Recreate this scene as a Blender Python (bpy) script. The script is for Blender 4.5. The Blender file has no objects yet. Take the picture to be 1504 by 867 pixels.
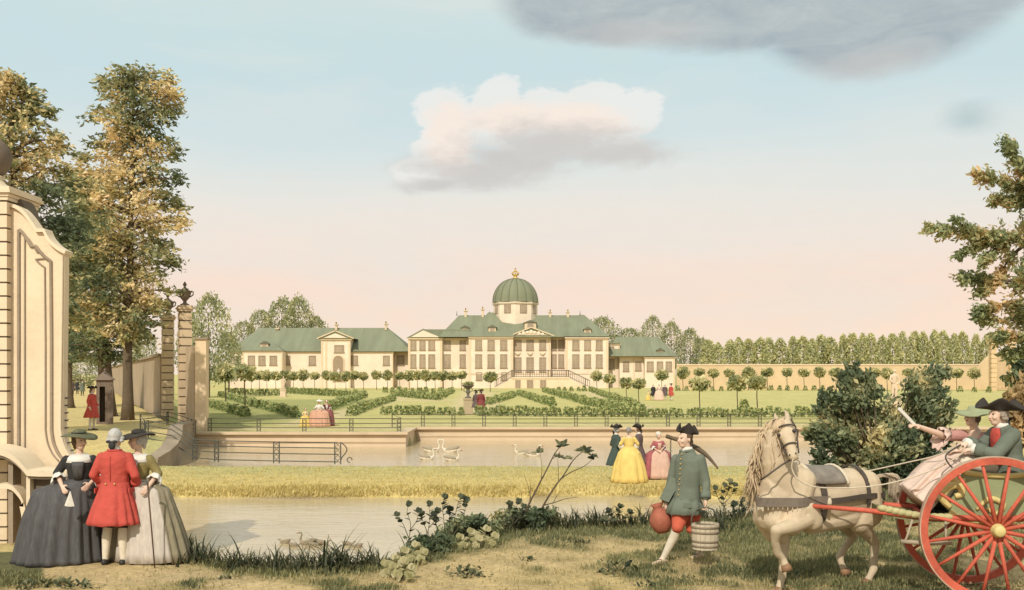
import bpy, bmesh, math, random
import numpy as np
from mathutils import Vector, Matrix, noise as mnoise
random.seed(7); RNG = np.random.default_rng(7)
SC = bpy.context.scene
COL = SC.collection
CAMZ = 3.2; F = 1504.0; HY = 550.0; CX = 752.0
def J(px, py, d):
    """a point of the place seen at photograph position (px, py) and d metres in front of the viewpoint"""
    return Vector(((px-CX)*d/F, d, CAMZ-(py-HY)*d/F))
def GX(px, d): return (px-CX)*d/F
def gd(py, z): return F*(CAMZ-z)/(py-HY)
def lin(c):
    return tuple(((v/255)/12.92 if v/255 <= .04045 else ((v/255+.055)/1.055)**2.4) for v in c)
LGT = 1.12
def A(r, g, b, k=1.0):
    """surface colour that reads as about (r,g,b) in full daylight of this scene"""
    c = lin((r, g, b)); g_ = .3*c[0]+.55*c[1]+.15*c[2]
    return tuple(min(.86, lerp(v, g_, .13)/LGT*k) for v in c)
def sstep(a, b, x):
    t = min(1, max(0, (x-a)/(b-a))) if b != a else float(x > a)
    return t*t*(3-2*t)
def lerp(a, b, t): return a+(b-a)*t
def interp(pts, x):
    if x <= pts[0][0]: return pts[0][1]
    for (x0, y0), (x1, y1) in zip(pts, pts[1:]):
        if x <= x1: return y0+(y1-y0)*(x-x0)/(x1-x0)
    return pts[-1][1]

# ---------------------------------------------------------------- materials
MATS = {}
def mat(name, col, rough=.85, var=.18, scale=6.0, bump=.0, bscale=30.0, spec=.25, metal=0.0, streak=None, hue2=None, stain=0.0):
    if name in MATS: return MATS[name]
    m = bpy.data.materials.new(name); m.use_nodes = True
    nt = m.node_tree; N = nt.nodes; L = nt.links
    b = N['Principled BSDF']
    b.inputs['Roughness'].default_value = rough
    b.inputs['Specular IOR Level'].default_value = spec
    b.inputs['Metallic'].default_value = metal
    tc = N.new('ShaderNodeTexCoord')
    mp = N.new('ShaderNodeMapping'); L.new(tc.outputs['Object'], mp.inputs['Vector'])
    if streak: mp.inputs['Scale'].default_value = streak
    n1 = N.new('ShaderNodeTexNoise'); n1.inputs['Scale'].default_value = scale; n1.inputs['Detail'].default_value = 6; n1.inputs['Roughness'].default_value = .65
    L.new(mp.outputs['Vector'], n1.inputs['Vector'])
    mx = N.new('ShaderNodeMix'); mx.data_type = 'RGBA'
    c2 = hue2 if hue2 else tuple(min(.9, v*(1+var)) for v in col)
    mx.inputs['A'].default_value = (*[v*(1-var) for v in col], 1)
    mx.inputs['B'].default_value = (*c2, 1)
    mr = N.new('ShaderNodeMapRange'); mr.inputs['From Min'].default_value = .3; mr.inputs['From Max'].default_value = .7
    L.new(n1.outputs['Fac'], mr.inputs['Value']); L.new(mr.outputs['Result'], mx.inputs['Factor'])
    out = mx.outputs['Result']
    if stain:
        n3 = N.new('ShaderNodeTexNoise'); n3.inputs['Scale'].default_value = scale*.35; n3.inputs['Detail'].default_value = 8; n3.inputs['Roughness'].default_value = .7
        L.new(tc.outputs['Object'], n3.inputs['Vector'])
        r3 = N.new('ShaderNodeMapRange'); r3.inputs['From Min'].default_value = .48; r3.inputs['From Max'].default_value = .72; r3.inputs['To Max'].default_value = stain
        L.new(n3.outputs['Fac'], r3.inputs['Value'])
        m3 = N.new('ShaderNodeMix'); m3.data_type = 'RGBA'; L.new(r3.outputs['Result'], m3.inputs['Factor']); L.new(out, m3.inputs['A'])
        m3.inputs['B'].default_value = (col[0]*.42, col[1]*.42, col[2]*.38, 1); out = m3.outputs['Result']
    L.new(out, b.inputs['Base Color'])
    if bump:
        n2 = N.new('ShaderNodeTexNoise'); n2.inputs['Scale'].default_value = bscale; n2.inputs['Detail'].default_value = 5
        L.new(mp.outputs['Vector'], n2.inputs['Vector'])
        bp = N.new('ShaderNodeBump'); bp.inputs['Strength'].default_value = bump; bp.inputs['Distance'].default_value = .02
        L.new(n2.outputs['Fac'], bp.inputs['Height']); L.new(bp.outputs['Normal'], b.inputs['Normal'])
    MATS[name] = m; return m
def leafmat(name, rough=.65, trans=.38):
    """leaf colour is stored leaf by leaf in the colour attribute 'col'"""
    if name in MATS: return MATS[name]
    m = bpy.data.materials.new(name); m.use_nodes = True
    nt = m.node_tree; N = nt.nodes; L = nt.links
    b = N['Principled BSDF']; b.inputs['Roughness'].default_value = rough; b.inputs['Specular IOR Level'].default_value = .25
    at = N.new('ShaderNodeVertexColor'); at.layer_name = 'col'
    L.new(at.outputs['Color'], b.inputs['Base Color'])
    tr = N.new('ShaderNodeBsdfTranslucent'); L.new(at.outputs['Color'], tr.inputs['Color'])
    mx = N.new('ShaderNodeMixShader'); mx.inputs['Fac'].default_value = trans
    L.new(b.outputs['BSDF'], mx.inputs[1]); L.new(tr.outputs['BSDF'], mx.inputs[2])
    L.new(mx.outputs['Shader'], N['Material Output'].inputs['Surface'])
    MATS[name] = m; return m

# ---------------------------------------------------------------- objects
def tag(o, label=None, cat=None, group=None, kind=None):
    if label: o['label'] = label
    if cat: o['category'] = cat
    if group: o['group'] = group
    if kind: o['kind'] = kind
    return o
def thing(name, label, cat, loc=(0, 0, 0), group=None):
    o = bpy.data.objects.new(name, None); COL.objects.link(o); o.location = loc; o.empty_display_size = .2
    return tag(o, label, cat, group)
def origin_of(p):
    v = Vector((0, 0, 0))
    while p is not None:
        v += p.location; p = p.parent
    return v
def link(name, me, parent=None, loc=None):
    o = bpy.data.objects.new(name, me); COL.objects.link(o)
    if parent is not None: o.parent = parent
    if loc is not None: o.location = loc
    return o
def children(o): return [c for c in o.children]
def copy_tree(o, parent=None):
    c = o.copy(); COL.objects.link(c); c.parent = parent
    for ch in list(o.children):
        copy_tree(ch, c)
    return c

class MB:
    """collects shapes and links them as one mesh object"""
    def __init__(s): s.v = []; s.f = []; s.m = []; s.cur = 0
    def add(s, vs, fs):
        o = len(s.v); s.v += [tuple(p) for p in vs]
        for f in fs: s.f.append(tuple(i+o for i in f)); s.m.append(s.cur)
        return s
    def box(s, c, size, rz=0.0, M=None):
        hx, hy, hz = [q/2 for q in size]
        R = M if M is not None else Matrix.Rotation(rz, 3, 'Z')
        vs = [Vector(c)+R@Vector((x*hx, y*hy, z*hz)) for x in (-1, 1) for y in (-1, 1) for z in (-1, 1)]
        return s.add(vs, [(0, 1, 3, 2), (4, 6, 7, 5), (0, 4, 5, 1), (2, 3, 7, 6), (0, 2, 6, 4), (1, 5, 7, 3)])
    def span(s, a, b):
        return s.box([(a[i]+b[i])/2 for i in range(3)], [abs(b[i]-a[i]) for i in range(3)])
    def beam(s, p, q, w, h, up=(0, 0, 1)):
        p, q = Vector(p), Vector(q); d = (q-p); L = d.length; d.normalize()
        x = d.cross(Vector(up))
        if x.length < 1e-5: x = Vector((1, 0, 0))
        x.normalize(); z = x.cross(d)
        M = Matrix((x, d, z)).transposed()
        return s.box((p+q)/2, (w, L, h), M=M)
    def rings(s, rs, closed=True, caps=True):
        n = len(rs[0]); o = len(s.v)
        for r in rs: s.v += [tuple(p) for p in r]
        def F_(f): s.f.append(f); s.m.append(s.cur)
        for k in range(len(rs)-1):
            for i in range(n if closed else n-1):
                j = (i+1) % n
                F_((o+k*n+i, o+k*n+j, o+(k+1)*n+j, o+(k+1)*n+i))
        if caps and closed:
            F_(tuple(o+i for i in reversed(range(n)))); F_(tuple(o+(len(rs)-1)*n+i for i in range(n)))
        return s
    def tube(s, pts, rad, n=8, caps=True, flat=1.0):
        pts = [Vector(p) for p in pts]
        if not hasattr(rad, '__len__'): rad = [rad]*len(pts)
        rs = []; prev = None
        for i, p in enumerate(pts):
            d = (pts[min(i+1, len(pts)-1)]-pts[max(i-1, 0)])
            if d.length < 1e-9: d = Vector((0, 0, 1))
            d.normalize()
            if prev is None:
                a = d.cross(Vector((0, 0, 1)))
                if a.length < 1e-3: a = d.cross(Vector((1, 0, 0)))
            else: a = prev-d*prev.dot(d)
            a.normalize(); prev = a; b = d.cross(a)
            rs.append([p+(a*math.cos(t)+b*math.sin(t)*flat)*rad[i] for t in [2*math.pi*k/n for k in range(n)]])
        return s.rings(rs, caps=caps)
    def lathe(s, prof, n=24, c=(0, 0, 0), sx=1, sy=1, caps=True):
        rs = [[(c[0]+r*sx*math.cos(2*math.pi*k/n), c[1]+r*sy*math.sin(2*math.pi*k/n), c[2]+z) for k in range(n)] for r, z in prof]
        return s.rings(rs, caps=caps)
    def ell(s, c, r, n=14, m=9, R=None):
        c = Vector(c)
        if not hasattr(r, '__len__'): r = (r, r, r)
        rs = []
        for i in range(m):
            ph = -math.pi/2+math.pi*(i+.25)/(m-.5)
            ring = []
            for k in range(n):
                t = 2*math.pi*k/n
                q = Vector((r[0]*math.cos(ph)*math.cos(t), r[1]*math.cos(ph)*math.sin(t), r[2]*math.sin(ph)))
                ring.append(c+(R@q if R is not None else q))
            rs.append(ring)
        return s.rings(rs)
    def cap(s, p, r0, q, r1, n=12):
        """tapered capsule"""
        p, q = Vector(p), Vector(q); d = q-p
        if d.length < 1e-6: return s.ell(p, max(r0, r1))
        e = d.normalized()
        pts = [p-e*r0*.95, p-e*r0*.7, p-e*r0*.35, p, q, q+e*r1*.35, q+e*r1*.7, q+e*r1*.95]
        rr = [r0*.3, r0*.71, r0*.94, r0, r1, r1*.94, r1*.71, r1*.3]
        return s.tube(pts, rr, n)
    def chain(s, pts, rr, n=12):
        for i in range(len(pts)-1): s.cap(pts[i], rr[i], pts[i+1], rr[i+1], n)
        return s
    def extrude(s, poly, y0, y1):
        """poly in (x,z), extruded along y"""
        n = len(poly)
        vs = [(x, y0, z) for x, z in poly]+[(x, y1, z) for x, z in poly]
        fs = [tuple(range(n)), tuple(reversed(range(n, 2*n)))]+[(i, i+n, (i+1) % n+n, (i+1) % n) for i in range(n)]
        return s.add(vs, fs)
    def band(s, top, bot, y0, y1):
        """strip between two (x,z) polylines, extruded along y"""
        for i in range(len(top)-1):
            s.extrude([bot[i], bot[i+1], top[i+1], top[i]], y0, y1)
        return s
    def mesh(s, name, off=None, smooth=False, mats=None, fixn=True):
        me = bpy.data.meshes.new(name)
        v = s.v if off is None else [(p[0]-off.x, p[1]-off.y, p[2]-off.z) for p in s.v]
        me.from_pydata(v, [], s.f); me.update()
        for m in (mats or []): me.materials.append(m)
        if mats and len(mats) > 1: me.polygons.foreach_set('material_index', s.m)
        if fixn:
            bm = bmesh.new(); bm.from_mesh(me); bmesh.ops.recalc_face_normals(bm, faces=bm.faces); bm.to_mesh(me); bm.free()
        if smooth: me.polygons.foreach_set('use_smooth', [True]*len(me.polygons))
        return me
    def build(s, name, m, parent=None, smooth=False, bevel=0, loc=None):
        ms = m if isinstance(m, (list, tuple)) else [m]
        off = origin_of(parent) if parent is not None else (Vector(loc) if loc is not None else None)
        me = s.mesh(name, off, smooth, ms)
        o = link(name, me, parent, loc if parent is None else None)
        if bevel:
            md = o.modifiers.new('bevel', 'BEVEL'); md.width = bevel; md.segments = 2; md.limit_method = 'ANGLE'; md.angle_limit = .7
        return o
    def fuse(s, name, m, parent=None, voxel=.01, smooth=4, loc=None):
        """joins every collected solid into one continuous surface"""
        ms = m if isinstance(m, (list, tuple)) else [m]
        off = origin_of(parent) if parent is not None else (Vector(loc) if loc is not None else None)
        me = s.mesh(name+'_src', off, False, None)
        t = bpy.data.objects.new('tmp', me); COL.objects.link(t)
        r = t.modifiers.new('r', 'REMESH'); r.mode = 'VOXEL'; r.voxel_size = voxel
        if smooth:
            q = t.modifiers.new('s', 'SMOOTH'); q.iterations = smooth; q.factor = .5
        dg = bpy.context.evaluated_depsgraph_get()
        me2 = bpy.data.meshes.new_from_object(t.evaluated_get(dg)); me2.name = name
        bpy.data.objects.remove(t); bpy.data.meshes.remove(me)
        me2.materials.clear()
        for k in ms: me2.materials.append(k)
        me2.polygons.foreach_set('use_smooth', [True]*len(me2.polygons))
        return link(name, me2, parent, loc if parent is None else None)

def card_mesh(name, P, U, V, cols, m, extra=None):
    """leaves: P centres (n,3), U half-length vectors, V half-width vectors, cols (n,3): pointed, slightly folded leaf faces"""
    n = len(P)
    Nn = np.cross(U, V); ln = np.linalg.norm(Nn, axis=1, keepdims=True)+1e-9
    fold = Nn/ln*np.linalg.norm(V, axis=1, keepdims=True)*.35
    a = P-U; b = P+V-U*.1+fold; c = P+U; d = P-V-U*.1+fold
    verts = np.stack([a, b, c, d], 1).reshape(-1, 3)
    idx = np.arange(n)*4
    tris = np.stack([idx, idx+1, idx+2, idx, idx+2, idx+3], 1).reshape(-1)
    me = bpy.data.meshes.new(name)
    me.vertices.add(n*4); me.vertices.foreach_set('co', verts.reshape(-1))
    me.loops.add(n*6); me.loops.foreach_set('vertex_index', tris)
    me.polygons.add(n*2); me.polygons.foreach_set('loop_start', np.arange(n*2)*3)
    me.update(); me.validate()
    ca = me.color_attributes.new('col', 'FLOAT_COLOR', 'POINT')
    cc = np.ones((n*4, 4)); cc[:, :3] = np.repeat(cols, 4, axis=0)
    ca.data.foreach_set('color', cc.reshape(-1))
    me.materials.append(m)
    return me
def unit(n):
    v = RNG.normal(size=(n, 3)); return v/(np.linalg.norm(v, axis=1, keepdims=True)+1e-9)
def leaves_from(P, axis, size, ratio, palette, name, m, spread=.7, noise_scale=.6, aw=None):
    """leaves at points P pointing roughly along axis (n,3); palette [(weight position, colour)] picked by clump noise"""
    n = len(P)
    U = axis*(1-spread)+unit(n)*spread; U /= (np.linalg.norm(U, axis=1, keepdims=True)+1e-9)
    W = np.cross(U, unit(n)); W /= (np.linalg.norm(W, axis=1, keepdims=True)+1e-9)
    s = size*(.65+.7*RNG.random((n, 1)))
    t = np.array([mnoise.noise(Vector(p)*noise_scale) for p in P])*.75+.5+RNG.normal(size=n)*.14
    if aw is not None: t = t+aw
    t = np.clip(t, 0, 1)
    xs = [p[0] for p in palette]; cs = np.array([p[1] for p in palette])
    cols = np.stack([np.interp(t, xs, cs[:, k]) for k in range(3)], 1)
    cols *= 1.40*(.82+.36*RNG.random((n, 1)))
    return card_mesh(name, P, U*s, W*s*ratio, cols, m)
# ---------------------------------------------------------------- camera, sky, sun
cam = bpy.data.cameras.new('camera'); co = bpy.data.objects.new('camera', cam); COL.objects.link(co)
co.location = (0, 0, CAMZ); co.rotation_euler = (math.pi/2, 0, 0)
cam.sensor_width = 36; cam.lens = 36*F/1504; cam.shift_y = (HY-433.5)/1504; cam.clip_end = 9000; cam.clip_start = .1
SC.camera = co
SC.view_settings.view_transform = 'Standard'; SC.view_settings.look = 'None'; SC.view_settings.gamma = 1; SC.view_settings.exposure = 0
SC.cycles.max_bounces = 5; SC.cycles.diffuse_bounces = 2; SC.cycles.glossy_bounces = 2; SC.cycles.transparent_max_bounces = 6
SC.cycles.use_denoising = True
SUN_EL = math.radians(41); SX, SY = .24, .971
sl = bpy.data.lights.new('sun', 'SUN'); sl.energy = 3.4; sl.angle = math.radians(.5); sl.color = (1, .965, .90)
so = bpy.data.objects.new('sun', sl); COL.objects.link(so); so.location = (-30, -40, 60)
dv = Vector((SX*math.cos(SUN_EL), SY*math.cos(SUN_EL), -math.sin(SUN_EL)))
so.rotation_euler = dv.to_track_quat('-Z', 'Y').to_euler()

W = bpy.data.worlds.new('World'); SC.world = W; W.use_nodes = True
nt = W.node_tree; N = nt.nodes; L = nt.links
bg = N['Background']
def M_(op, a, b=None, clamp=False):
    n = N.new('ShaderNodeMath'); n.operation = op; n.use_clamp = clamp
    for i, q in enumerate((a, b)):
        if q is None: continue
        if hasattr(q, 'default_value') or hasattr(q, 'links'): L.new(q, n.inputs[i])
        else: n.inputs[i].default_value = q
    return n.outputs[0]
tc = N.new('ShaderNodeTexCoord'); sep = N.new('ShaderNodeSeparateXYZ'); L.new(tc.outputs['Generated'], sep.inputs[0])
X, Y, Z = sep.outputs
hyp = M_('SQRT', M_('ADD', M_('MULTIPLY', X, X), M_('MULTIPLY', Y, Y)))
el = M_('DIVIDE', Z, M_('MAXIMUM', hyp, .05))           # tangent of the elevation
az = M_('ARCTAN2', X, Y)                                # azimuth from the north of the place
def vec(a, b, c):
    n = N.new('ShaderNodeCombineXYZ')
    for i, q in enumerate((a, b, c)):
        if hasattr(q, 'links'): L.new(q, n.inputs[i])
        else: n.inputs[i].default_value = q
    return n.outputs[0]
def tex(v, scale, detail=6, rough=.6, dist=0):
    n = N.new('ShaderNodeTexNoise'); n.inputs['Scale'].default_value = scale; n.inputs['Detail'].default_value = detail
    n.inputs['Roughness'].default_value = rough; n.inputs['Distortion'].default_value = dist
    L.new(v, n.inputs['Vector']); return n
def mixc(f, a, b):
    n = N.new('ShaderNodeMix'); n.data_type = 'RGBA'
    for k, q in (('Factor', f), ('A', a), ('B', b)):
        if hasattr(q, 'links'): L.new(q, n.inputs[k])
        else: n.inputs[k].default_value = q if k == 'Factor' else (*q, 1)
    return n.outputs['Result']
dirv = vec(az, M_('MULTIPLY', el, 2.2), 0.0)
soft = tex(vec(M_('MULTIPLY', az, .8), M_('MULTIPLY', el, 3.2), 3.7), 3.2, 7, .62)
ramp = N.new('ShaderNodeValToRGB'); ramp.color_ramp.interpolation = 'B_SPLINE'
elw = M_('ADD', el, M_('MULTIPLY', M_('SUBTRACT', soft.outputs['Fac'], .5), .07))
L.new(M_('MULTIPLY', elw, 2.0, True), ramp.inputs['Fac'])
stops = [(0, (251, 229, 206)), (.08, (251, 226, 205)), (.18, (248, 223, 206)), (.27, (241, 230, 219)), (.38, (226, 230, 226)), (.48, (208, 224, 227)), (.58, (198, 221, 226)), (.68, (204, 223, 224)), (.80, (214, 225, 221)), (1, (205, 218, 219))]
cr = ramp.color_ramp
while len(cr.elements) > 1: cr.elements.remove(cr.elements[0])
cr.elements[0].position = 0; cr.elements[0].color = (*lin(stops[0][1]), 1)
for p, c in stops[1:]:
    e = cr.elements.new(p); e.color = (*lin(c), 1)
col = ramp.outputs['Color']
# pale veils of high cloud
veil = tex(vec(M_('MULTIPLY', az, 1.0), M_('MULTIPLY', el, 4.5), 1.3), 2.6, 8, .6, .4)
vf = M_('MULTIPLY', M_('SUBTRACT', veil.outputs['Fac'], .47), 2.6, True)
col = mixc(M_('MULTIPLY', vf, .8), col, lin((230, 230, 223)))
# wobble for the cloud outlines
wob = tex(dirv, 13, 6, .6); wsep = N.new('ShaderNodeSeparateColor'); L.new(wob.outputs['Color'], wsep.inputs[0])
def warp(a, b):
    return (M_('ADD', az, M_('MULTIPLY', M_('SUBTRACT', wsep.outputs[0], .5), a)), M_('ADD', el, M_('MULTIPLY', M_('SUBTRACT', wsep.outputs[1], .5), b)))
def blob(u, v, px, py, rx, ry, e0=1.0, e1=.55):
    a0 = math.atan((px-CX)/F); cs = math.cos(a0)
    v0 = (HY-py)/F*cs; ru = rx/F*cs*cs; rv = ry/F*cs
    du = M_('MULTIPLY', M_('SUBTRACT', u, a0), 1/ru); dv_ = M_('MULTIPLY', M_('SUBTRACT', v, v0), 1/rv)
    d = M_('SQRT', M_('ADD', M_('MULTIPLY', du, du), M_('MULTIPLY', dv_, dv_)))
    n = N.new('ShaderNodeMapRange'); n.interpolation_type = 'SMOOTHSTEP'
    n.inputs['From Min'].default_value = e0; n.inputs['From Max'].default_value = e1
    L.new(d, n.inputs['Value']); return n.outputs['Result']
def union(lst):
    r = lst[0]
    for q in lst[1:]: r = M_('MAXIMUM', r, q)
    return r
u1, v1 = warp(.025, .022)
grain = tex(dirv, 9, 8, .65)
# slate cloud along the top
dark = union([blob(u1, v1, 900, 0, 190, 78, 1, .7), blob(u1, v1, 1100, 0, 260, 88, 1, .72), blob(u1, v1, 1290, 10, 230, 112, 1, .7), blob(u1, v1, 1420, -30, 150, 80, 1, .6)])
dtx = tex(vec(az, M_('MULTIPLY', el, 2.6), 2.0), 12, 10, .66, .5)
dcol = mixc(M_('MULTIPLY', M_('SUBTRACT', dtx.outputs['Fac'], .25), 1.9, True), lin((150, 165, 175)), lin((196, 202, 202)))
col = mixc(M_('MULTIPLY', dark, .9), col, dcol)
rim = union([blob(u1, v1, 1280, 92, 130, 36, 1.1, .2), blob(u1, v1, 930, 50, 140, 30, 1.1, .2)])
col = mixc(M_('MULTIPLY', rim, .55), col, lin((200, 198, 196)))
# cumulus: white knobbly crown, rosy body, grey underside drifting to the left
u2, v2 = warp(.016, .014)
big = tex(dirv, 17, 10, .62, .3); small = tex(dirv, 60, 8, .6)
def field(lst):
    """ragged heap of puffs: nearness to each centre, broken up by noise"""
    r = None
    for px, py, rx, ry in lst:
        a0 = math.atan((px-CX)/F); cs = math.cos(a0); v0 = (HY-py)/F*cs
        du = M_('MULTIPLY', M_('SUBTRACT', u2, a0), F/rx/cs/cs); dv_ = M_('MULTIPLY', M_('SUBTRACT', v2, v0), F/ry/cs)
        q = M_('SUBTRACT', 1.0, M_('SQRT', M_('ADD', M_('MULTIPLY', du, du), M_('MULTIPLY', dv_, dv_))))
        if r is None: r = q
        else:
            n = N.new('ShaderNodeMath'); n.operation = 'SMOOTH_MAX'; L.new(r, n.inputs[0]); L.new(q, n.inputs[1]); n.inputs[2].default_value = .12; r = n.outputs[0]
    r = M_('ADD', r, M_('MULTIPLY', M_('SUBTRACT', big.outputs['Fac'], .5), 1.25))
    return M_('ADD', r, M_('MULTIPLY', M_('SUBTRACT', small.outputs['Fac'], .5), .45))
def cut(f, a, b):
    n = N.new('ShaderNodeMapRange'); n.interpolation_type = 'SMOOTHSTEP'; n.inputs['From Min'].default_value = a; n.inputs['From Max'].default_value = b; L.new(f, n.inputs['Value']); return n.outputs['Result']
wf = field([(655, 178, 50, 56), (730, 152, 46, 46), (800, 160, 44, 40), (880, 150, 52, 42), (935, 160, 42, 38), (800, 190, 160, 46), (650, 228, 46, 46), (620, 255, 50, 22)])
col = mixc(M_('MULTIPLY', cut(wf, .0, .24), .78), col, lin((240, 239, 235)))
rf = field([(660, 195, 52, 54), (745, 175, 84, 38), (840, 178, 110, 36), (665, 230, 46, 38)])
col = mixc(M_('MULTIPLY', cut(rf, -.05, .6), .85), col, lin((250, 234, 221)))
gf = field([(810, 214, 165, 44), (700, 252, 135, 34), (640, 270, 75, 18), (900, 226, 115, 30), (750, 236, 125, 42)])
gcol = mixc(grain.outputs['Fac'], lin((194, 192, 190)), lin((216, 211, 206)))
col = mixc(M_('MULTIPLY', cut(gf, -.12, .75), .88), col, gcol)
wisp = blob(u1, v1, 1425, 172, 60, 34, 1.1, 0)
col = mixc(M_('MULTIPLY', wisp, .6), col, lin((168, 192, 197)))
# fine unevenness over everything, then the daylight model of the sky added to it
fine = tex(vec(az, M_('MULTIPLY', el, 1.6), 0.5), 26, 8, .7)
col = mixc(M_('MULTIPLY', M_('SUBTRACT', fine.outputs['Fac'], .42), .35, True), col, lin((214, 214, 205)))
sky = N.new('ShaderNodeTexSky'); sky.sky_type = 'NISHITA'; sky.sun_disc = False; sky.sun_elevation = SUN_EL
sky.sun_rotation = math.atan2(-SX, -SY); sky.dust_density = 4; sky.air_density = 1.0
sca = N.new('ShaderNodeMix'); sca.data_type = 'RGBA'; sca.blend_type = 'ADD'; sca.inputs['Factor'].default_value = .006
SKYK = 10.0   # background strength is .1
mul = N.new('ShaderNodeVectorMath'); mul.operation = 'SCALE'; mul.inputs['Scale'].default_value = SKYK*1.01
L.new(col, mul.inputs[0]); L.new(mul.outputs[0], sca.inputs['A'])
skm = N.new('ShaderNodeVectorMath'); skm.operation = 'SCALE'; skm.inputs['Scale'].default_value = 1.0
L.new(sky.outputs['Color'], skm.inputs[0]); L.new(skm.outputs[0], sca.inputs['B'])
L.new(sca.outputs['Result'], bg.inputs['Color']); bg.inputs['Strength'].default_value = .1
# ---------------------------------------------------------------- ground
WATER = -.15
NEAR = [(225, 13.9), (275, 13.5), (330, 12.8), (420, 12.6), (540, 12.9), (600, 13.6), (660, 14.6), (720, 15.5), (800, 16.0), (900, 16.4), (1000, 16.7), (1090, 17.2), (1150, 18.6), (1200, 21.5), (1300, 24.5), (1400, 25.5), (1700, 26)]
def near_edge(x, y):
    px = CX+x/max(y, 1)*F
    return interp(NEAR, px)+.25*mnoise.noise(Vector((x*.9, 0, 3)))+.1*mnoise.noise(Vector((x*2.7, 4, 3)))
XBLK = -4.9
def right_profile(x, y):
    e = near_edge(x, y)
    strip0 = 26.9+.5*mnoise.noise(Vector((x*.25, 1, 0)))
    if y < e: z = .8
    elif y < strip0: z = lerp(.8, -.7, sstep(e, e+1.0, y))
    elif y < 30: z = lerp(-.7, .07, sstep(strip0, strip0+1.3, y))
    elif y < 34.9: z = .07
    elif y < 40: z = lerp(.07, -.7, sstep(34.9, 35.7, y))
    else:
        yb = 47.5 if x < XBLK else 52.0
        z = -.7 if y < yb+.12 else .5
    return z
def left_profile(y):
    if y < 13: return .8
    if y < 22: return lerp(.8, .07, sstep(13, 22, y))
    return lerp(.07, .9, sstep(33, 42, y))
def wall_x(y): return -17.3-.42*(y-52)          # line of the long park wall
def ground_z(x, y):
    if y > 47.4:
        wx = wall_x(y) if y > 52 else lerp(-14.6, -17.3, (y-47.4)/4.6)
        t = sstep(wx-.6, wx+.3, x)
        return lerp(.9, right_profile(x, y), t)
    if y < 34.9: xb = -.352*y if y > 12.5 else -30
    else: xb = lerp(-.352*34.9, -14.7, sstep(36, 47, y))
    t = (sstep(xb-1.0, xb+.4, x) if y < 34.9 else sstep(xb-.25, xb+.1, x)) if y > 12 else 1
    z = lerp(left_profile(y), right_profile(x, y), t)
    return z
def fine_z(x, y):
    z = ground_z(x, y)
    if z > -.1 and y < 40:
        z += .035*mnoise.noise(Vector((x*.8, y*.8, 0)))+.018*mnoise.noise(Vector((x*3, y*3, 5)))
    return z
C_TAN = A(222, 187, 134); C_GRN = A(140, 138, 88); C_GOLD = A(218, 186, 112); C_LAWN = A(222, 204, 122); C_PATH = A(226, 200, 142)
C_STRIP = A(228, 198, 112); C_AVE = A(226, 198, 130); C_DKG = A(96, 98, 60); C_BED = A(150, 128, 92)
def mixt(a, b, t): return tuple(lerp(p, q, t) for p, q in zip(a, b))
def grassy(x, y):
    """how far the near bank is grown over, 0 bare earth .. 1 turf"""
    e = near_edge(x, y); px = CX+x/max(y, 1)*F
    n = mnoise.noise(Vector((x*.9, y*.9, 9)))*.6+mnoise.noise(Vector((x*2.6, y*2.6, 2)))*.35
    w = interp([(200, .35), (500, .8), (700, 1.3), (950, 1.6), (1060, 3.5), (1200, 7), (1300, 8)], px)
    g = sstep(w*1.3, w*.35, e-y+n*w*.9)
    g = max(g, sstep(.25, .75, n+interp([(0, .2), (400, .22), (620, .15), (900, .34), (1080, .62), (1500, .55)], px)))  # denser green on the right also paints in shade by the chaise
    if px < 60 and y > 11.8: g = max(g, .9)
    return g
def garden_path(x, y):
    """gravel walks of the parterre"""
    d = 9
    for (a, b, w) in PATHS:
        ax, ay = a; bx, by = b
        t = max(0, min(1, ((x-ax)*(bx-ax)+(y-ay)*(by-ay))/((bx-ax)**2+(by-ay)**2)))
        d = min(d, math.hypot(x-ax-t*(bx-ax), y-ay-t*(by-ay))-w)
    return sstep(.5, -.3, d)
def GP(px, py, z=.5):
    d = gd(py, z); return (GX(px, d), d)
PATHS = [(GP(300, 629), GP(575, 629), 1.2), (GP(590, 623.5), GP(1240, 623.5), 1.2), (GP(440, 624), GP(590, 584), 1.0), (GP(590, 588), GP(700, 588), 3.0), (GP(700, 604), GP(700, 574), 2.0), (GP(950, 606), GP(870, 576), 1.6)]
def ground_col(x, y, z):
    n = mnoise.noise(Vector((x*.35, y*.35, 1)))
    if y < 27.5 and z > WATER-.05 and (x > -.36*y or y < 14):
        g = grassy(x, y)
        bare = mixt(C_TAN, C_GOLD, .5+.5*mnoise.noise(Vector((x*.5, y*.7, 7))))
        return mixt(bare, mixt(C_GRN, C_DKG, .5+n), g)
    if z < WATER+.02 and y < 52: return C_BED
    wx = wall_x(y) if y > 52 else lerp(-14.6, -17.3, max(0, (y-47.4)/4.6))
    if y < 47.4 or x < wx:
        if x > -.36*y and y < 40:
            return mixt(C_STRIP, A(204, 190, 116), sstep(29.5, 34.5, y+2*n))
        return mixt(C_AVE, C_STRIP, .5+.7*n)
    p = garden_path(x, y)
    lawn = mixt(C_LAWN, A(202, 190, 104), .5+.6*n)
    if x < -11.5 and y < 110: lawn = mixt(lawn, A(150, 154, 80), .6*sstep(-11.5, -14, x))
    return mixt(lawn, C_PATH, p*.75)
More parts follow.
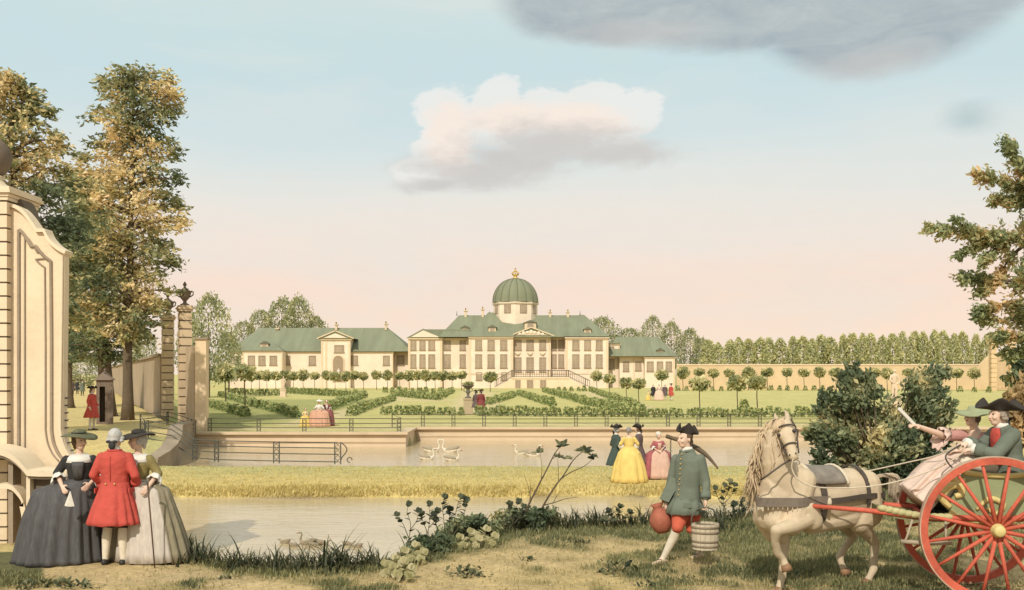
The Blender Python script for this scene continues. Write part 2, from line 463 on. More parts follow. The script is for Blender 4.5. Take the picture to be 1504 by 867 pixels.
def build_ground():
    ys = list(np.arange(2.5, 19, .12))+list(np.arange(19, 47.3, .26))+[47.4, 47.55, 47.7, 49, 50.5, 51.9, 52.05, 52.2]+list(np.arange(53, 120, .9))+list(np.arange(120, 300, 6))+[330, 400, 520, 800, 1400, 2500, 5000]
    ts = list(np.arange(-1.6, -.56, .05))+list(np.arange(-.56, .60, .0062))+list(np.arange(.6, 1.65, .05))
    V = []; C = []
    for y in ys:
        for t in ts:
            x = t*y; z = fine_z(x, y); V.append((x, y, z)); C.append((*ground_col(x, y, z), 1))
    nx = len(ts); Fc = []
    for j in range(len(ys)-1):
        for i in range(nx-1):
            a = j*nx+i; Fc.append((a, a+1, a+nx+1, a+nx))
    me = bpy.data.meshes.new('ground'); me.from_pydata(V, [], Fc); me.update()
    ca = me.color_attributes.new('col', 'FLOAT_COLOR', 'POINT'); ca.data.foreach_set('color', np.array(C).reshape(-1))
    me.polygons.foreach_set('use_smooth', [True]*len(me.polygons))
    m = bpy.data.materials.new('earth_and_turf'); m.use_nodes = True
    nt = m.node_tree; N = nt.nodes; L = nt.links; b = N['Principled BSDF']; b.inputs['Roughness'].default_value = .95; b.inputs['Specular IOR Level'].default_value = .1
    at = N.new('ShaderNodeVertexColor'); at.layer_name = 'col'; tc = N.new('ShaderNodeTexCoord')
    def nz(sc, det, lo, hi, a, bb, vec=None):
        n = N.new('ShaderNodeTexNoise'); n.inputs['Scale'].default_value = sc; n.inputs['Detail'].default_value = det; n.inputs['Roughness'].default_value = .7
        L.new(tc.outputs['Object'], n.inputs['Vector'])
        r = N.new('ShaderNodeMapRange'); r.inputs['From Min'].default_value = lo; r.inputs['From Max'].default_value = hi; r.inputs['To Min'].default_value = a; r.inputs['To Max'].default_value = bb
        L.new(n.outputs['Fac'], r.inputs['Value']); return r.outputs['Result'], n.outputs['Fac']
    f1, _ = nz(1.6, 8, .3, .7, .80, 1.16); f2, _ = nz(14, 6, .3, .7, .68, 1.26); f3, h3 = nz(60, 4, .3, .7, .72, 1.22)
    def mul(a, bq):
        n = N.new('ShaderNodeMath'); n.operation = 'MULTIPLY'; L.new(a, n.inputs[0]); L.new(bq, n.inputs[1]); return n.outputs[0]
    v = N.new('ShaderNodeVectorMath'); v.operation = 'SCALE'; L.new(at.outputs['Color'], v.inputs[0]); L.new(mul(mul(f1, f2), f3), v.inputs['Scale'])
    L.new(v.outputs[0], b.inputs['Base Color'])
    bp = N.new('ShaderNodeBump'); bp.inputs['Strength'].default_value = .8; bp.inputs['Distance'].default_value = .03
    L.new(h3, bp.inputs['Height']); L.new(bp.outputs['Normal'], b.inputs['Normal'])
    me.materials.append(m)
    tag(link('ground', me), 'tan earth, turf banks and garden lawns around the canal', kind='structure')
build_ground()
def build_water():
    m = bpy.data.materials.new('water'); m.use_nodes = True
    nt = m.node_tree; N = nt.nodes; L = nt.links; b = N['Principled BSDF']
    b.inputs['Base Color'].default_value = (*A(205, 178, 128), 1); b.inputs['Roughness'].default_value = .09; b.inputs['Specular IOR Level'].default_value = .5; b.inputs['IOR'].default_value = 1.33
    tc = N.new('ShaderNodeTexCoord'); mp = N.new('ShaderNodeMapping'); mp.inputs['Scale'].default_value = (.5, 2.2, 1); L.new(tc.outputs['Object'], mp.inputs['Vector'])
    n = N.new('ShaderNodeTexNoise'); n.inputs['Scale'].default_value = 3.2; n.inputs['Detail'].default_value = 4; L.new(mp.outputs['Vector'], n.inputs['Vector'])
    n2 = N.new('ShaderNodeTexNoise'); n2.inputs['Scale'].default_value = .5; n2.inputs['Detail'].default_value = 5; L.new(mp.outputs['Vector'], n2.inputs['Vector'])
    mx = N.new('ShaderNodeMix'); mx.data_type = 'RGBA'; mx.inputs['A'].default_value = (*A(188, 164, 118), 1); mx.inputs['B'].default_value = (*A(222, 194, 146), 1)
    L.new(n2.outputs['Fac'], mx.inputs['Factor']); L.new(mx.outputs['Result'], b.inputs['Base Color'])
    bp = N.new('ShaderNodeBump'); bp.inputs['Strength'].default_value = .45; bp.inputs['Distance'].default_value = .03; L.new(n.outputs['Fac'], bp.inputs['Height']); L.new(bp.outputs['Normal'], b.inputs['Normal'])
    q = MB(); q.add([(-40, 8, WATER), (120, 8, WATER), (120, 51.9, WATER), (-40, 51.9, WATER)], [(0, 1, 2, 3)])
    o = q.build('water', m); tag(o, 'still tan canal water between the banks', kind='structure')
build_water()
# ---------------------------------------------------------------- palace, wings and garden walls
STONE = mat('cream_stone', A(245, 220, 188), .9, .09, .5, .2, 6, stain=.22)
STONE2 = mat('cream_trim', A(232, 202, 160), .9, .07, .8)
STAIRST = mat('pale_plinth', A(238, 210, 168), .9, .08, .5)  # pale stone of the staircase
ROOF = mat('green_copper_roof', A(138, 139, 106), .75, .14, .25, .3, 4, streak=(3, .3, .3), stain=.40)
RIDGE = mat('dark_roof_edge', A(116, 114, 88), .7, .1, 1)
GLASS = mat('window_glass', A(176, 152, 122), .3, .2, .6, spec=.5)
FRAME = mat('window_frame', A(168, 142, 112), .8, .1, 2)
MUNT = mat('window_muntin', A(196, 170, 132), .8, .1, 2)
GOLD = mat('gilt', A(226, 184, 84), .35, .1, 3, metal=.5)
IRON = mat('dark_iron', (.035, .035, .03), .6, .2, 10)
IRON2 = mat('weathered_iron', (.10, .095, .07), .7, .2, 10)
PD = 203.0
def PX(px, d=PD): return GX(px, d)
def PZ(py, d=PD): return CAMZ-(py-HY)*d/F
def window(parent, x0, x1, z0, z1, y, cols=2, rows=3, arch=False, trim=True):
    """window let into a front that faces the viewer at y: dark reveal frame, glass, muntins"""
    w = x1-x0; h = z1-z0; t = .13
    q = MB()
    q.span((x0-t, y-.10, z0-.12), (x0, y+.02, z1+t)); q.span((x1, y-.10, z0-.12), (x1+t, y+.02, z1+t))
    q.span((x0, y-.10, z1), (x1, y+.02, z1+t)); q.span((x0-t-.08, y-.2, z0-.28), (x1+t+.08, y+.02, z0-.12))
    fr = q.build('window', FRAME, parent)
    g = MB(); g.span((x0, y-.03, z0-.12), (x1, y+.015, z1)); g.build('glass', GLASS, fr)
    m = MB()
    for k in range(1, cols): xx = x0+w*k/cols; m.span((xx-.05, y-.07, z0-.12), (xx+.05, y-.032, z1))
    for k in range(1, rows): zz = z0+h*k/rows; m.span((x0, y-.066, zz-.04), (x1, y-.033, zz+.04))
    m.build('muntin', MUNT, fr)
    return fr
def winpx(parent, a, b, t, bt, y, **k):
    return window(parent, PX(a, y), PX(b, y), PZ(bt, y), PZ(t, y), y, **k)
def hip_roof(q, x0, x1, y0, y1, ze, zr, xl=None, xr=None, ov=.5):
    """eaves rectangle at ze, ridge at zr from xl to xr"""
    ym = (y0+y1)/2; x0 -= ov; x1 += ov; y0 -= ov; y1 += ov
    xl = x0+(y1-y0)/2 if xl is None else xl; xr = x1-(y1-y0)/2 if xr is None else xr
    q.add([(x0, y0, ze), (x1, y0, ze), (x1, y1, ze), (x0, y1, ze), (xl, ym, zr), (xr, ym, zr)], [(0, 1, 5, 4), (2, 3, 4, 5), (3, 0, 4), (1, 2, 5), (0, 3, 2, 1)])
def dormer(parent, px, pyt, pyb, y, w=11, deep=3.0, oculus=False):
    x0, x1 = PX(px-w/2, y), PX(px+w/2, y); z0, z1 = PZ(pyb, y), PZ(pyt+4, y); zt = PZ(pyt, y); xm = (x0+x1)/2
    q = MB(); q.span((x0, y, z0), (x1, y+deep, z1))
    r = q.build('dormer', STONE2, parent)
    g = MB(); g.extrude([(x0-.2, z1), (x1+.2, z1), (xm, zt)], y-.25, y+deep); g.build('dormer_roof', RIDGE, r)
    g = MB(); hw = (x1-x0)*.27
    if oculus: g.rings([[(xm+hw*math.cos(t), yy, (z0+z1)/2+hw*math.sin(t)) for t in [k*math.pi/8 for k in range(16)]] for yy in (y-.12, y-.01)])
    else: g.span((xm-hw, y-.12, z0+.15), (xm+hw, y-.01, z1-.15))
    g.build('dormer_window', GLASS, r)
    return r
def chimney(parent, px, pyt, pyb, y, w=3.5):
    x0, x1 = PX(px-w/2, y), PX(px+w/2, y); q = MB(); zt = PZ(pyt, y)
    q.span((x0, y-.4, PZ(pyb, y)), (x1, y+.5, zt-.35)); q.span((x0-.18, y-.58, zt-.35), (x1+.18, y+.68, zt-.15))
    q.span((x0+.05, y-.3, zt-.15), (x0+.3, y+.1, zt+.3)); q.span((x1-.3, y-.3, zt-.15), (x1-.05, y+.1, zt+.3))
    q.build('chimney', STONE2, parent)
def cornice(q, x0, x1, y, z, ov=.35, h=.45, side=2.0):
    q.span((x0-ov, y-ov, z-h*.5), (x1+ov, y+.02, z)); q.span((x0-ov*.5, y-ov*.5, z-h), (x1+ov*.5, y+.02, z-h*.5-.003))

def palace():
    G0 = .45
    R = thing('palace', 'large cream palace with green dome, pediment and double outdoor staircase', 'palace', (PX(757), PD, .5))
    ze = PZ(496); S = MB(); T = MB()
    # blocks: (px0, px1, front y, eaves py)
    B = [(601, 648, 201.5, 497), (648, 690, 202.4, 497), (690, 752, 200.5, 495), (752, 807.5, 202.0, 494.5), (807.5, 832, 203.3, 495), (832, 892, 200.5, 496)]
    for a, b, y, e in B:
        x0, x1 = PX(a, y), PX(b, y)
        S.span((x0, y, G0), (x1, 222, PZ(e, y)))
        cornice(T, x0, x1, y, PZ(e, y)+.05)
        T.span((x0-.04, y-.09, PZ(549, y)-.1), (x1+.04, y+.02, PZ(549, y)+.1))      # string course
        for xx in (x0, x1):                                                       # corner strips
            T.span((xx-.22, y-.07, G0), (xx+.22, y+.02, PZ(e, y)-.45))
    S.build('wall', STONE, R); T.build('cornice', STONE2, R)
    # roofs
    q = MB()
    hip_roof(q, PX(648, 202), PX(892, 202), 201.2, 222, ze+.05, PZ(463, 211), PX(674, 211), PX(858, 211))
    q.build('roof', ROOF, R)
    q = MB(); hip_roof(q, PX(690, 200.5), PX(752, 200.5), 200.5, 222, ze+.10, PZ(459, 211), PX(717, 211), PX(725, 211)); q.build('pavilion_roof', ROOF, R)
    q = MB(); hip_roof(q, PX(832, 200.5), PX(892, 200.5), 200.5, 222, ze+.10, PZ(462.5, 211), PX(850, 211), PX(858, 211)); q.build('pavilion_roof', ROOF, R)
    q = MB(); x0, x1 = PX(600, 201.5), PX(650, 201.5); xm = PX(622, 201.5); z0 = PZ(496.6, 201.5); zt = PZ(483, 201.5)
    q.add([(x0-.4, 201.1, z0), (x1+.4, 201.1, z0), (xm, 201.1, zt), (x0-.4, 214, z0), (x1+.4, 214, z0), (xm, 214, zt)], [(0, 1, 2), (0, 2, 5, 3), (1, 4, 5, 2), (3, 5, 4), (0, 3, 4, 1)])
    q.add([(xm, 203.4, zt-.03), (PX(690, 203.5), 203.4, PZ(484, 203.5)), (PX(690, 203.5), 203.4, z0+.08), (x1-1, 203.4, z0+.08), (xm, 212, zt-.03), (PX(690, 203.5), 212, PZ(484, 203.5)), (PX(690, 203.5), 212, z0+.08), (x1-1, 212, z0+.08)],
          [(0, 3, 2, 1), (0, 1, 5, 4), (4, 5, 6, 7), (1, 2, 6, 5), (0, 4, 7, 3), (2, 3, 7, 6)])
    q.build('gable_roof', ROOF, R)
    q = MB(); q.extrude([(x0+.5, z0+.15), (x1-.5, z0+.15), (xm, zt-.35)], 200.95, 201.09); q.build('gable', STONE, R)
    # pediment over the middle
    q = MB(); y = 202; a, b, m_ = PX(753, y), PX(809, y), PX(780, y); zb = PZ(494, y); zt = PZ(482, y)
    q.extrude([(a-.6, zb), (b+.6, zb), (m_, zt)], y-.55, y+7); q.build('pediment_roof', ROOF, R)
    q = MB(); q.extrude([(a+.5, zb+.2), (b-.5, zb+.2), (m_, zt-.45)], y-.62, y-.56); p = q.build('tympanum', STONE2, R)
    q = MB()
    for k in range(7):
        q.ell((m_+(k-3)*.75, y-.68, zb+.45+.35*(3-abs(k-3))/3+.05*math.sin(k*7)), (.32, .1, .28+.12*(k % 2)))
    q.build('relief', STONE, p)
    q = MB()
    q.beam((a-.7, y-.62, zb+.02), (m_, y-.62, zt+.12), .35, .22); q.beam((b+.7, y-.62, zb+.02), (m_, y-.62, zt+.12), .35, .22); q.build('pediment_moulding', STONE2, R)
    dormer(R, 779, 470, 484, 204.5, w=17, deep=4, oculus=True)
    dormer(R, 683, 477.5, 489, 204.5, w=10); dormer(R, 723, 477, 488.5, 202.3, w=11); dormer(R, 863, 480, 492, 202.0, w=10)
    for px, t in ((684, 455), (709, 453), (808, 457), (834, 457)): chimney(R, px, t, 466, 211, 3.2)
    for px in (671, 719, 852): q = MB(); q.tube([(PX(px, 211), 211, PZ(464, 211)), (PX(px, 211), 211, PZ(457, 211))], [.12, .03], 6); q.build('roof_spike', IRON2, R)
    # windows
    for (a, b, y, rows) in [(604, 610.5, 201.5, 2), (617, 624, 201.5, 2), (630, 638, 201.5, 2), (653, 661, 202.4, 2), (676, 683, 202.4, 2), (699, 707, 200.5, 2), (717, 725.5, 200.5, 2), (735.5, 744, 200.5, 2),
                            (756.5, 765, 202, 2), (774, 783, 202, 2), (793, 801, 202, 2), (811, 816.5, 203.3, 2), (821, 827.5, 203.3, 2), (841.5, 850, 200.5, 2), (859, 867, 200.5, 2), (876, 884, 200.5, 2)]:
        winpx(R, a, b, 500.5, 513, y)
        winpx(R, a, b, 521.5 if y != 202 else 526, 539 if y != 202 else 545, y, rows=4)
    for a, b in ((700, 707), (737, 744)): winpx(R, a, b, 548, 557, 200.5, rows=2)
    for px in (760.5, 778.5, 797):                                                # swags under the middle windows
        q = MB(); x = PX(px, 202); q.tube([(x-.55, 201.9, PZ(518, 202)), (x-.28, 201.82, PZ(520, 202)), (x, 201.8, PZ(521, 202)), (x+.28, 201.82, PZ(520, 202)), (x+.55, 201.9, PZ(518, 202))], [.08, .14, .2, .14, .08], 6); q.build('swag', STONE2, R)
    # dome: octagonal drum, ribbed copper cap, gilt crown
    dx, dy = PX(757, 211), 211.5; rr = 4.55; zb = PZ(478, 211); zt = PZ(444.5, 211)
    q = MB(); q.lathe([(rr, zb), (rr, zt-.5), (rr+.25, zt-.45), (rr+.35, zt-.1), (rr, zt)], 8, (dx, dy, 0)); dr = q.build('drum', STONE, R)
    for k in range(8):
        t = -math.pi/2+(k-.5)*math.pi/4+math.pi/8+math.pi/8*0
        t = math.pi/8+k*math.pi/4
        c = math.cos(math.pi/8)*rr; nx, ny = math.cos(t), math.sin(t)
        if ny > .5: continue
        M = Matrix(((-ny, nx, 0), (nx, ny, 0), (0, 0, 1))).transposed()
        q = MB(); q.box((dx+nx*c, dy+ny*c, PZ(455.5, 211)), (1.5, .16, 1.75), M=M); w = q.build('drum_window', FRAME, dr)
        q = MB(); q.box((dx+nx*(c+.06), dy+ny*(c+.06), PZ(455.5, 211)), (1.24, .1, 1.5), M=M); q.build('glass', GLASS, w)
        q = MB(); q.box((dx+nx*(c+.1), dy+ny*(c+.1), PZ(455.5, 211)), (.09, .06, 1.5), M=M); q.box((dx+nx*(c+.1), dy+ny*(c+.1), PZ(455.5, 211)), (1.24, .064, .08), M=M); q.build('muntin', MUNT, w)
    H = PZ(409.5, 211)-zt
    prof = [(rr+.15, zt)]+[((rr+.12)*math.cos(a)**.92 if a < 1.45 else .42, zt+.05+H*math.sin(a)) for a in [k*.1 for k in range(16)]]
    q = MB(); q.lathe(prof, 48, (dx, dy, 0)); dm = q.build('dome', ROOF, R, True)
    for k in range(16):
        t = 2*math.pi*k/16+.1
        q = MB(); q.tube([(dx+(r+.03)*math.cos(t), dy+(r+.03)*math.sin(t), z) for r, z in prof[1:]], .09, 6); q.build('rib', RIDGE, dm)
    z0 = zt+H
    q = MB(); q.lathe([(.5, z0), (.62, z0+.2), (.35, z0+.35), (.3, z0+.5), (.7, z0+.75), (.55, z0+.95)], 16, (dx, dy, 0))
    for k in range(8):
        t = k*math.pi/4; q.tube([(dx+.6*math.cos(t), dy+.6*math.sin(t), z0+.85), (dx+.75*math.cos(t), dy+.75*math.sin(t), z0+1.2), (dx+.35*math.cos(t), dy+.35*math.sin(t), z0+1.5), (dx, dy, z0+1.5)], .09, 6)
    q.ell((dx, dy, z0+1.68), .22); q.box((dx, dy, z0+2.05), (.12, .12, .6)); q.box((dx, dy, z0+2.1), (.45, .12, .12)); q.build('crown', GOLD, R, True)
    # staircase with landing, basement doors and balustrade
    y0, y1 = 197.6, 202.0; xl, xr = PX(752, y0), PX(835, y0); zd = PZ(554.5, y0)
    q = MB(); q.span((xl, y0, G0), (xr, y1-.01, zd)); q.span((xl-.1, y0-.12, zd-.25), (xr+.1, y0-.001, zd+.05))
    st = q.build('staircase', STAIRST, R)
    for sgn, xa, xb in ((-1, xl, PX(727, y0)), (1, xr, PX(866, y0))):
        f = MB(); n = 12
        for k in range(n):
            a = xa+(xb-xa)*k/n; b = xa+(xb-xa)*(k+1)/n; z = lerp(zd, G0, (k+.9)/n)
            f.span((min(a, b), y0, G0), (max(a, b), y0+2.2, z))
        f.build('flight', STAIRST, st)
    bl = MB(); hr = 1.35
    def rail(p, q_):
        p, q_ = Vector(p), Vector(q_); bl.beam(p+Vector((0, 0, hr)), q_+Vector((0, 0, hr)), .2, .16); bl.beam(p+Vector((0, 0, .15)), q_+Vector((0, 0, .15)), .16, .1)
        n = int((q_-p).length/.42)
        for k in range(n+1):
            c = p.lerp(q_, k/n); w = .2 if k % 8 == 0 else .085
            bl.box(c+Vector((0, 0, hr/2)), (w, w, hr))
    rail((xl, y0+.12, zd), (xr, y0+.12, zd)); rail((xl, y0+.12, zd), (PX(727, y0), y0+.12, G0+.2)); rail((xr, y0+.12, zd), (PX(866, y0), y0+.12, G0+.2))
    bl.build('balustrade', mat('stair_iron', A(128, 110, 88), .7, .15, 3), st)
    for a, b in ((757, 764.5), (774, 783), (793.5, 802)):
        x0, x1 = PX(a, y0), PX(b, y0); zt = PZ(558.5, y0)
        q = MB(); q.span((x0-.12, y0-.1, G0), (x0, y0+.02, zt+.12)); q.span((x1, y0-.1, G0), (x1+.12, y0+.02, zt+.12)); q.span((x0, y0-.1, zt), (x1, y0+.02, zt+.12)); dd = q.build('door', STONE2, st)
        q = MB(); q.span((x0, y0-.05, G0), (x1, y0+.015, zt)); q.build('door_leaf', FRAME, dd)
        q = MB(); q.span(((x0+x1)/2-.05, y0-.08, G0), ((x0+x1)/2+.05, y0-.052, zt)); q.build('door_bar', MUNT, dd)
palace()

def east_wing():
    y = 203.0; R = thing('wing_building', 'low cream building with hipped green roof right of the palace', 'building', (PX(945), y, .5)); G0 = .45
    S = MB(); T = MB()
    for a, b, yy, e in ((892.4, 910, 206, 505), (910, 947, 204.6, 524), (947, 991, 203, 524.5)):
        S.span((PX(a, yy), yy, G0), (PX(b, yy), 218, PZ(e, yy))); cornice(T, PX(a, yy), PX(b, yy), yy, PZ(e, yy)+.04, .25, .35)
        T.span((PX(b, yy)-.3, yy-.06, G0), (PX(b, yy)+.05, yy+.02, PZ(e, yy)-.4))
    T.span((PX(931, 204.6)-.1, 204.5, G0), (PX(931, 204.6)+.1, 204.62, PZ(526, 204.6)))
    S.build('wall', STONE, R); T.build('cornice', STONE2, R)
    q = MB(); hip_roof(q, PX(893, 204), PX(991, 204), 203.6, 218, PZ(524, 204)+.08, PZ(495, 211), PX(905, 211), PX(966, 211)); q.build('roof', ROOF, R)
    q = MB(); hip_roof(q, PX(947, 203), PX(991, 203), 203, 218, PZ(524.2, 203)+.1, PZ(496, 211), PX(958, 211), PX(965, 211)); q.build('pavilion_roof', ROOF, R)
    q = MB(); q.span((PX(892.6, 206), 205.6, PZ(505, 206)+.05), (PX(911, 206), 216, PZ(503.4, 206))); q.build('link_roof', ROOF, R)
    dormer(R, 970, 511, 522, 204.4, w=10)
    for a, b, yy, t, bt in ((916, 923, 204.6, 532.5, 544), (934, 941, 204.6, 532.5, 543), (951, 959, 203, 532, 544), (965.5, 973, 203, 532, 544), (978.5, 986, 203, 532, 544), (895, 901, 206, 510, 520), (894.5, 901.5, 206, 528.5, 541)):
        winpx(R, a, b, t, bt, yy)
    q = MB(); q.span((PX(991.3, 203), 203.1, G0), (PX(992, 203), 204, PZ(524, 203))); q.build('downpipe', IRON2, R)
east_wing()

def stable_wing():
    yf = 204.0; R = thing('wing_building', 'long cream building with green roof and small gabled gateway left of the palace', 'building', (PX(470), yf, .5)); G0 = .45
    S = MB(); T = MB()
    for a, b, yy, e in ((414, 577, 204, 517), (577, 600, 206.5, 517.5)):
        S.span((PX(a, yy), yy, G0), (PX(b, yy), 221, PZ(e, yy))); cornice(T, PX(a, yy), PX(b, yy), yy, PZ(e, yy)+.04, .25, .35)
    # corner pavilion with a canted left face
    x0, x1, xa = PX(357, 200.5), PX(414.5, 200.5), PX(335, 207)
    S.add([(x0, 200.5, G0), (x1, 200.5, G0), (x1, 221, G0), (xa, 221, G0), (xa, 207, G0)]+[(p, q_, PZ(516.2, 202)) for p, q_ in ((x0, 200.5), (x1, 200.5), (x1, 221), (xa, 221), (xa, 207))],
          [(0, 1, 6, 5), (1, 2, 7, 6), (2, 3, 8, 7), (3, 4, 9, 8), (4, 0, 5, 9), (0, 4, 3, 2, 1), (5, 6, 7, 8, 9)])
    cornice(T, x0, x1, 200.5, PZ(516, 201)+.04, .2, .35)
    T.span((x0-.15, 200.42, G0), (x0+.15, 200.52, PZ(518, 201))); T.span((x1-.2, 200.42, G0), (x1+.05, 200.52, PZ(518, 201)))
    T.span((PX(577, 204)-.2, 203.92, G0), (PX(577, 204)+.05, 204.02, PZ(519, 204)))
    # gateway pavilion
    ga, gb, gy = PX(473, 202.5), PX(513.5, 202.5), 202.5; zg = PZ(497.5, gy)
    S.span((ga, gy, G0), (gb, 212, zg)); gm = (ga+gb)/2
    for xx in (ga, gb, PX(479, gy)): T.span((xx-.18, gy-.08, G0), (xx+.18, gy+.02, zg-.3))
    S.build('wall', STONE, R); T.build('cornice', STONE2, R)
    q = MB(); q.add([(x0-.4, 200.1, PZ(516, 201)+.06), (x1+.2, 200.1, PZ(516, 201)+.06), (x1, 221, PZ(516, 201)+.06), (xa-.4, 221, PZ(516, 201)+.06), (xa-.4, 206.8, PZ(516, 201)+.06), (PX(380, 211), 211, PZ(484.5, 211)), (PX(373, 211), 213, PZ(485, 211))],
          [(0, 1, 5), (1, 2, 6, 5), (2, 3, 6), (3, 4, 6), (4, 0, 5, 6), (0, 4, 3, 2, 1)]); q.build('pavilion_roof', ROOF, R)
    q = MB(); hip_roof(q, PX(380, 204), PX(603, 206), 204, 221.5, PZ(517, 204)+.08, PZ(481.5, 212), PX(376, 212), PX(569, 212)); q.build('roof', ROOF, R)
    q = MB(); zt = PZ(487, gy); q.extrude([(ga-.9, zg), (gb+.9, zg), (gm, zt)], gy-.5, gy+9); q.build('gateway_roof', ROOF, R)
    q = MB(); q.extrude([(ga+.4, zg+.12), (gb-.4, zg+.12), (gm, zt-.4)], gy-.56, gy-.51); q.build('gable', STONE, R)
    q = MB(); q.beam((ga-.9, gy-.55, zg), (gm, gy-.55, zt+.1), .3, .2); q.beam((gb+.9, gy-.55, zg), (gm, gy-.55, zt+.1), .3, .2); q.span((ga-.5, gy-.3, zg-.3), (gb+.5, gy-.01, zg-.02)); q.build('gable_moulding', STONE2, R)
    winpx(R, 492, 504.5, 508, 516.5, gy, cols=3, rows=2)
    # arched niche
    q = MB(); a, b = PX(489.5, gy), PX(504.5, gy); m_ = (a+b)/2; r = (b-a)/2; zs = PZ(530.5, gy)
    outer = [(a-.22, G0+1.2), (a-.22, zs)]+[(m_-(r+.22)*math.cos(t), zs+(r+.22)*math.sin(t)) for t in [k*math.pi/12 for k in range(1, 12)]]+[(b+.22, zs), (b+.22, G0+1.2)]
    inner = [(a, G0+1.2), (a, zs)]+[(m_-r*math.cos(t), zs+r*math.sin(t)) for t in [k*math.pi/12 for k in range(1, 12)]]+[(b, zs), (b, G0+1.2)]
    q.band(outer, inner, gy-.12, gy+.01); ni = q.build('niche', STONE2, R)
    q = MB(); q.extrude(inner, gy-.04, gy+.012); q.build('niche_back', FRAME, ni)
    for a, b, yy in ((365, 373.5, 200.5), (380.5, 389, 200.5), (397, 406, 200.5), (417, 425.5, 204), (454.5, 463, 204), (516.5, 525, 204), (563.5, 571.5, 204), (584, 593, 206.5)):
        winpx(R, a, b, 523.5, 535, yy)
    n = Vector((xa-x0, 6.5, 0)).normalized(); nn = Vector((-n.y, n.x, 0))           # canted face windows
    L_ = math.hypot(xa-x0, 6.5)
    for f in (.22, .5, .8):
        c = Vector((x0, 200.5, 0))+n*L_*f; M = Matrix((n, nn, Vector((0, 0, 1)))).transposed()
        zc = PZ(529.5, 203)
        q = MB(); q.box((c.x, c.y, zc), (1.5, .2, 1.8), M=M); w = q.build('window', FRAME, R)
        q = MB(); q.box((c.x+nn.x*.06, c.y+nn.y*.06, zc), (1.2, .2, 1.55), M=M); q.build('glass', GLASS, w)
    dormer(R, 388, 501, 513, 202.2, w=11); dormer(R, 345, 504, 513, 207.5, w=9)
    for px, t in ((408, 481), (494, 475.5), (567, 474.5)): chimney(R, px, t, 485, 212, 3)
stable_wing()

def garden_wall():
    y = 182.0; WALLM = mat('garden_wall_plaster', A(226, 192, 142), .92, .09, .3, .2, 5, stain=.3)
    R = thing('garden_wall', 'long plain tan wall behind the lawn from wing building to gate', 'wall', (PX(1220, y), y, .5))
    q = MB(); q.span((PX(994, y), y, .4), (PX(1437, y), y+.5, PZ(537, y))); q.build('wall', WALLM, R)
    q = MB(); q.span((PX(994, y), y-.1, PZ(537, y)+.003), (PX(1437, y), y+.6, PZ(537, y)+.25)); q.build('coping', STONE2, R)
    q = MB(); z = PZ(537, y)
    q.extrude([(PX(1437, y)+.003, .4), (PX(1460, y), .4), (PX(1460, y), PZ(514, y)), (PX(1450, y), PZ(525, y)), (PX(1437, y)+.003, z)], y, y+.5); q.build('ramped_end', WALLM, R)
    # gate
    y = 168.0; R = thing('park_gate', 'distant tan gate with banded stone piers and slatted leaves behind the chaise', 'gate', (PX(1471, y), y, .5))
    PIER = mat('gate_pier_stone', A(226, 190, 138), .9, .1, .6)
    for a, b in ((1454, 1462), (1481, 1490)):
        q = MB(); x0, x1 = PX(a, y), PX(b, y); n = 10; zt = PZ(506, y)
        for k in range(n):
            z0 = .4+(zt-.4)*k/n; z1 = .4+(zt-.4)*(k+1)/n; q.span((x0, y-.5, z0), (x1, y+.5, z1-.12)); q.span((x0+.08, y-.42, z1-.118), (x1-.08, y+.42, z1-.002))
        q.span((x0-.25, y-.75, zt), (x1+.25, y+.75, zt+.4)); q.ell(((x0+x1)/2, y, zt+.95), .5); q.build('pier', PIER, R)
    for a, b in ((1462.3, 1471.2), (1471.8, 1480.7)):
        q = MB(); x0, x1 = PX(a, y), PX(b, y)
        for k in range(6): xx = lerp(x0+.06, x1-.06, k/5); q.span((xx-.06, y-.05, .6), (xx+.06, y+.05, PZ(519, y)))
        q.span((x0, y-.08, 1.0), (x1, y+.08, 1.2)); q.span((x0, y-.082, PZ(524, y)), (x1, y+.082, PZ(522, y))); q.build('leaf', PIER, R)
    q = MB(); q.span((PX(1490.3, y), y-.3, .4), (PX(1640, y), y+.3, PZ(532, y))); w = q.build('garden_wall', WALLM, loc=(PX(1560, y), y, .5)); tag(w, 'short tan wall stretch right of the distant park gate', 'wall')
garden_wall()

def embankment():
    EMB = mat('embankment_stone', A(226, 196, 156), .9, .1, .5, .3, 8, stain=.3); EMB2 = mat('embankment_coping', A(218, 188, 146), .9, .1, 1)
    R = thing('embankment_wall', 'low tan stone embankment wall along the canal below the garden fence', 'wall', (0, 50, -.15))
    q = MB(); q.span((XBLK, 51.8, -.8), (60, 52.1, .42)); q.span((-15.0, 47.3, -.8), (XBLK-.003, 47.6, .42)); q.span((XBLK-.3, 47.603, -.8), (XBLK-.003, 51.797, .42)); q.build('wall', EMB, R)
    q = MB(); q.span((XBLK, 51.62, .423), (60, 52.3, .53)); q.span((-15.1, 47.12, .423), (XBLK+.1, 47.8, .53)); q.span((XBLK-.4, 47.803, .423), (XBLK+.1, 51.617, .526))
    q.span((XBLK, 51.76, .05), (60, 51.797, .10)); q.span((-15, 47.25, .05), (XBLK, 47.297, .10)); q.build('coping', EMB2, R)
embankment()
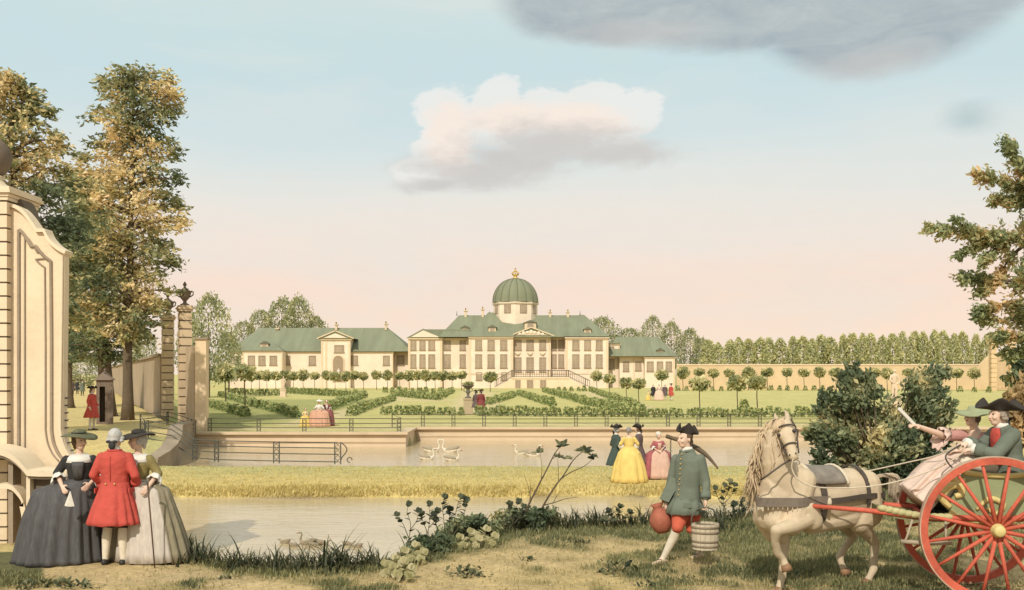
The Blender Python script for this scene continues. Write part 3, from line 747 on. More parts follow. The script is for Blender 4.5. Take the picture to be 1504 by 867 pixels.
# ---------------------------------------------------------------- parterre: box bushes, standard trees, statues, urn
LEAF = leafmat('leaf')
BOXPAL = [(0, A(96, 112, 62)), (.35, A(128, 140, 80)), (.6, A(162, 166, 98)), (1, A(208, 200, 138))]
def bush_mesh(n, seed, cone):
    global RNG
    RNG = np.random.default_rng(seed)
    u = unit(n); h = RNG.random(n)**.8; r = (.30*(1-.55*h*cone))*(.75+.3*RNG.random(n)); a = RNG.random(n)*2*math.pi+h*5
    P = np.stack([r*np.cos(a), r*np.sin(a), .04+h*.66], 1)
    ax = np.stack([np.cos(a)*.7, np.sin(a)*.7, np.full(n, .7)], 1)
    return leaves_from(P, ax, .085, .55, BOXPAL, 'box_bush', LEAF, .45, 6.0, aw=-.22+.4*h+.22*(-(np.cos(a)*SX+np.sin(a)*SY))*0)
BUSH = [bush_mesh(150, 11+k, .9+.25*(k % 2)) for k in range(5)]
rb = random.Random(3); NB = 0; STEPK = 1.08; SPOTS = []
def bush_row(a, b, step, h, label, cat='bush', group='clipped box bushes of the parterre', z=.5, w=1.2):
    """bushes standing from ground point a to ground point b"""
    global NB
    A_, B_ = Vector((*GP(*a), z)), Vector((*GP(*b), z)); L = (B_-A_).length; n = max(1, int(L/(step*STEPK)))
    for k in range(n+1):
        p = A_.lerp(B_, k/n); s = h/.72*rb.uniform(.86, 1.14); SPOTS.append((h/p.y, NB, p+Vector((rb.uniform(-.1, .1), rb.uniform(-.1, .1), 0)), (s*w, s*w, s), rb.random()*6.3, label, cat, group)); NB += 1
# rows: photograph positions of the foot of the first and last bush
bush_row((306, 597), (363, 613), .80, .62, 'dark clipped bush in the row beside the corner post')
bush_row((324, 583), (430, 613), 1.0, .66, 'clipped bush in the diagonal row left of the hooped gowns')
bush_row((334, 580), (416, 581.5), .85, .85, 'clipped bush in the left far row under the small trees')
bush_row((422, 578), (534, 585), .95, .85, 'clipped bush in the row behind the two hooped gowns')
bush_row((483, 603), (533, 585), 1.35, .72, 'clipped bush in the slanting row right of the hooped gowns')
bush_row((515, 611), (578, 588.5), 1.15, .66, 'clipped bush in the slanting row between gowns and urn')
bush_row((564, 609.5), (676, 610.5), .42, .62, 'clipped bush in the front row left of the urn')
bush_row((702, 611), (944, 613), .40, .64, 'clipped bush in the front row right of the urn')
bush_row((566, 577.5), (658, 578.5), 1.1, .9, 'clipped bush in the far row below the middle windows')
bush_row((577, 582), (642, 588), .9, .75, 'clipped bush in the zigzag bed left of the urn')
bush_row((642, 588), (665, 577), 2.4, .8, 'clipped bush in the short arm of the zigzag bed')
bush_row((718, 595), (756, 583), 1.6, .72, 'clipped bush in the row rising toward the staircase')
bush_row((762, 581), (810, 597), 1.6, .74, 'clipped bush in the row falling from the staircase')
bush_row((798, 576), (860, 594.5), 2.4, .8, 'clipped bush in the long diagonal right of the staircase')
bush_row((862, 595), (944, 612), .8, .72, 'clipped bush in the lower diagonal near the garden fence')
bush_row((820, 575.5), (868, 575), 1.1, .85, 'clipped bush below the right stair flight')
bush_row((869, 575.5), (938, 604), 2.3, .74, 'clipped bush in the thin diagonal right of the stair')
bush_row((956, 613.5), (1112, 613.5), .42, .62, 'clipped bush in the front row beside the horse')
bush_row((1116, 613), (1200, 613), .5, .66, 'clipped bush in the front row behind the horse head')
bush_row((995, 574.5), (1085, 575), 1.25, .85, 'clipped bush at the foot of the garden wall')
bush_row((1132, 574), (1220, 574), 1.3, .85, 'clipped bush at the foot of the garden wall beyond the lawn')
bush_row((1390, 576), (1452, 577), 1.6, .85, 'clipped bush at the foot of the garden wall near the park gate')
SPOTS.sort(key=lambda t: -t[0])
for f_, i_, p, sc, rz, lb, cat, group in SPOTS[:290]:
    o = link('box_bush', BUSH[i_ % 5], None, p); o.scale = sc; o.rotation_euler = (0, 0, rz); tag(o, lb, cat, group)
def far_bushes():
    V = []; Fc = []; Cc = []
    for f_, i_, p, sc, rz, lb, cat, group in SPOTS[290:]:
        me = BUSH[i_ % 5]; n = len(me.vertices); v = np.empty(n*3); me.vertices.foreach_get('co', v); v = v.reshape(-1, 3)*np.array(sc); c, s_ = math.cos(rz), math.sin(rz)
        v = np.stack([v[:, 0]*c-v[:, 1]*s_, v[:, 0]*s_+v[:, 1]*c, v[:, 2]], 1)+np.array(p); t = np.empty(len(me.loops), int); me.loops.foreach_get('vertex_index', t); V.append(v); Fc.append(t+sum(len(q) for q in V[:-1])); cc = np.empty(n*4); me.color_attributes['col'].data.foreach_get('color', cc); Cc.append(cc)
    if not V: return
    V = np.concatenate(V); Fc = np.concatenate(Fc); me = bpy.data.meshes.new('far_bushes'); me.vertices.add(len(V)); me.vertices.foreach_set('co', V.reshape(-1)); me.loops.add(len(Fc)); me.loops.foreach_set('vertex_index', Fc); me.polygons.add(len(Fc)//3); me.polygons.foreach_set('loop_start', np.arange(len(Fc)//3)*3); me.update(); me.validate()
    ca = me.color_attributes.new('col', 'FLOAT_COLOR', 'POINT'); ca.data.foreach_set('color', np.concatenate(Cc)); me.materials.append(LEAF); tag(link('far_bushes', me), 'farthest small clipped bushes of the parterre rows', 'bushes', kind='stuff')
far_bushes()
def single_bush(px, py, h, label, w=1.0):
    p = GP(px, py); o = link('box_bush', BUSH[1], None, (p[0], p[1], .5)); o.scale = (h/.72*w, h/.72*w, h/.72); tag(o, label, 'bush')
single_bush(1092, 607, .95, 'taller round bush standing alone behind the front row', 1.3); single_bush(433, 613.5, .75, 'single bush at the end of the diagonal row by the child', 1.2)

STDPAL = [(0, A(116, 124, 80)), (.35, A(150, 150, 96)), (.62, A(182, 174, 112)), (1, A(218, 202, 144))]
BARK = mat('brown_bark', A(92, 78, 56), .95, .25, 4, .6, 18, streak=(6, 6, 1))
def std_crown(n, seed, flat):
    global RNG
    RNG = np.random.default_rng(seed)
    u = unit(n); r = RNG.random((n, 1))**.4; lob = np.array([1+.28*mnoise.noise(Vector(p)*2.6+Vector((seed, 0, 0))) for p in u])[:, None]
    P = u*r*lob*np.array([[.5, .5, .42*flat]])
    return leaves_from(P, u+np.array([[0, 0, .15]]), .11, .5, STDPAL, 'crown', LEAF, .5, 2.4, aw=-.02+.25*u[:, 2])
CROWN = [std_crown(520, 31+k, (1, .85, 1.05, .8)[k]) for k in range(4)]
def trunk_mesh():
    q = MB(); q.tube([(0, 0, 0), (.01, 0, .3), (-.008, .01, .7), (.0, 0, 1.0)], [.028, .02, .018, .014], 8)
    for k in range(5): a = k*1.26; q.tube([(0, 0, .88), (.1*math.cos(a), .1*math.sin(a), 1.02), (.24*math.cos(a), .24*math.sin(a), 1.16)], [.012, .009, .004], 5)
    return q.mesh('trunk', None, True, [BARK])
TRM = trunk_mesh(); NS = 0
def std_tree(px, d, cpy, cr, label, group=None, z=.5, flat=1.0):
    """small standard tree: crown centred at photograph row cpy with radius cr pixels, d metres away"""
    global NS
    zc = CAMZ-(cpy-HY)*d/F; r = cr*d/F; h = zc-z
    R = thing('standard_tree', label, 'tree', (GX(px, d), d, z), group)
    t = link('trunk', TRM, R); t.scale = (h*.9, h*.9, h*.84); c = link('crown', CROWN[NS % 4], R); c.location = (0, 0, h); s = 2*r*1.02; c.scale = (s, s, s*flat); c.rotation_euler = (0, 0, NS*1.3); NS += 1
    return R
for k, px in enumerate([369, 381, 392, 405, 419, 431, 445, 462, 480, 492, 508, 520, 534, 553, 569, 587, 601, 613, 626, 639, 651, 664]):
    std_tree(px, 176+rb.uniform(-3, 3), 552+rb.uniform(-1, 1), 7.6*rb.uniform(.9, 1.15), 'small round tree in the long row before the left wing', 'small round trees before the left wing', flat=1.1)
std_tree(331, 82, 546, 15, 'clipped round tree on thin stem, nearest the corner post'); std_tree(359.5, 79, 547, 16.5, 'clipped round tree on thin stem, second from the corner post')
std_tree(720, 160, 553.5, 10.5, 'single round tree left of the staircase', flat=.9)
std_tree(678, 170, 551, 8, 'pale small tree behind the urn')
for px, d, y, r, lb in ((876.5, 160, 552, 8.5, 'small round tree at the right foot of the stair flight'), (895, 150, 556.5, 9.5, 'round tree before the link of the right wing'), (920, 97, 562.5, 10, 'round tree on thin stem, left of the pair near the lawn group'), (938, 84, 563.5, 10.5, 'round tree on thin stem, right of the pair near the lawn group'), (972, 150, 551, 10, 'flat crowned tree above the group on the lawn'),
                        (1027.5, 70, 564, 14.5, 'larger round tree behind the fence, leftmost of three'), (1083, 73, 562, 14, 'larger round tree behind the fence, middle of three'), (1112, 69, 562, 14.5, 'larger round tree behind the fence, rightmost of three')):
    std_tree(px, d, y, r, lb, 'larger round trees on the lawn' if r > 12 else None, flat=.85 if px == 972 else 1)
for px in (1003, 1026.5, 1048, 1071, 1099, 1127, 1156, 1181, 1204, 1228, 1258, 1283, 1303, 1334, 1372, 1405, 1431):
    std_tree(px, 170+rb.uniform(-4, 4), 547.5+rb.uniform(-1.2, 1.2), 8.6*rb.uniform(.9, 1.15), 'small round tree in the row before the garden wall', 'small round trees before the garden wall')

STAT = mat('pale_statue_stone', A(232, 202, 168), .9, .1, 3, .3, 20, stain=.2); STATG = mat('grey_statue_stone', A(176, 156, 128), .9, .15, 3, .3, 20, stain=.35)
def statue(px, py, z, hpx, label, m, arm=1, name='statue', ped=.36, d=None):
    d = d or gd(py, z); H = hpx*d/F; x = GX(px, d); R = thing(name, label, 'statue', (x, d, z)); hp = H*ped; o = Vector((x, d, z))
    q = MB(); w = H*.13; q.span((x-w*1.25, d-w*1.25, z), (x+w*1.25, d+w*1.25, z+hp*.12)); q.span((x-w, d-w, z+hp*.121), (x+w, d+w, z+hp*.85)); q.span((x-w*1.2, d-w*1.2, z+hp*.851), (x+w*1.2, d+w*1.2, z+hp)); q.build('pedestal', m, R)
    s = (H-hp)/1.8; b = o+Vector((0, 0, hp)); q = MB(); P = lambda a, c, e: b+Vector((a*s, c*s, e*s))
    q.cap(P(-.09, 0, .05), .07*s, P(-.08, -.02, .5), .085*s); q.cap(P(-.08, -.02, .5), .085*s, P(-.07, 0, .95), .12*s); q.cap(P(.10, -.05, .05), .07*s, P(.12, -.08, .5), .085*s); q.cap(P(.12, -.08, .5), .085*s, P(.06, 0, .95), .12*s)
    q.cap(P(0, 0, .95), .16*s, P(.02, 0, 1.35), .17*s); q.cap(P(.02, 0, 1.4), .07*s, P(.03, -.02, 1.56), .06*s); q.ell(P(.03, -.03, 1.68), (.095*s, .11*s, .125*s)); q.cap(P(.03, -.13*1, 1.68), .02*s, P(.03, -.15, 1.65), .02*s, 6)
    q.cap(P(-.18, 0, 1.4), .065*s, P(-.28, -.08, 1.12), .055*s); q.cap(P(-.28, -.08, 1.12), .055*s, P(-.16, -.2, .96), .045*s); q.cap(P(.2, 0, 1.4), .065*s, P(.32, -.05, 1.5 if arm > 0 else 1.12), .055*s); q.cap(P(.32, -.05, 1.5 if arm > 0 else 1.12), .055*s, P(.28, -.12, 1.8 if arm > 0 else .9), .045*s)
    q.cap(P(.02, .12, 1.3), .08*s, P(.16, .12, .1), .12*s); q.cap(P(-.16, .02, 1.0), .06*s, P(.18, -.08, .86), .08*s)
    q.fuse('figure', m, R, .02 if s > .6 else .03, 2)
statue(416, 583, .5, 30, 'small pale statue on a pedestal among the left bushes', STAT, -1)
statue(1313, 604, .5, 64, 'pale standing statue on a tall pedestal rising between the shrub tops', STAT, -1, d=72)
statue(497, 548, 2.4, 15, 'small white statue standing in the niche of the left wing', mat('white_marble', A(240, 222, 196), .8, .05, 4), -1, d=202.1, ped=.2)
def garden_urn():
    d = gd(608, .5); x = GX(687.5, d); R = thing('garden_urn', 'large grey urn planted with leaves on a square pale pedestal', 'urn', (x, d, .5)); w = .30
    q = MB(); q.span((x-w*1.25, d-w*1.25, .48), (x+w*1.25, d+w*1.25, .58)); q.span((x-w, d-w, .581), (x+w, d+w, 1.46)); q.span((x-w*1.15, d-w*1.15, 1.461), (x+w*1.15, d+w*1.15, 1.58)); q.build('pedestal', mat('pedestal_stone', A(196, 170, 132), .9, .1, 2, .3, 12, stain=.25), R)
    q = MB(); q.lathe([(r, 1.581+z) for r, z in ((.001, 0), (.22, 0), (.22, .06), (.10, .12), (.08, .28), (.13, .34), (.16, .42), (.12, .52), (.11, .60), (.30, .74), (.40, .84), (.43, .86), (.40, .89), (.001, .86))], 20, (x, d, 0)); q.build('bowl', DARKU, R, True)
    for e in (-1, 1): q = MB(); q.tube([(x+e*.14, d, 1.98), (x+e*.28, d, 2.05), (x+e*.30, d, 2.2), (x+e*.2, d, 2.28)], .025, 6); q.build('handle', DARKU, R, True)
    c = link('plant', CROWN[1], R); c.location = (0, 0, 2.52-.5); c.scale = (.8, .8, .55)
DARKU = mat('urn_lead', A(120, 108, 92), .8, .2, 3, .3, 15)
garden_urn()
def onground(px, d, dz=-.012):
    x = GX(px, d); return Vector((x, d, fine_z(x, d)+dz))
# ---------------------------------------------------------------- gate wall on the left, avenue walls, fences
GATEST = mat('warm_gate_stone', A(240, 212, 170), .9, .09, .9, .4, 12, stain=.42); GATEMO = mat('warm_gate_moulding', A(242, 216, 176), .9, .08, 1.2, .3, 12, stain=.3); GREYST = mat('weathered_grey_stone', A(168, 146, 118), .92, .14, 1.5, .5, 12, stain=.4); DARKST = mat('dark_weathered_stone', A(124, 106, 86), .92, .2, 2, .5, 12, stain=.4)
def spl(pts, n=6):
    out = []
    for i in range(len(pts)-1):
        for j in range(n):
            p0 = pts[max(i-1, 0)]; p1 = pts[i]; p2 = pts[i+1]; p3 = pts[min(i+2, len(pts)-1)]; t = j/n
            out.append(tuple(.5*((2*p1[k])+(-p0[k]+p2[k])*t+(2*p0[k]-5*p1[k]+4*p2[k]-p3[k])*t*t+(-p0[k]+3*p1[k]-3*p2[k]+p3[k])*t**3) for k in range(len(p1))))
    out.append(pts[-1]); return out
def gate_wall():
    d = 15.3   # front face of the wing
    def W(px, py, dd=d): v = J(px, py, dd); return (v.x, v.z)
    base = W(12, 792)[1]
    R = thing('gate_wall', 'tall warm stone gate wing with scrolled top and recessed panel', 'wall', Vector((W(55, 0)[0], d, .7)))
    top = spl([W(8, 305), W(19, 305.5), W(30, 311), W(40, 321), W(48, 332), W(55, 342)])+[W(65, 342)]+spl([W(66, 343), W(70, 352), W(77, 361), W(87, 369), W(97, 374)])
    right = [W(95, 376), W(93.5, 500), W(92, 610)]+spl([W(92, 632), W(96, 652), W(106, 672), W(122, 690)])
    poly = [W(8, 800)]+top[:1]+top[1:]+right+[W(122, 800)]
    q = MB(); q.extrude(poly, d, d+.16); q.build('wall', GATEST, R)
    q = MB(); off = [(x+.02, z+.055) for x, z in top]; q.band(off, [(x, z+.004) for x, z in top], d-.06, d+.21); q.build('coping', GATEMO, R)
    # raised panel moulding repeating the scroll
    ip = [W(28, 660)]+[W(28, 338)]+spl([W(29, 338), W(35, 344), W(42, 355), W(46, 362)])+[W(53, 362)]+spl([W(54, 363), W(60, 371), W(68, 379), W(75, 384)])+[W(76, 500), W(76, 630)]+spl([W(76, 632), W(79, 650), W(86, 666), W(95, 677)])
    for o_, w_, nm in ((0, .05, 'panel_moulding'), (.09, .025, 'panel_bead')):
        pts = [Vector((x, d-.012-o_*.0, z)) for x, z in ip]
        c = Vector((sum(p.x for p in pts)/len(pts), d, sum(p.z for p in pts)/len(pts)))
        pts = [Vector((p.x+(c.x-p.x)/abs(c.x-p.x+1e-6)*o_, p.y, p.z-o_*(1 if p.z > c.z else 0))) for p in pts]
        q = MB(); q.tube(pts, w_*.5, 8); q.build(nm, GREYST, R)
    q = MB(); q.tube([Vector((x-.03, d-.02, z)) for x, z in right], .022, 8); q.build('edge_roll', GATEMO, R)
    st = mat('iron_spike', (.05, .04, .03), .6, .2, 8)
    for k in range(8):
        py = 585+k*11; px = interp([(585, 92.3), (632, 92), (652, 96), (672, 106)], py); x, z = W(px, py)
        q = MB(); q.tube([(x, d+.08, z), (x+.035, d+.08, z+.0), (x+.06, d+.08, z+.018)], [.014, .012, .003], 6); q.build('spike', st, R)
    # pier with banded courses, cornice and ball
    dp = 15.16; x1 = J(10, 0, dp).x; x0 = x1-.95; cy = dp+.48
    P = thing('gate_pier', 'banded stone gate pier with heavy cornice and dark ball at the photo edge', 'pillar', Vector(((x0+x1)/2, cy, .7)))
    zt = J(0, 294, dp).z; q = MB(); n = 26; zb = .55; jm = MB()
    for k in range(n):
        a = zb+(zt-zb)*k/n; b = zb+(zt-zb)*(k+1)/n; q.span((x0, dp, a), (x1, dp+.95, b-.026)); jm.span((x0+.02, dp+.02, b-.0258), (x1-.02, dp+.93, b-.0002))
    q.build('shaft', GATEST, P); jm.build('joint', DARKST, P)
    q = MB(); c = ((x0+x1)/2, cy)
    for h0, h1, o in ((0, .05, .02), (.053, .10, .04), (.103, .15, .08), (.153, .20, .06)): q.span((x0-o, dp-o, zt+h0), (x1+o, dp+.95+o, zt+h1))
    q.build('cornice', GATEMO, P)
    q = MB(); q.lathe([(.34, zt+.203), (.36, zt+.25), (.22, zt+.32), (.16, zt+.40), (.2, zt+.44)], 28, (c[0], c[1], 0)); q.build('ball_base', GATEMO, P, True)
    q = MB(); q.ell((J(-17, 0, cy).x, cy, zt+.44+.29), .33, 28, 18); q.build('ball', DARKST, P, True)
    q = MB(); q.extrude([(x1+.01, zt-.28), (x1+.2, zt-.28), (x1+.14, zt-.1), (x1+.08, zt+.04), (x1+.01, zt+.10)], dp+.3, dp+.7); q.build('bracket', DARKST, P)
    # curved parapet in front of it
    e = 14.6
    def V(px, py): v = J(px, py, e); return (v.x, v.z)
    B = thing('parapet', 'low stone parapet with curved coping and open arched brace below the gate wing', 'wall', Vector((V(30, 0)[0], e, .7)))
    cv = spl([V(-60, 660), V(-20, 656), V(0, 659), V(16, 665), V(30, 676), V(42, 690)])+[V(60, 691), V(90, 691), V(100, 691)]
    q = MB(); q.band(cv, [(x, z-.085) for x, z in cv], e-.05, e+.55); q.build('coping', GATEMO, B)
    q = MB(); q.band([(x, z-.088) for x, z in cv], [(x, z-.125) for x, z in cv], e-.01, e+.5); q.build('under_moulding', GREYST, B)
    q = MB(); q.extrude([V(38.5, 701), V(44, 701), V(44, 800), V(38.5, 800)], e, e+.4); q.build('post', GATEMO, B)
    q = MB(); q.extrude([V(44.3, 702), V(100, 702), V(100, 800), V(44.3, 800)], e+.12, e+.4); q.build('recess_shade', DARKST, B)  # dark stone panel stands in for the shade of the recess
    q = MB(); br = spl([V(-10, 712), V(10, 712), V(22, 721), V(32, 738), V(38, 768)]); q.band(br, [(x-.0, z-.07) for x, z in br[:-6]]+[(x-.07, z-.02) for x, z in br[-6:]], e+.05, e+.3); q.build('brace', GATEMO, B)
    q = MB(); q.extrude([V(7, 668), V(14, 670), V(14, 800), V(7, 800)], e+.1, e+.35); q.build('upright', GREYST, B)
gate_wall()

def sentry_box():
    c = onground(154, 47.5); R = thing('sentry_box', 'narrow grey wooden sentry box with peaked roof below the trees', 'sentry box', c)
    WD = mat('grey_boards', A(134, 112, 92), .9, .2, 3, .4, 20, streak=(8, 8, .5)); w, h, dp = .36, 2.05, .36
    q = MB(); M = Matrix.Rotation(.35, 3, 'Z')
    def bx(a, b): q.box(c+M@Vector([(a[i]+b[i])/2 for i in range(3)]), [abs(b[i]-a[i]) for i in range(3)], M=M)
    bx((-w, -dp, 0), (-w+.05, dp, h)); bx((w-.05, -dp, 0), (w, dp, h)); bx((-w+.051, dp-.05, 0), (w-.051, dp, h)); bx((-w+.051, -dp, h-.3), (w-.051, -dp+.05, h)); bx((-w+.051, -dp, 0), (w-.051, -dp+.05, .12)); bx((-w+.051, -dp, .121), (-w+.14, -dp+.05, h-.301)); bx((.02, -dp, .121), (w-.051, -dp+.05, h-.301)); q.build('walls', WD, R)
    q = MB(); o = .1; pts = [(-w-o, -dp-o, h), (w+o, -dp-o, h), (w+o, dp+o, h), (-w-o, dp+o, h), (0, 0, h+.45)]; q.add([c+M@Vector(p) for p in pts], [(0, 1, 4), (1, 2, 4), (2, 3, 4), (3, 0, 4), (0, 3, 2, 1)]); q.build('roof', WD, R)
    q = MB(); q.ell(c+Vector((0, 0, h+.47)), .06); q.build('knob', WD, R, True)
    q = MB(); cc = c+M@Vector((.18, -dp-.02, h-.55)); q.box(cc, (.18, .03, .2), M=M); q.build('plate', DARKST, R)
sentry_box()

def avenue_walls():
    WM = mat('avenue_wall_plaster', A(186, 162, 130), .92, .12, .6, .35, 8, stain=.45)
    R = thing('park_wall', 'long weathered wall running back from the urn topped pillars along the avenue', 'wall', Vector((wall_x(62), 62, .9)))
    n = 12; ys = [59.5+k*(170-59.5)/n for k in range(n+1)]
    q = MB()
    for a, b in zip(ys, ys[1:]):
        x0, x1 = wall_x(a), wall_x(b); q.add([(x0, a, .3), (x0+.4, a, .3), (x1+.4, b, .3), (x1, b, .3), (x0, a, 4.25), (x0+.4, a, 4.25), (x1+.4, b, 4.25), (x1, b, 4.25)], [(0, 1, 5, 4), (1, 2, 6, 5), (2, 3, 7, 6), (3, 0, 4, 7), (4, 5, 6, 7), (0, 3, 2, 1)])
    q.build('wall', WM, R)
    q = MB(); a, b = Vector((wall_x(ys[0])+.2, ys[0], 4.33)), Vector((wall_x(ys[-1])+.2, ys[-1], 4.33)); q.beam(a, b, .62, .14); q.build('coping', GREYST, R)
avenue_walls()
def urn_profile(s):
    return [(.001, 0), (.26*s, 0), (.26*s, .07*s), (.12*s, .14*s), (.09*s, .24*s), (.14*s, .30*s), (.27*s, .46*s), (.34*s, .66*s), (.36*s, .76*s), (.42*s, .80*s), (.42*s, .84*s), (.30*s, .88*s), (.16*s, .98*s), (.08*s, 1.06*s), (.05*s, 1.12*s), (.10*s, 1.18*s), (.11*s, 1.26*s), (.03*s, 1.40*s), (.001, 1.42*s)]
WALL2 = mat('corner_wall_plaster', A(206, 178, 142), .92, .12, .6, .35, 8, stain=.4)
def gate_pillars():
    PM = mat('pillar_stone', A(214, 184, 142), .92, .12, .8, .4, 10, stain=.35)
    for (a, b, d, pt, us, lb) in ((236, 257, 58.5, 471, 40, 'banded stone pillar with urn, the farther and shorter of the avenue pair'), (260, 283, 52.5, 458, 43, 'banded stone pillar with urn, the nearer and taller of the avenue pair')):
        x0, x1 = GX(a, d), GX(b, d); w = x1-x0; cx = (x0+x1)/2; zb = .8; zt = CAMZ-(pt-HY)*d/F
        R = thing('gate_pillar', lb, 'pillar', Vector((cx, d, .9)), 'urn topped pillars of the avenue'); q = MB(); n = 13; M = Matrix.Rotation(.5, 3, 'Z'); w *= .74; jm = MB()
        for k in range(n):
            z0 = zb+(zt-zb)*k/n; z1 = zb+(zt-zb)*(k+1)/n; q.box((cx, d, (z0+z1-.07)/2), (w, w, z1-.07-z0), M=M); jm.box((cx, d, z1-.0355), (w*.90, w*.90, .069), M=M)
        q.build('shaft', PM, R); jm.build('joint', DARKST, R)
        q = MB(); q.box((cx, d, zt+.06), (w*1.15, w*1.15, .11), M=M); q.box((cx, d, zt+.17), (w*1.32, w*1.32, .10), M=M); q.box((cx, d, zt+.27), (w*1.1, w*1.1, .09), M=M); q.build('cornice', PM, R)
        s = us*d/F/1.42*.82; U = thing('urn', 'grey stone urn with flame finial on the '+('farther avenue pillar' if d > 55 else 'nearer avenue pillar'), 'urn', Vector((cx, d, zt+.317)), 'urns on the avenue pillars')
        q = MB(); q.lathe([(r, z+zt+.317) for r, z in urn_profile(s)], 20, (cx, d, 0)); q.build('bowl', DARKST, U, True)
        for e in (-1, 1): q = MB(); q.tube([(cx+e*.30*s, d, zt+.317+.5*s), (cx+e*.48*s, d, zt+.317+.62*s), (cx+e*.50*s, d, zt+.317+.80*s), (cx+e*.38*s, d, zt+.317+.86*s)], .04*s, 6); q.build('handle', DARKST, U, True)
    # wall piece and end post at the corner of the embankment
    R = thing('corner_wall', 'short plain wall with tall capped end post beside the embankment', 'wall', Vector((GX(295, 48.2), 48.2, .6)))
    d0, d1 = 52.0, 48.7; q = MB(); a = Vector((GX(278, d0), d0, 0)); b = Vector((GX(290, d1), d1, 0)); zt = J(0, 509, 50).z
    q.beam(a+Vector((0, 0, (zt+.3)/2)), b+Vector((0, 0, (zt+.3)/2)), .35, zt-.3); q.build('wall', WALL2, R)
    x0, x1 = GX(288.5, 48.2), GX(304.5, 48.2); zt = J(0, 499, 48.2).z; q = MB(); q.span((x0, 48.0, .3), (x1, 48.45, zt)); q.build('post', mat('end_post_stone', A(236, 204, 158), .9, .08, .7, .3, 8, stain=.25), R)
    q = MB(); q.span((x0-.07, 47.92, zt+.003), (x1+.07, 48.53, zt+.09)); q.build('cap', GREYST, R)
gate_pillars()

def rail_fence(name, label, pts, h, posts, rails=(.97, .62, .30), pw=.16, r=.02, mt=None, lattice=True, end_scroll=False, part='post'):
    """iron rails between double-bar posts; pts: ground polyline, posts: list of distances along it"""
    mt = mt or IRON2; pts = [Vector(p) for p in pts]; o = pts[0].lerp(pts[-1], .5); R = thing(name, label, 'fence', o)
    seg = [(a, b, (b-a).length) for a, b in zip(pts, pts[1:])]; tot = sum(s[2] for s in seg)
    def along(s):
        for a, b, l in seg:
            if s <= l+1e-6: return a.lerp(b, s/l), (b-a).normalized()
            s -= l
        return pts[-1], (seg[-1][1]-seg[-1][0]).normalized()
    for f in rails:
        q = MB(); q.tube([p+Vector((0, 0, h*f)) for p in pts], r, 6); q.build('rail', mt, R)
    for s in posts:
        c, d = along(min(max(s, 0), tot)); d = Vector((d.x, d.y, 0)).normalized(); q = MB()
        for e in (-.5, .5): q.box(c+d*pw*e+Vector((0, 0, h*.5-.02)), (.034, .034, h+.04), M=Matrix((d, Vector((-d.y, d.x, 0)), Vector((0, 0, 1)))).transposed())
        if lattice:
            k = 4
            for i in range(k):
                z0, z1 = h*i/k, h*(i+1)/k; e = 1 if i % 2 else -1
                q.beam(c+d*pw*.5*e+Vector((0, 0, z0)), c-d*pw*.5*e+Vector((0, 0, z1)), .016, .016); q.beam(c-d*pw*.5*e+Vector((0, 0, z0)), c+d*pw*.5*e+Vector((0, 0, z1)), .0155, .0155)
        q.build(part, mt, R)
    if end_scroll:
        c, d = along(tot); q = MB(); pts2 = [c+d*(pw*.5+.25*math.sin(t*1.6)*h*.9+.06*t)+Vector((0, 0, h*(1-.31*t))) for t in [k*.25 for k in range(12)]]; q.tube(pts2, .02, 6)
        q.tube([c+d*(pw+.22+.09*math.cos(t))+Vector((0, 0, .12+.09*math.sin(t))) for t in [k*.6 for k in range(9)]], .018, 6); q.build('scroll', mt, R, True)
    return R
FE = mat('green_grey_iron', A(96, 90, 68), .7, .2, 8)
# along the terrace edge
d = 47.9; zz = .51
pl = [(GX(p, d), d, zz) for p in (306, 588)]
rail_fence('garden_fence', 'low iron garden fence on the projecting left end of the embankment', pl, .64, [GX(p, d)-GX(306, d) for p in (308, 380, 447, 516, 586)], mt=FE)
d = 52.4; pl = [(GX(589, 47.9), 47.95, zz), (GX(576, d), d, zz), (GX(1240, d), d, zz)]; L0 = (Vector(pl[1])-Vector(pl[0])).length
rail_fence('garden_fence', 'long low iron garden fence along the embankment below the parterre', pl, .66, [L0]+[L0+GX(p, d)-GX(576, d) for p in range(621, 1240, 45)], mt=FE)
# along the left end of the canal
def og(px, d): return onground(px, d, 0)
p0 = [og(215, 39.3), og(252, 38.6), og(286, 38.0), og(318, 37.2), og(406, 36.6), og(496, 36.2)]
for p in p0: p.z = max(p.z, .06)
Ls = [0]
for a, b in zip(p0, p0[1:]): Ls.append(Ls[-1]+(b-a).length)
rail_fence('canal_fence', 'iron rail fence with latticed posts along the near edge of the canal', p0, .74, [Ls[0], Ls[2], Ls[3], Ls[4], Ls[5]], rails=(.98, .72, .42, .06), pw=.22, r=.02, mt=IRON2, end_scroll=True)
p1 = [og(214, 39.4), og(206, 43), og(246, 46.5), og(284, 46.8)]
for p in p1: p.z = max(p.z, .5)
Lq = [0]
for a, b in zip(p1, p1[1:]): Lq.append(Lq[-1]+(b-a).length)
rail_fence('canal_fence', 'iron rail fence turning back from the canal head toward the end post', p1, .62, [Lq[0]+.1, Lq[1], Lq[2], Lq[3]], rails=(.98, .66, .34), pw=.2, r=.017, mt=IRON2)
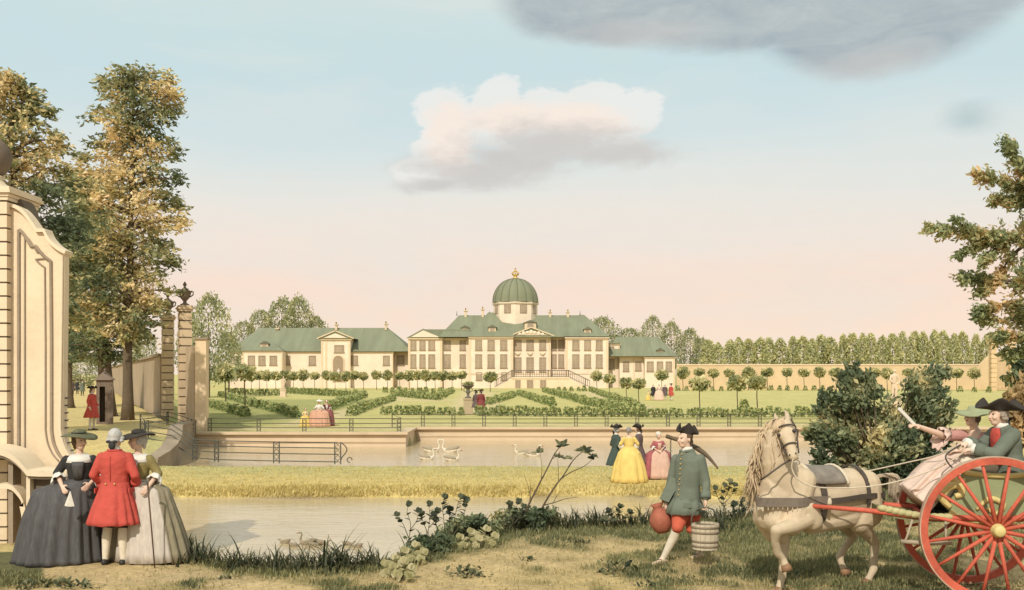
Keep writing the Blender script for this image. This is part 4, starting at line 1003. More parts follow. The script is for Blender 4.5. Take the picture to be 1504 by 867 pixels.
def canal_head():
    R = thing('canal_head_wall', 'slanting grey stone retaining wall at the left head of the canal', 'wall', (-13.6, 42, .3)); ys = [35.2+k*(47.3-35.2)/10 for k in range(11)]; q = MB(); c = MB()
    xb = lambda y: lerp(-.352*34.9, -14.7, sstep(36, 47, y))
    for a, b in zip(ys, ys[1:]):
        za, zb = left_profile(a)+.06, left_profile(b)+.06; x0, x1 = xb(a)-.02, xb(b)-.02
        q.add([(x0-.45, a, -.8), (x0+.12, a, -.8), (x1+.12, b, -.8), (x1-.45, b, -.8), (x0-.45, a, za), (x0+.12, a, za), (x1+.12, b, zb), (x1-.45, b, zb)], [(0, 1, 5, 4), (1, 2, 6, 5), (2, 3, 7, 6), (3, 0, 4, 7), (4, 5, 6, 7), (0, 3, 2, 1)])
        c.beam((x0-.10, a, za+.043), (x1-.10, b, zb+.043), .50, .08)
    q.build('wall', GREYST, R); c.build('coping', GREYST, R)
canal_head()
# ---------------------------------------------------------------- people
SKIN = mat('skin', A(232, 190, 158), .6, .06, 8, spec=.3)
EYE = mat('eye_dark', (.03, .02, .015), .3, 0, 1, spec=.5)
LIP = mat('lip', A(190, 98, 84), .5, .05, 9)
WIG = mat('powdered_wig', A(196, 190, 180), .9, .2, 40, .6, 90)
HAIRB = mat('brown_hair', A(110, 84, 60), .7, .25, 40, .6, 90)
WHITE = mat('white_linen', A(232, 222, 204), .85, .08, 12, .3, 40)
BLACKC = mat('black_cloth', A(58, 55, 52), .8, .25, 10, .3, 30)
SHOE = mat('shoe_leather', (.03, .025, .02), .5, .2, 10, spec=.4)
SHOET = mat('pale_shoe', A(206, 178, 140), .7, .1, 10)
STOCK = mat('white_stocking', A(232, 214, 184), .85, .08, 12, .2, 60)
GOLDB = mat('brass_button', A(214, 176, 96), .4, .1, 8, metal=.4)
def cloth(name, r, g, b): return mat(name, A(r, g, b), .9, .12, 7, .35, 60)
RED = mat('scarlet_wool', A(204, 74, 56), .92, .14, 6, .7, 18)
GREEN = mat('green_wool', A(116, 122, 102), .92, .14, 6, .35, 60)
BRUNT = mat('orange_red_cloth', A(212, 92, 56), .92, .14, 6, .35, 60)
HATB = mat('dark_felt', A(66, 58, 50), .9, .2, 8, .3, 50)
HATG = mat('olive_straw', A(106, 104, 72), .9, .2, 12, .4, 60)
def rotz(p, a): return Vector((p[0]*math.cos(a)-p[1]*math.sin(a), p[0]*math.sin(a)+p[1]*math.cos(a), p[2]))

def head_parts(q, c, R, s=1.0):
    """head facing -Y in its own frame, centre c, orientation R"""
    def P(x, y, z): return c+R@Vector((x*s, y*s, z*s))
    q.ell(P(0, .014, .022), (.074*s, .094*s, .094*s), R=R)
    q.ell(P(0, -.022, -.012), (.062*s, .074*s, .094*s), R=R)
    q.ell(P(0, -.040, -.074), (.043*s, .045*s, .040*s), R=R)
    q.cap(P(0, -.092, .012), .010*s, P(0, -.108, -.026), .0145*s, 8)
    for e in (-1, 1):
        q.ell(P(e*.076, .012, -.008), (.011*s, .02*s, .03*s), 8, 6, R=R)
        q.ell(P(e*.034, -.066, -.026), (.026*s, .028*s, .024*s), 8, 6, R=R)
        q.cap(P(e*.012, -.088, .030), .009*s, P(e*.046, -.076, .032), .008*s, 6)
    q.ell(P(0, -.088, -.055), (.022*s, .012*s, .010*s), 8, 6, R=R)
def face_bits(parent, c, R, s=1.0):
    def P(x, y, z): return c+R@Vector((x*s, y*s, z*s))
    for e in (-1, 1):
        q = MB(); q.ell(P(e*.030, -.0845, .013), (.0125*s, .008*s, .0075*s), 8, 6, R=R); q.build('eye', EYE, parent, True)
    q = MB(); q.ell(P(0, -.0975, -.055), (.019*s, .007*s, .007*s), 8, 6, R=R); q.build('lips', LIP, parent, True)
def hand_parts(q, wrist, d, palm_n, side=1, s=1.0, curl=.6, hold=None):
    """palm and five bent fingers from the wrist along d; palm faces palm_n"""
    d = Vector(d).normalized(); n = Vector(palm_n); n = (n-d*n.dot(d)).normalized(); w = d.cross(n)*side
    wrist = Vector(wrist)
    R = Matrix((w, d, n)).transposed()
    pc = wrist+d*.045*s
    q.cap(wrist, .024*s, wrist+d*.03*s, .026*s, 10)
    q.ell(pc, (.040*s, .052*s, .017*s), 10, 8, R=R)
    for k, ln in enumerate((.066, .075, .070, .054)):
        off = (k-1.5)*.0205*s
        b = pc+d*.036*s+w*off; p = [b]; a = curl*.45; cur = b
        for j, seg in enumerate((.42, .33, .25)):
            cur = cur+(d*math.cos(a)+n*math.sin(a))*ln*seg*s; p.append(cur); a += curl*.75
        q.chain(p, [.0098*s, .0092*s, .0085*s, .0075*s], 7)
    b = wrist+d*.022*s-w*.028*s; m_ = b+(-w*.75+d*.6+n*.35*curl).normalized()*.038*s; e = m_+(-w*.15+d*.9+n*.5*curl).normalized()*.032*s
    q.chain([b, m_, e], [.0125*s, .0105*s, .0085*s], 7)
def tricorn(parent, c, R, s=1.0, m=None, size=.2, up=.085):
    n = 36; rs = []
    def P(x, y, z): return c+R@Vector((x*s, y*s, z*s))
    for i, f in enumerate((0, .35, .7, 1.0)):
        ring = []
        for k in range(n):
            t = 2*math.pi*k/n; cock = .5+.5*math.cos(3*(t+math.pi/2))     # 1 at the three points (front and rear sides)
            r = lerp(.088, size*(.62+.38*cock)*1.05, f); z = lerp(0, up*(1-cock)*1.25+.012, f**.8)
            ring.append(P(r*math.cos(t), r*math.sin(t), z))
        rs.append(ring)
    low = [[p+R@Vector((0, 0, -.012*s)) for p in r] for r in reversed(rs)]
    q = MB(); q.rings(rs+low, caps=False); q.lathe([(.001, .098*s), (.045*s, .096*s), (.078*s, .075*s), (.09*s, .0), (.001, -.002)], 24)
    # move the crown from the origin to the head
    k0 = len(q.v)-24*5
    for i in range(k0, len(q.v)): q.v[i] = tuple(c+R@Vector(q.v[i]))
    return q.build('hat', m or HATB, parent, True)
def flat_hat(parent, c, R, s=1.0, m=None, r=.23, ribbon=None):
    q = MB(); n = 30; rs = []
    for rr, z in ((.001, .062), (.05, .058), (.078, .045), (.086, .006), (r*.75, -.006), (r, -.028), (r*.985, -.04), (r*.7, -.02), (.001, -.012)):
        rs.append([c+R@Vector((rr*math.cos(t)*s, rr*math.sin(t)*s*.95, (z+.02*math.sin(t*2+.6)*(rr/r)**2)*s)) for t in [2*math.pi*k/n for k in range(n)]])
    q.rings(rs); return q.build('hat', m or HATG, parent, True)
def hair_woman(parent, c, R, s=1.0, m=None):
    q = MB()
    def P(x, y, z): return c+R@Vector((x*s, y*s, z*s))
    q.ell(P(0, .030, .036), (.083*s, .088*s, .088*s), R=R); q.ell(P(0, .085, .0), (.05*s, .045*s, .06*s), R=R)
    for e in (-1, 1): q.ell(P(e*.066, .02, -.01), (.024*s, .05*s, .055*s), R=R)
    q.ell(P(0, .085, -.06), (.034*s, .03*s, .055*s), R=R)
    return q.fuse('hair', m or HAIRB, parent, .008*s, 3)
def wig_man(parent, c, R, s=1.0, m=None, bag=True):
    q = MB()
    def P(x, y, z): return c+R@Vector((x*s, y*s, z*s))
    q.ell(P(0, .026, .036), (.084*s, .094*s, .09*s), R=R); q.ell(P(0, .07, -.02), (.066*s, .048*s, .07*s), R=R)
    for e in (-1, 1):
        for k in range(2): q.ell(P(e*.088, .0+.02*k, .0-.035*k), (.022*s, .045*s, .021*s), R=R)
    h = q.fuse('wig', m or WIG, parent, .008*s, 2)
    if bag:
        q = MB(); q.ell(P(0, .112, -.085), (.045*s, .022*s, .055*s), R=R); q.ell(P(-.04, .118, -.04), (.034*s, .012*s, .02*s), R=R); q.ell(P(.04, .118, -.04), (.034*s, .012*s, .02*s), R=R)
        q.build('hair_bag', BLACKC, parent, True)
    return h

def skirt_rings(z0, z1, prof, n=72, folds=16, amp=.05, phase=0, asym=None, a0=0, a1=2*math.pi):
    """rows of a skirt from waist z1 down to z0; prof: [(f, rx, ry, ox, oy)] with f 0 at the waist .. 1 at the hem"""
    rs = []
    for i in range(len(prof)):
        f, rx, ry, ox, oy = prof[i]; ring = []
        for k in range(n+1 if a1-a0 < 6.2 else n):
            t = a0+(a1-a0)*k/n
            fo = (2*abs(math.sin(folds*.5*t+phase+1.1*math.sin(2.3*t)))-1.1)*.75+math.sin(folds*.57*t+2.1+phase)*.3
            w = 1+amp*fo*min(1, f*1.5)
            ring.append(Vector((ox+rx*math.cos(t)*w, oy+ry*math.sin(t)*w, lerp(z1, z0, f)+(.012*fo*f if f > .95 else 0))))
        rs.append(ring)
    return rs
def skirt(parent, name, m, z0, z1, prof, **k):
    q = MB(); full = k.get('a1', 7)-k.get('a0', 0) > 6.2
    pr = []; 
    for (a, b) in zip(prof, prof[1:]):
        for j in range(4): pr.append(tuple(lerp(a[i], b[i], j/4) for i in range(5)))
    pr.append(prof[-1])
    q.rings(skirt_rings(z0, z1, pr, **k), closed=full, caps=False)
    o = q.build(name, m, parent, True)
    md = o.modifiers.new('thick', 'SOLIDIFY'); md.thickness = .008; md.offset = -1
    return o
def torso_rings(prof, n=20):
    """prof: [(z, rx, ry, oy)] bottom to top"""
    return [[Vector((rx*math.cos(2*math.pi*k/n), oy+ry*math.sin(2*math.pi*k/n), z)) for k in range(n)] for z, rx, ry, oy in prof]

DEF_ARM = {1: ((.235, .03, 1.13), (.25, -.06, .90)), -1: ((-.235, .03, 1.13), (-.25, -.06, .90))}
def man(label, loc, face=0, scale=1.0, coat=None, vest=None, breech=None, hat='tricorn', hair=None, arms=None, headrot=0, name='person', group=None, voxel=.009, legs=None, stock=None, shoes=None, lean=0, cuffs=True, skirtlen=.50, bag=True, hatm=None):
    """standing man 1.7 m tall, facing -Y before turning"""
    coat = coat or RED; arms = arms or DEF_ARM; legs = legs or {1: ((.085, 0, .90), (.10, -.03, .49), (.115, .02, .085), -.14), -1: ((-.085, 0, .90), (-.10, -.01, .49), (-.115, .03, .085), -.12)}
    R0 = thing(name, label, 'person', (0, 0, 0), group)
    hc = Vector((0, -.02+lean, 1.575)); HR = Matrix.Rotation(headrot, 3, 'Z')
    q = MB(); head_parts(q, hc, HR)
    q.cap((0, .012+lean, 1.38), .055, (0, 0+lean, 1.50), .05)
    q.rings(torso_rings([(.86, .13, .09, 0), (.95, .15, .10, 0), (1.08, .135, .095, 0), (1.25, .165, .105, lean*.6), (1.34, .14, .085, lean*.9), (1.40, .07, .055, lean)]))
    for s in (-1, 1):
        e, h = arms[s]; sh = Vector((s*.155, lean, 1.325))
        q.cap(sh, .046, e, .040); q.cap(e, .040, h, .028)
        d = (Vector(h)-Vector(e)).normalized(); hand_parts(q, h, d, (-s, -.2, 0), s, 1.0, .6)
        a, k, an, ty = legs[s]
        q.cap(a, .082, k, .054); q.cap(k, .050, Vector(k).lerp(Vector(an), .35)+Vector((0, .015, 0)), .054); q.cap(Vector(k).lerp(Vector(an), .35)+Vector((0, .015, 0)), .054, an, .032)
        q.cap(an, .032, Vector(an)+Vector((s*.02, ty*.8, -.045)), .03)
    q.fuse('body', SKIN, R0, voxel, 3)
    face_bits(R0, hc, HR)
    for s in (-1, 1):
        a, k, an, ty = legs[s]; a, k, an = Vector(a), Vector(k), Vector(an); c = k.lerp(an, .35)+Vector((0, .015, 0))
        q = MB(); q.cap(k+Vector((0, 0, .08)), .060, k, .056); q.cap(k, .056, c, .060); q.cap(c, .060, an, .037); q.cap(an, .037, an+Vector((s*.01, ty*.3, -.03)), .036); q.fuse('stocking', stock or STOCK, R0, .01, 3)
        q = MB(); q.cap(an+Vector((0, .03, -.05)), .037, an+Vector((s*.022, ty, -.058)), .032); q.cap(an+Vector((0, .03, -.04)), .04, an+Vector((0, -.04, -.03)), .036); sh = q.fuse('shoe', shoes or SHOE, R0, .008, 2)
    q = MB()
    for s in (-1, 1):
        a, k, an, ty = legs[s]; q.cap((s*.07, 0, .93), .105, Vector(a), .1); q.cap(a, .098, k, .068)
    q.cap((-.06, 0, .98), .11, (.06, 0, .98), .11); q.fuse('breeches', breech or coat, R0, .012, 3)
    if vest:
        q = MB(); q.rings(torso_rings([(.86, .16, .12, -.01), (1.0, .165, .125, -.01), (1.2, .175, .125, lean*.6), (1.36, .13, .10, lean*.9)])); q.fuse('waistcoat', vest, R0, .012, 3)
    # coat: shaped body with sleeves, joined to pleated skirts
    q = MB()
    q.rings(torso_rings([(.93, .185, .14, .0), (1.03, .172, .13, .0), (1.12, .172, .128, .0), (1.25, .198, .135, .005+lean*.6), (1.34, .205, .125, .01+lean*.9), (1.395, .15, .1, .015+lean), (1.43, .075, .07, .015+lean)]))
    for s in (-1, 1):
        e, h = arms[s]; e = Vector(e); h = Vector(h); sh = Vector((s*.165, lean, 1.335)); w = e.lerp(h, .86)
        q.cap(sh, .068, e, .056); q.cap(e, .056, w, .048)
    ct = q.fuse('coat', coat, R0, .011, 4)
    if vest:
        q = MB(); q.rings([[Vector((rx*math.sin(t), oy-ry*math.cos(t), z)) for t in [(-.42+.84*k/8) for k in range(9)]] for z, rx, ry, oy in ((.8, .20, .158, 0), (.93, .19, .147, 0), (1.1, .18, .137, 0), (1.25, .2, .142, .005+lean*.6), (1.37, .17, .125, .01+lean*.9))], closed=False, caps=False)
        o = q.build('vest_front', vest, R0, True); md = o.modifiers.new('t', 'SOLIDIFY'); md.thickness = .01; md.offset = 1
    skirt(ct, 'coat_skirt', coat, skirtlen, 1.03, [(0, .170, .128, 0, 0), (.2, .20, .155, 0, .01), (.6, .265, .21, 0, .025), (1, .325, .265, 0, .035)], n=130, folds=13, amp=.085, a0=-math.pi/2+(.45 if vest else .04), a1=1.5*math.pi-(.45 if vest else .04))
    if voxel < .008:                                           # seams, vent buttons, pocket flaps, collar
        cm = mat('coat_seam', tuple(v*.55 for v in A(204, 74, 56)), .9, .1, 8)
        q = MB(); q.tube([(0, .140, 1.36), (0, .1445, 1.2), (0, .136, 1.05)], .0028, 5)
        q.build('seam', cm, ct, True)
        for s in (-1, 1):
            q = MB(); q.ell((s*.055, .142, 1.02), (.013, .008, .013), 10, 6); q.build('button', GOLDB, ct, True)
            q = MB(); q.box((s*.215, .02, .93), (.012, .15, .06), rz=0); q.build('pocket_flap', coat, ct)
        q = MB(); q.tube([(.078*math.cos(t), .016+.076*math.sin(t), 1.425) for t in [-.4+k*(math.pi+.8)/12 for k in range(13)]], .016, 8); q.build('collar', coat, ct, True)
    if cuffs:
        for s in (-1, 1):
            e, h = arms[s]; e, h = Vector(e), Vector(h); q = MB(); q.tube([e.lerp(h, .55), e.lerp(h, .70), e.lerp(h, .9)], [.060, .068, .074], 16); q.build('cuff', coat, R0, True)
            q = MB(); q.tube([e.lerp(h, .88), e.lerp(h, .95), e.lerp(h, 1.03)], [.040, .046, .052], 14); q.build('ruffle', WHITE, R0, True)
    q = MB(); q.tube([(0, .012+lean, 1.41), (0, .006+lean, 1.44), (0, 0+lean, 1.47)], [.066, .067, .06], 16); q.ell((0, -.065+lean, 1.39), (.03, .022, .05)); q.build('cravat', WHITE, R0, True)
    wig_man(R0, hc, HR, m=hair, bag=bag)
    if hat == 'tricorn': tricorn(R0, hc+Vector((0, .02, .062)), HR, m=hatm)
    R0.location = loc; R0.rotation_euler = (0, 0, face); R0.scale = (scale,)*3
    return R0
def woman(label, loc, face=0, scale=1.0, bodice=None, gown=None, petti=None, hat=None, hair=None, arms=None, headrot=0, group=None, name='person', hem=None, waistf=.06, cap_=False, voxel=.009, sleeve=None, hatm=None, apron=None, stom=None, folds=16, amp=.075, peplum=None, pettarc=.5, pettc=-math.pi/2):
    R0 = thing(name, label, 'person', (0, 0, 0), group); bodice = bodice or gown; sleeve = sleeve or bodice
    arms = arms or {1: ((.25, .02, 1.12), (.17, -.17, 1.02)), -1: ((-.25, .02, 1.12), (-.17, -.17, 1.02))}
    hc = Vector((0, -.02, 1.50)); HR = Matrix.Rotation(headrot, 3, 'Z'); s_ = .95
    q = MB(); head_parts(q, hc, HR, s_)
    q.cap((0, .012, 1.31), .046, (0, 0, 1.43), .042)
    q.rings(torso_rings([(.80, .14, .10, 0), (.90, .15, .11, 0), (1.02, .105, .085, 0), (1.18, .135, .10, -.01), (1.28, .135, .085, 0), (1.335, .07, .055, .005)]))
    for s in (-1, 1):
        e, h = arms[s]; q.cap((s*.145, 0, 1.285), .045, e, .036); q.cap(e, .035, h, .023); hand_parts(q, h, Vector(h)-Vector(e), (-s*.6, .5, -.2), s, .92, .55)
        q.cap((s*.08, 0, .85), .075, (s*.08, 0, .45), .05); q.cap((s*.08, 0, .45), .05, (s*.08, .02, .08), .03); q.cap((s*.08, .02, .07), .03, (s*.085, -.1, .035), .025)
    q.fuse('body', SKIN, R0, voxel, 3); face_bits(R0, hc, HR, s_)
    for s in (-1, 1):
        q = MB(); q.cap((s*.08, .04, .035), .033, (s*.09, -.13, .03), .026); q.fuse('shoe', SHOET, R0, .009, 2)
    q = MB(); q.rings(torso_rings([(.97, .135, .115, 0), (1.02, .125, .105, 0), (1.12, .142, .112, -.005), (1.21, .16, .122, -.012), (1.275, .158, .108, .0), (1.305, .13, .088, .012)]))
    for s in (-1, 1):
        e, h = arms[s]; e = Vector(e); q.cap((s*.148, 0, 1.27), .060, e, .053); q.cap(e, .053, e.lerp(Vector(h), .18), .052)
    q.fuse('bodice', bodice, R0, .011, 3)
    for s in (-1, 1):                                                              # lace falls at the elbows
        e, h = arms[s]; e, h = Vector(e), Vector(h); q = MB()
        d = (h-e).normalized(); rs = []
        for f, r in ((.14, .05), (.24, .072), (.36, .086), (.46, .094)):
            c = e.lerp(h, f)+Vector((0, 0, -.03*(f-.14)/.32)); a = d.cross(Vector((0, 0, 1))); a.normalize(); b = d.cross(a)
            rs.append([c+(a*math.cos(t)+b*math.sin(t))*r*(1+.12*math.sin(7*t)*(f > .2)) for t in [2*math.pi*k/42 for k in range(42)]])
        q.rings(rs, caps=False); o = q.build('lace_cuff', WHITE, R0, True); md = o.modifiers.new('t', 'SOLIDIFY'); md.thickness = .006
    q = MB(); q.rings([[Vector((rx*math.sin(t), oy-ry*math.cos(t), z)) for t in [(-.5+k/8) for k in range(9)]] for z, rx, ry, oy in ((1.02, .09, .112, 0), (1.12, .11, .121, -.005), (1.2, .13, .139, -.012), (1.25, .14, .125, -.012))], closed=False, caps=False)
    o = q.build('stomacher', stom or petti or WHITE, R0, True); md = o.modifiers.new('t', 'SOLIDIFY'); md.thickness = .012; md.offset = 1
    hem = hem or [(0, .115, .10, 0, 0), (.06, .20, .14, 0, .0), (.18, .36, .22, 0, .02), (.5, .43, .30, 0, .03), (1, .50, .40, 0, .05)]
    if petti:
        skirt(R0, 'petticoat', petti, .03, 1.03, [(f, rx*.96, ry*.96, ox, oy) for f, rx, ry, ox, oy in hem], folds=folds*1.2, amp=amp*.7)
        skirt(R0, 'gown_skirt', gown, .02, 1.04, [(f, rx*1.03, ry*1.04, ox, oy) for f, rx, ry, ox, oy in hem], folds=folds, amp=amp, a0=pettc+pettarc, a1=pettc+2*math.pi-pettarc, n=96)
    else:
        skirt(R0, 'gown_skirt', gown, .02, 1.04, hem, folds=folds, amp=amp, n=96)
    if peplum: skirt(R0, 'peplum', peplum, .84, 1.05, [(0, .13, .11, 0, 0), (.4, .24, .17, 0, .01), (1, .33, .24, 0, .02)], folds=9, amp=.1)
    if apron: skirt(R0, 'apron', apron, .22, 1.05, [(f*.8/.8, rx*1.07, ry*1.09, ox, oy) for f, rx, ry, ox, oy in [(0, .12, .11, 0, 0), (.1, .2, .16, 0, 0), (.25, hem[2][1], hem[2][2], hem[2][3], hem[2][4]), (1, hem[3][1]*1.05, hem[3][2]*1.12, hem[3][3], hem[3][4])]], folds=10, amp=.04, a0=-math.pi/2-.42, a1=-math.pi/2+.42, n=30)
    if voxel < .008:                                           # neck kerchief and hat ribbon
        q = MB(); q.rings([[Vector((rx*math.sin(t), oy-ry*math.cos(t), z)) for t in [-2.6+5.2*k/20 for k in range(21)]] for z, rx, ry, oy in ((1.235, .155, .128, -.005), (1.29, .145, .105, .005), (1.335, .085, .07, .012))], closed=False, caps=False); o = q.build('kerchief', WHITE, R0, True); md = o.modifiers.new('t', 'SOLIDIFY'); md.thickness = .008; md.offset = 1
        q = MB(); b = hc+HR@Vector((0, .012, .088)); q.tube([b+HR@Vector((.084*math.cos(t), .080*math.sin(t), .014)) for t in [k*math.pi/12 for k in range(25)]], .008, 6); q.build('hat_ribbon', BLACKC, R0, True)
        for e in (-1, 1): q = MB(); q.ell((e*.0, -.118, 1.20-.05*(e > 0)), (.028, .014, .018)); q.build('bow', BLACKC if e > 0 else WHITE, R0, True)
    hair_woman(R0, hc, HR, s_, hair)
    if hat == 'flat': flat_hat(R0, hc+Vector((0, .01, .088)), HR@Matrix.Rotation(.10, 3, 'X'), s_, hatm)
    elif hat == 'cap':
        q = MB(); q.ell(hc+HR@Vector((0, .035, .055)), (.082, .085, .07), R=HR); q.tube([hc+HR@Vector((.085*math.cos(t), .035-.07*math.sin(t)*.2, .055+.08*math.sin(t))) for t in [k*math.pi/10 for k in range(11)]], .016, 8); q.build('cap', WHITE, R0, True)
    R0.location = loc; R0.rotation_euler = (0, 0, face); R0.scale = (scale,)*3
    return R0
def at(px, py, z):
    d = gd(py, z); return Vector((GX(px, d), d, z))
def onground(px, d, dz=-.012):
    x = GX(px, d); return Vector((x, d, fine_z(x, d)+dz))

# --- the three in front of the gate
G1 = 'people talking by the gate wall'
BLK = mat('charcoal_silk', A(84, 80, 76), .6, .30, 5, .35, 40, spec=.4, streak=(6, 6, .8))
man('man in a scarlet coat and powdered wig seen from behind between two ladies', onground(169, 12.95), math.pi-.05, 1.02, RED, None, BLACKC, None, WIG,
    arms={1: ((.255, .04, 1.12), (.19, -.13, .96)), -1: ((-.265, .03, 1.12), (-.20, -.14, 1.0))}, group=G1, voxel=.0075, skirtlen=.52)
hemL = [(0, .115, .10, 0, 0), (.05, .22, .15, -.06, .0), (.13, .37, .21, -.16, .02), (.45, .45, .30, -.19, .03), (.8, .50, .38, -.21, .05), (1, .54, .42, -.22, .05)]
woman('lady in a charcoal black gown with flat olive hat holding a white fan', onground(117, 13.2), .25, 1.04, BLACKC, BLK, None, 'flat', HAIRB,
      arms={1: ((.235, .03, 1.09), (.14, -.16, .98)), -1: ((-.265, .04, 1.10), (-.17, -.18, .96))}, headrot=.75, hem=hemL, group=G1, voxel=.0075, folds=19, amp=.10, stom=BLK)
OLIVE = mat('olive_gold_silk', A(142, 124, 62), .7, .3, 5, .3, 40, spec=.4)
GREYW = mat('greyish_silk', A(206, 190, 170), .75, .16, 5, .3, 40, streak=(6, 6, .8))
hemR = [(0, .115, .10, 0, 0), (.05, .2, .15, .02, .0), (.13, .30, .22, .07, .02), (.5, .38, .30, .11, .03), (1, .47, .40, .16, .05)]
woman('lady in an olive gold jacket and pale grey skirt holding a cane', onground(203, 13.2), -.15, 1.04, OLIVE, mat('olive_grey_silk', A(150, 136, 104), .75, .25, 5, .3, 40, streak=(6, 6, .8)), GREYW, 'flat', WIG,
      arms={1: ((.25, .03, 1.09), (.22, -.16, .95)), -1: ((-.235, .03, 1.09), (-.12, -.18, .98))}, headrot=-.9, hem=hemR, group=G1, voxel=.0075, folds=18, amp=.09, hatm=HATB, pettarc=.95)
def fan_and_cane():
    c = J(103, 722, 12.72); R = thing('fan', 'half open white fan held by the lady in black', 'fan', c)
    for k in range(6):
        a = -1.75-.12+.09*k; e = c+Vector((math.cos(a)*.19, .004*k, math.sin(a)*.19)); q = MB(); d = (e-c).normalized(); w = d.cross(Vector((0, 1, 0)))
        q.add([c-w*.004, c+w*.004, e+w*.016, e-w*.016]+[p+Vector((0, .004, 0)) for p in (c-w*.004, c+w*.004, e+w*.016, e-w*.016)], [(0, 1, 2, 3), (7, 6, 5, 4), (0, 4, 5, 1), (1, 5, 6, 2), (2, 6, 7, 3), (3, 7, 4, 0)])
        q.build('blade', WHITE, R)
    a = J(217, 712, 12.66); b = onground(227.5, 12.66)
    R = thing('walking_cane', 'slim dark walking cane standing beside the pale grey skirt', 'cane', b)
    q = MB(); q.tube([b, a], [.008, .011], 8); q.build('shaft', mat('cane_wood', A(96, 70, 50), .5, .2, 20), R, True)
    q = MB(); q.tube([a, a+Vector((0, 0, .03)), a+Vector((-.03, 0, .05)), a+Vector((-.07, 0, .045))], [.012, .013, .012, .009], 8); q.build('handle', IRON2, R, True)
fan_and_cane()

# --- strollers on the far bank
G2 = 'strollers on the grass strip'
YEL = mat('yellow_silk', A(232, 196, 92), .8, .16, 5, .3, 40); ROSE = mat('rose_silk', A(178, 92, 92), .75, .2, 5, .3, 40); PINKP = mat('pale_pink_silk', A(222, 176, 150), .8, .12, 5, .3, 40); PLUM = mat('plum_brown_wool', A(108, 88, 84), .9, .15, 6)
k2 = 84/F*29.8/1.7
man('man in a dark green coat leaning back beside the lady in yellow', onground(905, 30.2), 1.9, .97, mat('bottle_green_wool', A(72, 86, 76), .9, .15, 6), None, WHITE, 'tricorn', WIG, arms={1: ((.24, .05, 1.12), (.16, -.14, 1.0)), -1: ((-.24, .05, 1.12), (-.16, -.14, 1.0))}, group=G2, voxel=.013)
woman('lady in a full yellow gown seen from behind on the grass strip', onground(924, 29.8), math.pi, 1.0, YEL, YEL, None, None, mat('grey_hair', A(150, 140, 130), .8, .2, 30), headrot=-.4, group=G2, voxel=.013, peplum=YEL, hem=[(0, .115, .10, 0, 0), (.06, .2, .15, 0, 0), (.18, .33, .26, 0, .02), (.5, .44, .36, 0, .02), (1, .54, .46, 0, .03)], folds=13)
man('man in a plum brown coat half hidden behind the lady in yellow', onground(938, 30.7), -1.9, .95, PLUM, None, BLACKC, 'tricorn', HAIRB, group=G2, voxel=.013)
woman('lady in a rose red gown with pale pink petticoat on the grass strip', onground(967, 30.6), .2, .86, ROSE, ROSE, PINKP, 'cap', WIG, arms={1: ((.24, .02, 1.12), (.08, -.2, 1.06)), -1: ((-.24, .02, 1.12), (-.1, -.2, 1.0))}, group=G2, voxel=.013, hem=[(0, .115, .10, 0, 0), (.05, .28, .17, 0, 0), (.15, .42, .25, 0, .02), (.5, .50, .34, 0, .02), (1, .57, .42, 0, .03)], pettarc=.75)

# --- visitors in the parterre
G3 = 'visitors in the parterre'
SALM = mat('salmon_silk', A(216, 160, 126), .8, .16, 5); WINE = mat('wine_silk', A(150, 84, 80), .75, .25, 5)
wide = [(0, .115, .10, 0, 0), (.05, .36, .17, 0, 0), (.13, .54, .25, 0, .02), (.5, .60, .34, 0, .02), (1, .66, .42, 0, .03)]
woman('lady in a very wide salmon hooped gown by the garden fence', onground(469, 53), 0, .86, WHITE, SALM, None, 'flat', HAIRB, group=G3, voxel=.02, hem=wide, hatm=WHITE)
woman('lady in a wine red hooped gown beside the salmon gown', onground(479.5, 53.5), .3, .87, WINE, WINE, None, None, HAIRB, group=G3, voxel=.02, hem=[(f, a*.75, b, c, d) for f, a, b, c, d in wide])
woman('small girl in a yellow dress next to the salmon hooped gown', onground(448.5, 52.9), .4, .60, YEL, YEL, None, None, HAIRB, group=G3, voxel=.02)
man('man in a dark red coat standing beside the garden urn', onground(706.5, 67.5), math.pi+.2, 1.0, mat('maroon_wool', A(140, 64, 58), .9, .15, 6), None, BLACKC, 'tricorn', HAIRB, group=G3, voxel=.02)
man('man in a grey brown coat half behind the garden urn', onground(699.5, 69), math.pi-.5, .96, PLUM, None, BLACKC, 'tricorn', HAIRB, group=G3, voxel=.02)
D4 = 106.5
man('man in a black coat at the left of a group on the lawn', onground(959.5, D4), .4, 1.0, BLACKC, None, BLACKC, None, WIG, group=G3, voxel=.025)
woman('lady in a pale pink gown in the group on the lawn', onground(968, D4-.4), 0, 1.08, PINKP, mat('blush_silk', A(232, 192, 164), .8, .14, 5), None, 'cap', HAIRB, group=G3, voxel=.025)
man('man in a grey brown coat between the pink gown and the scarlet coat', onground(976.5, D4+.3), -.3, 1.0, PLUM, None, PLUM, None, WIG, group=G3, voxel=.025)
man('man in a scarlet coat at the right of the group on the lawn', onground(985.5, D4), -.9, 1.02, RED, None, WHITE, 'tricorn', HAIRB, group=G3, voxel=.025)
woman('small girl in a yellow dress at the edge of the lawn group', onground(952.5, D4), .4, .62, YEL, YEL, None, None, HAIRB, group=G3, voxel=.025)

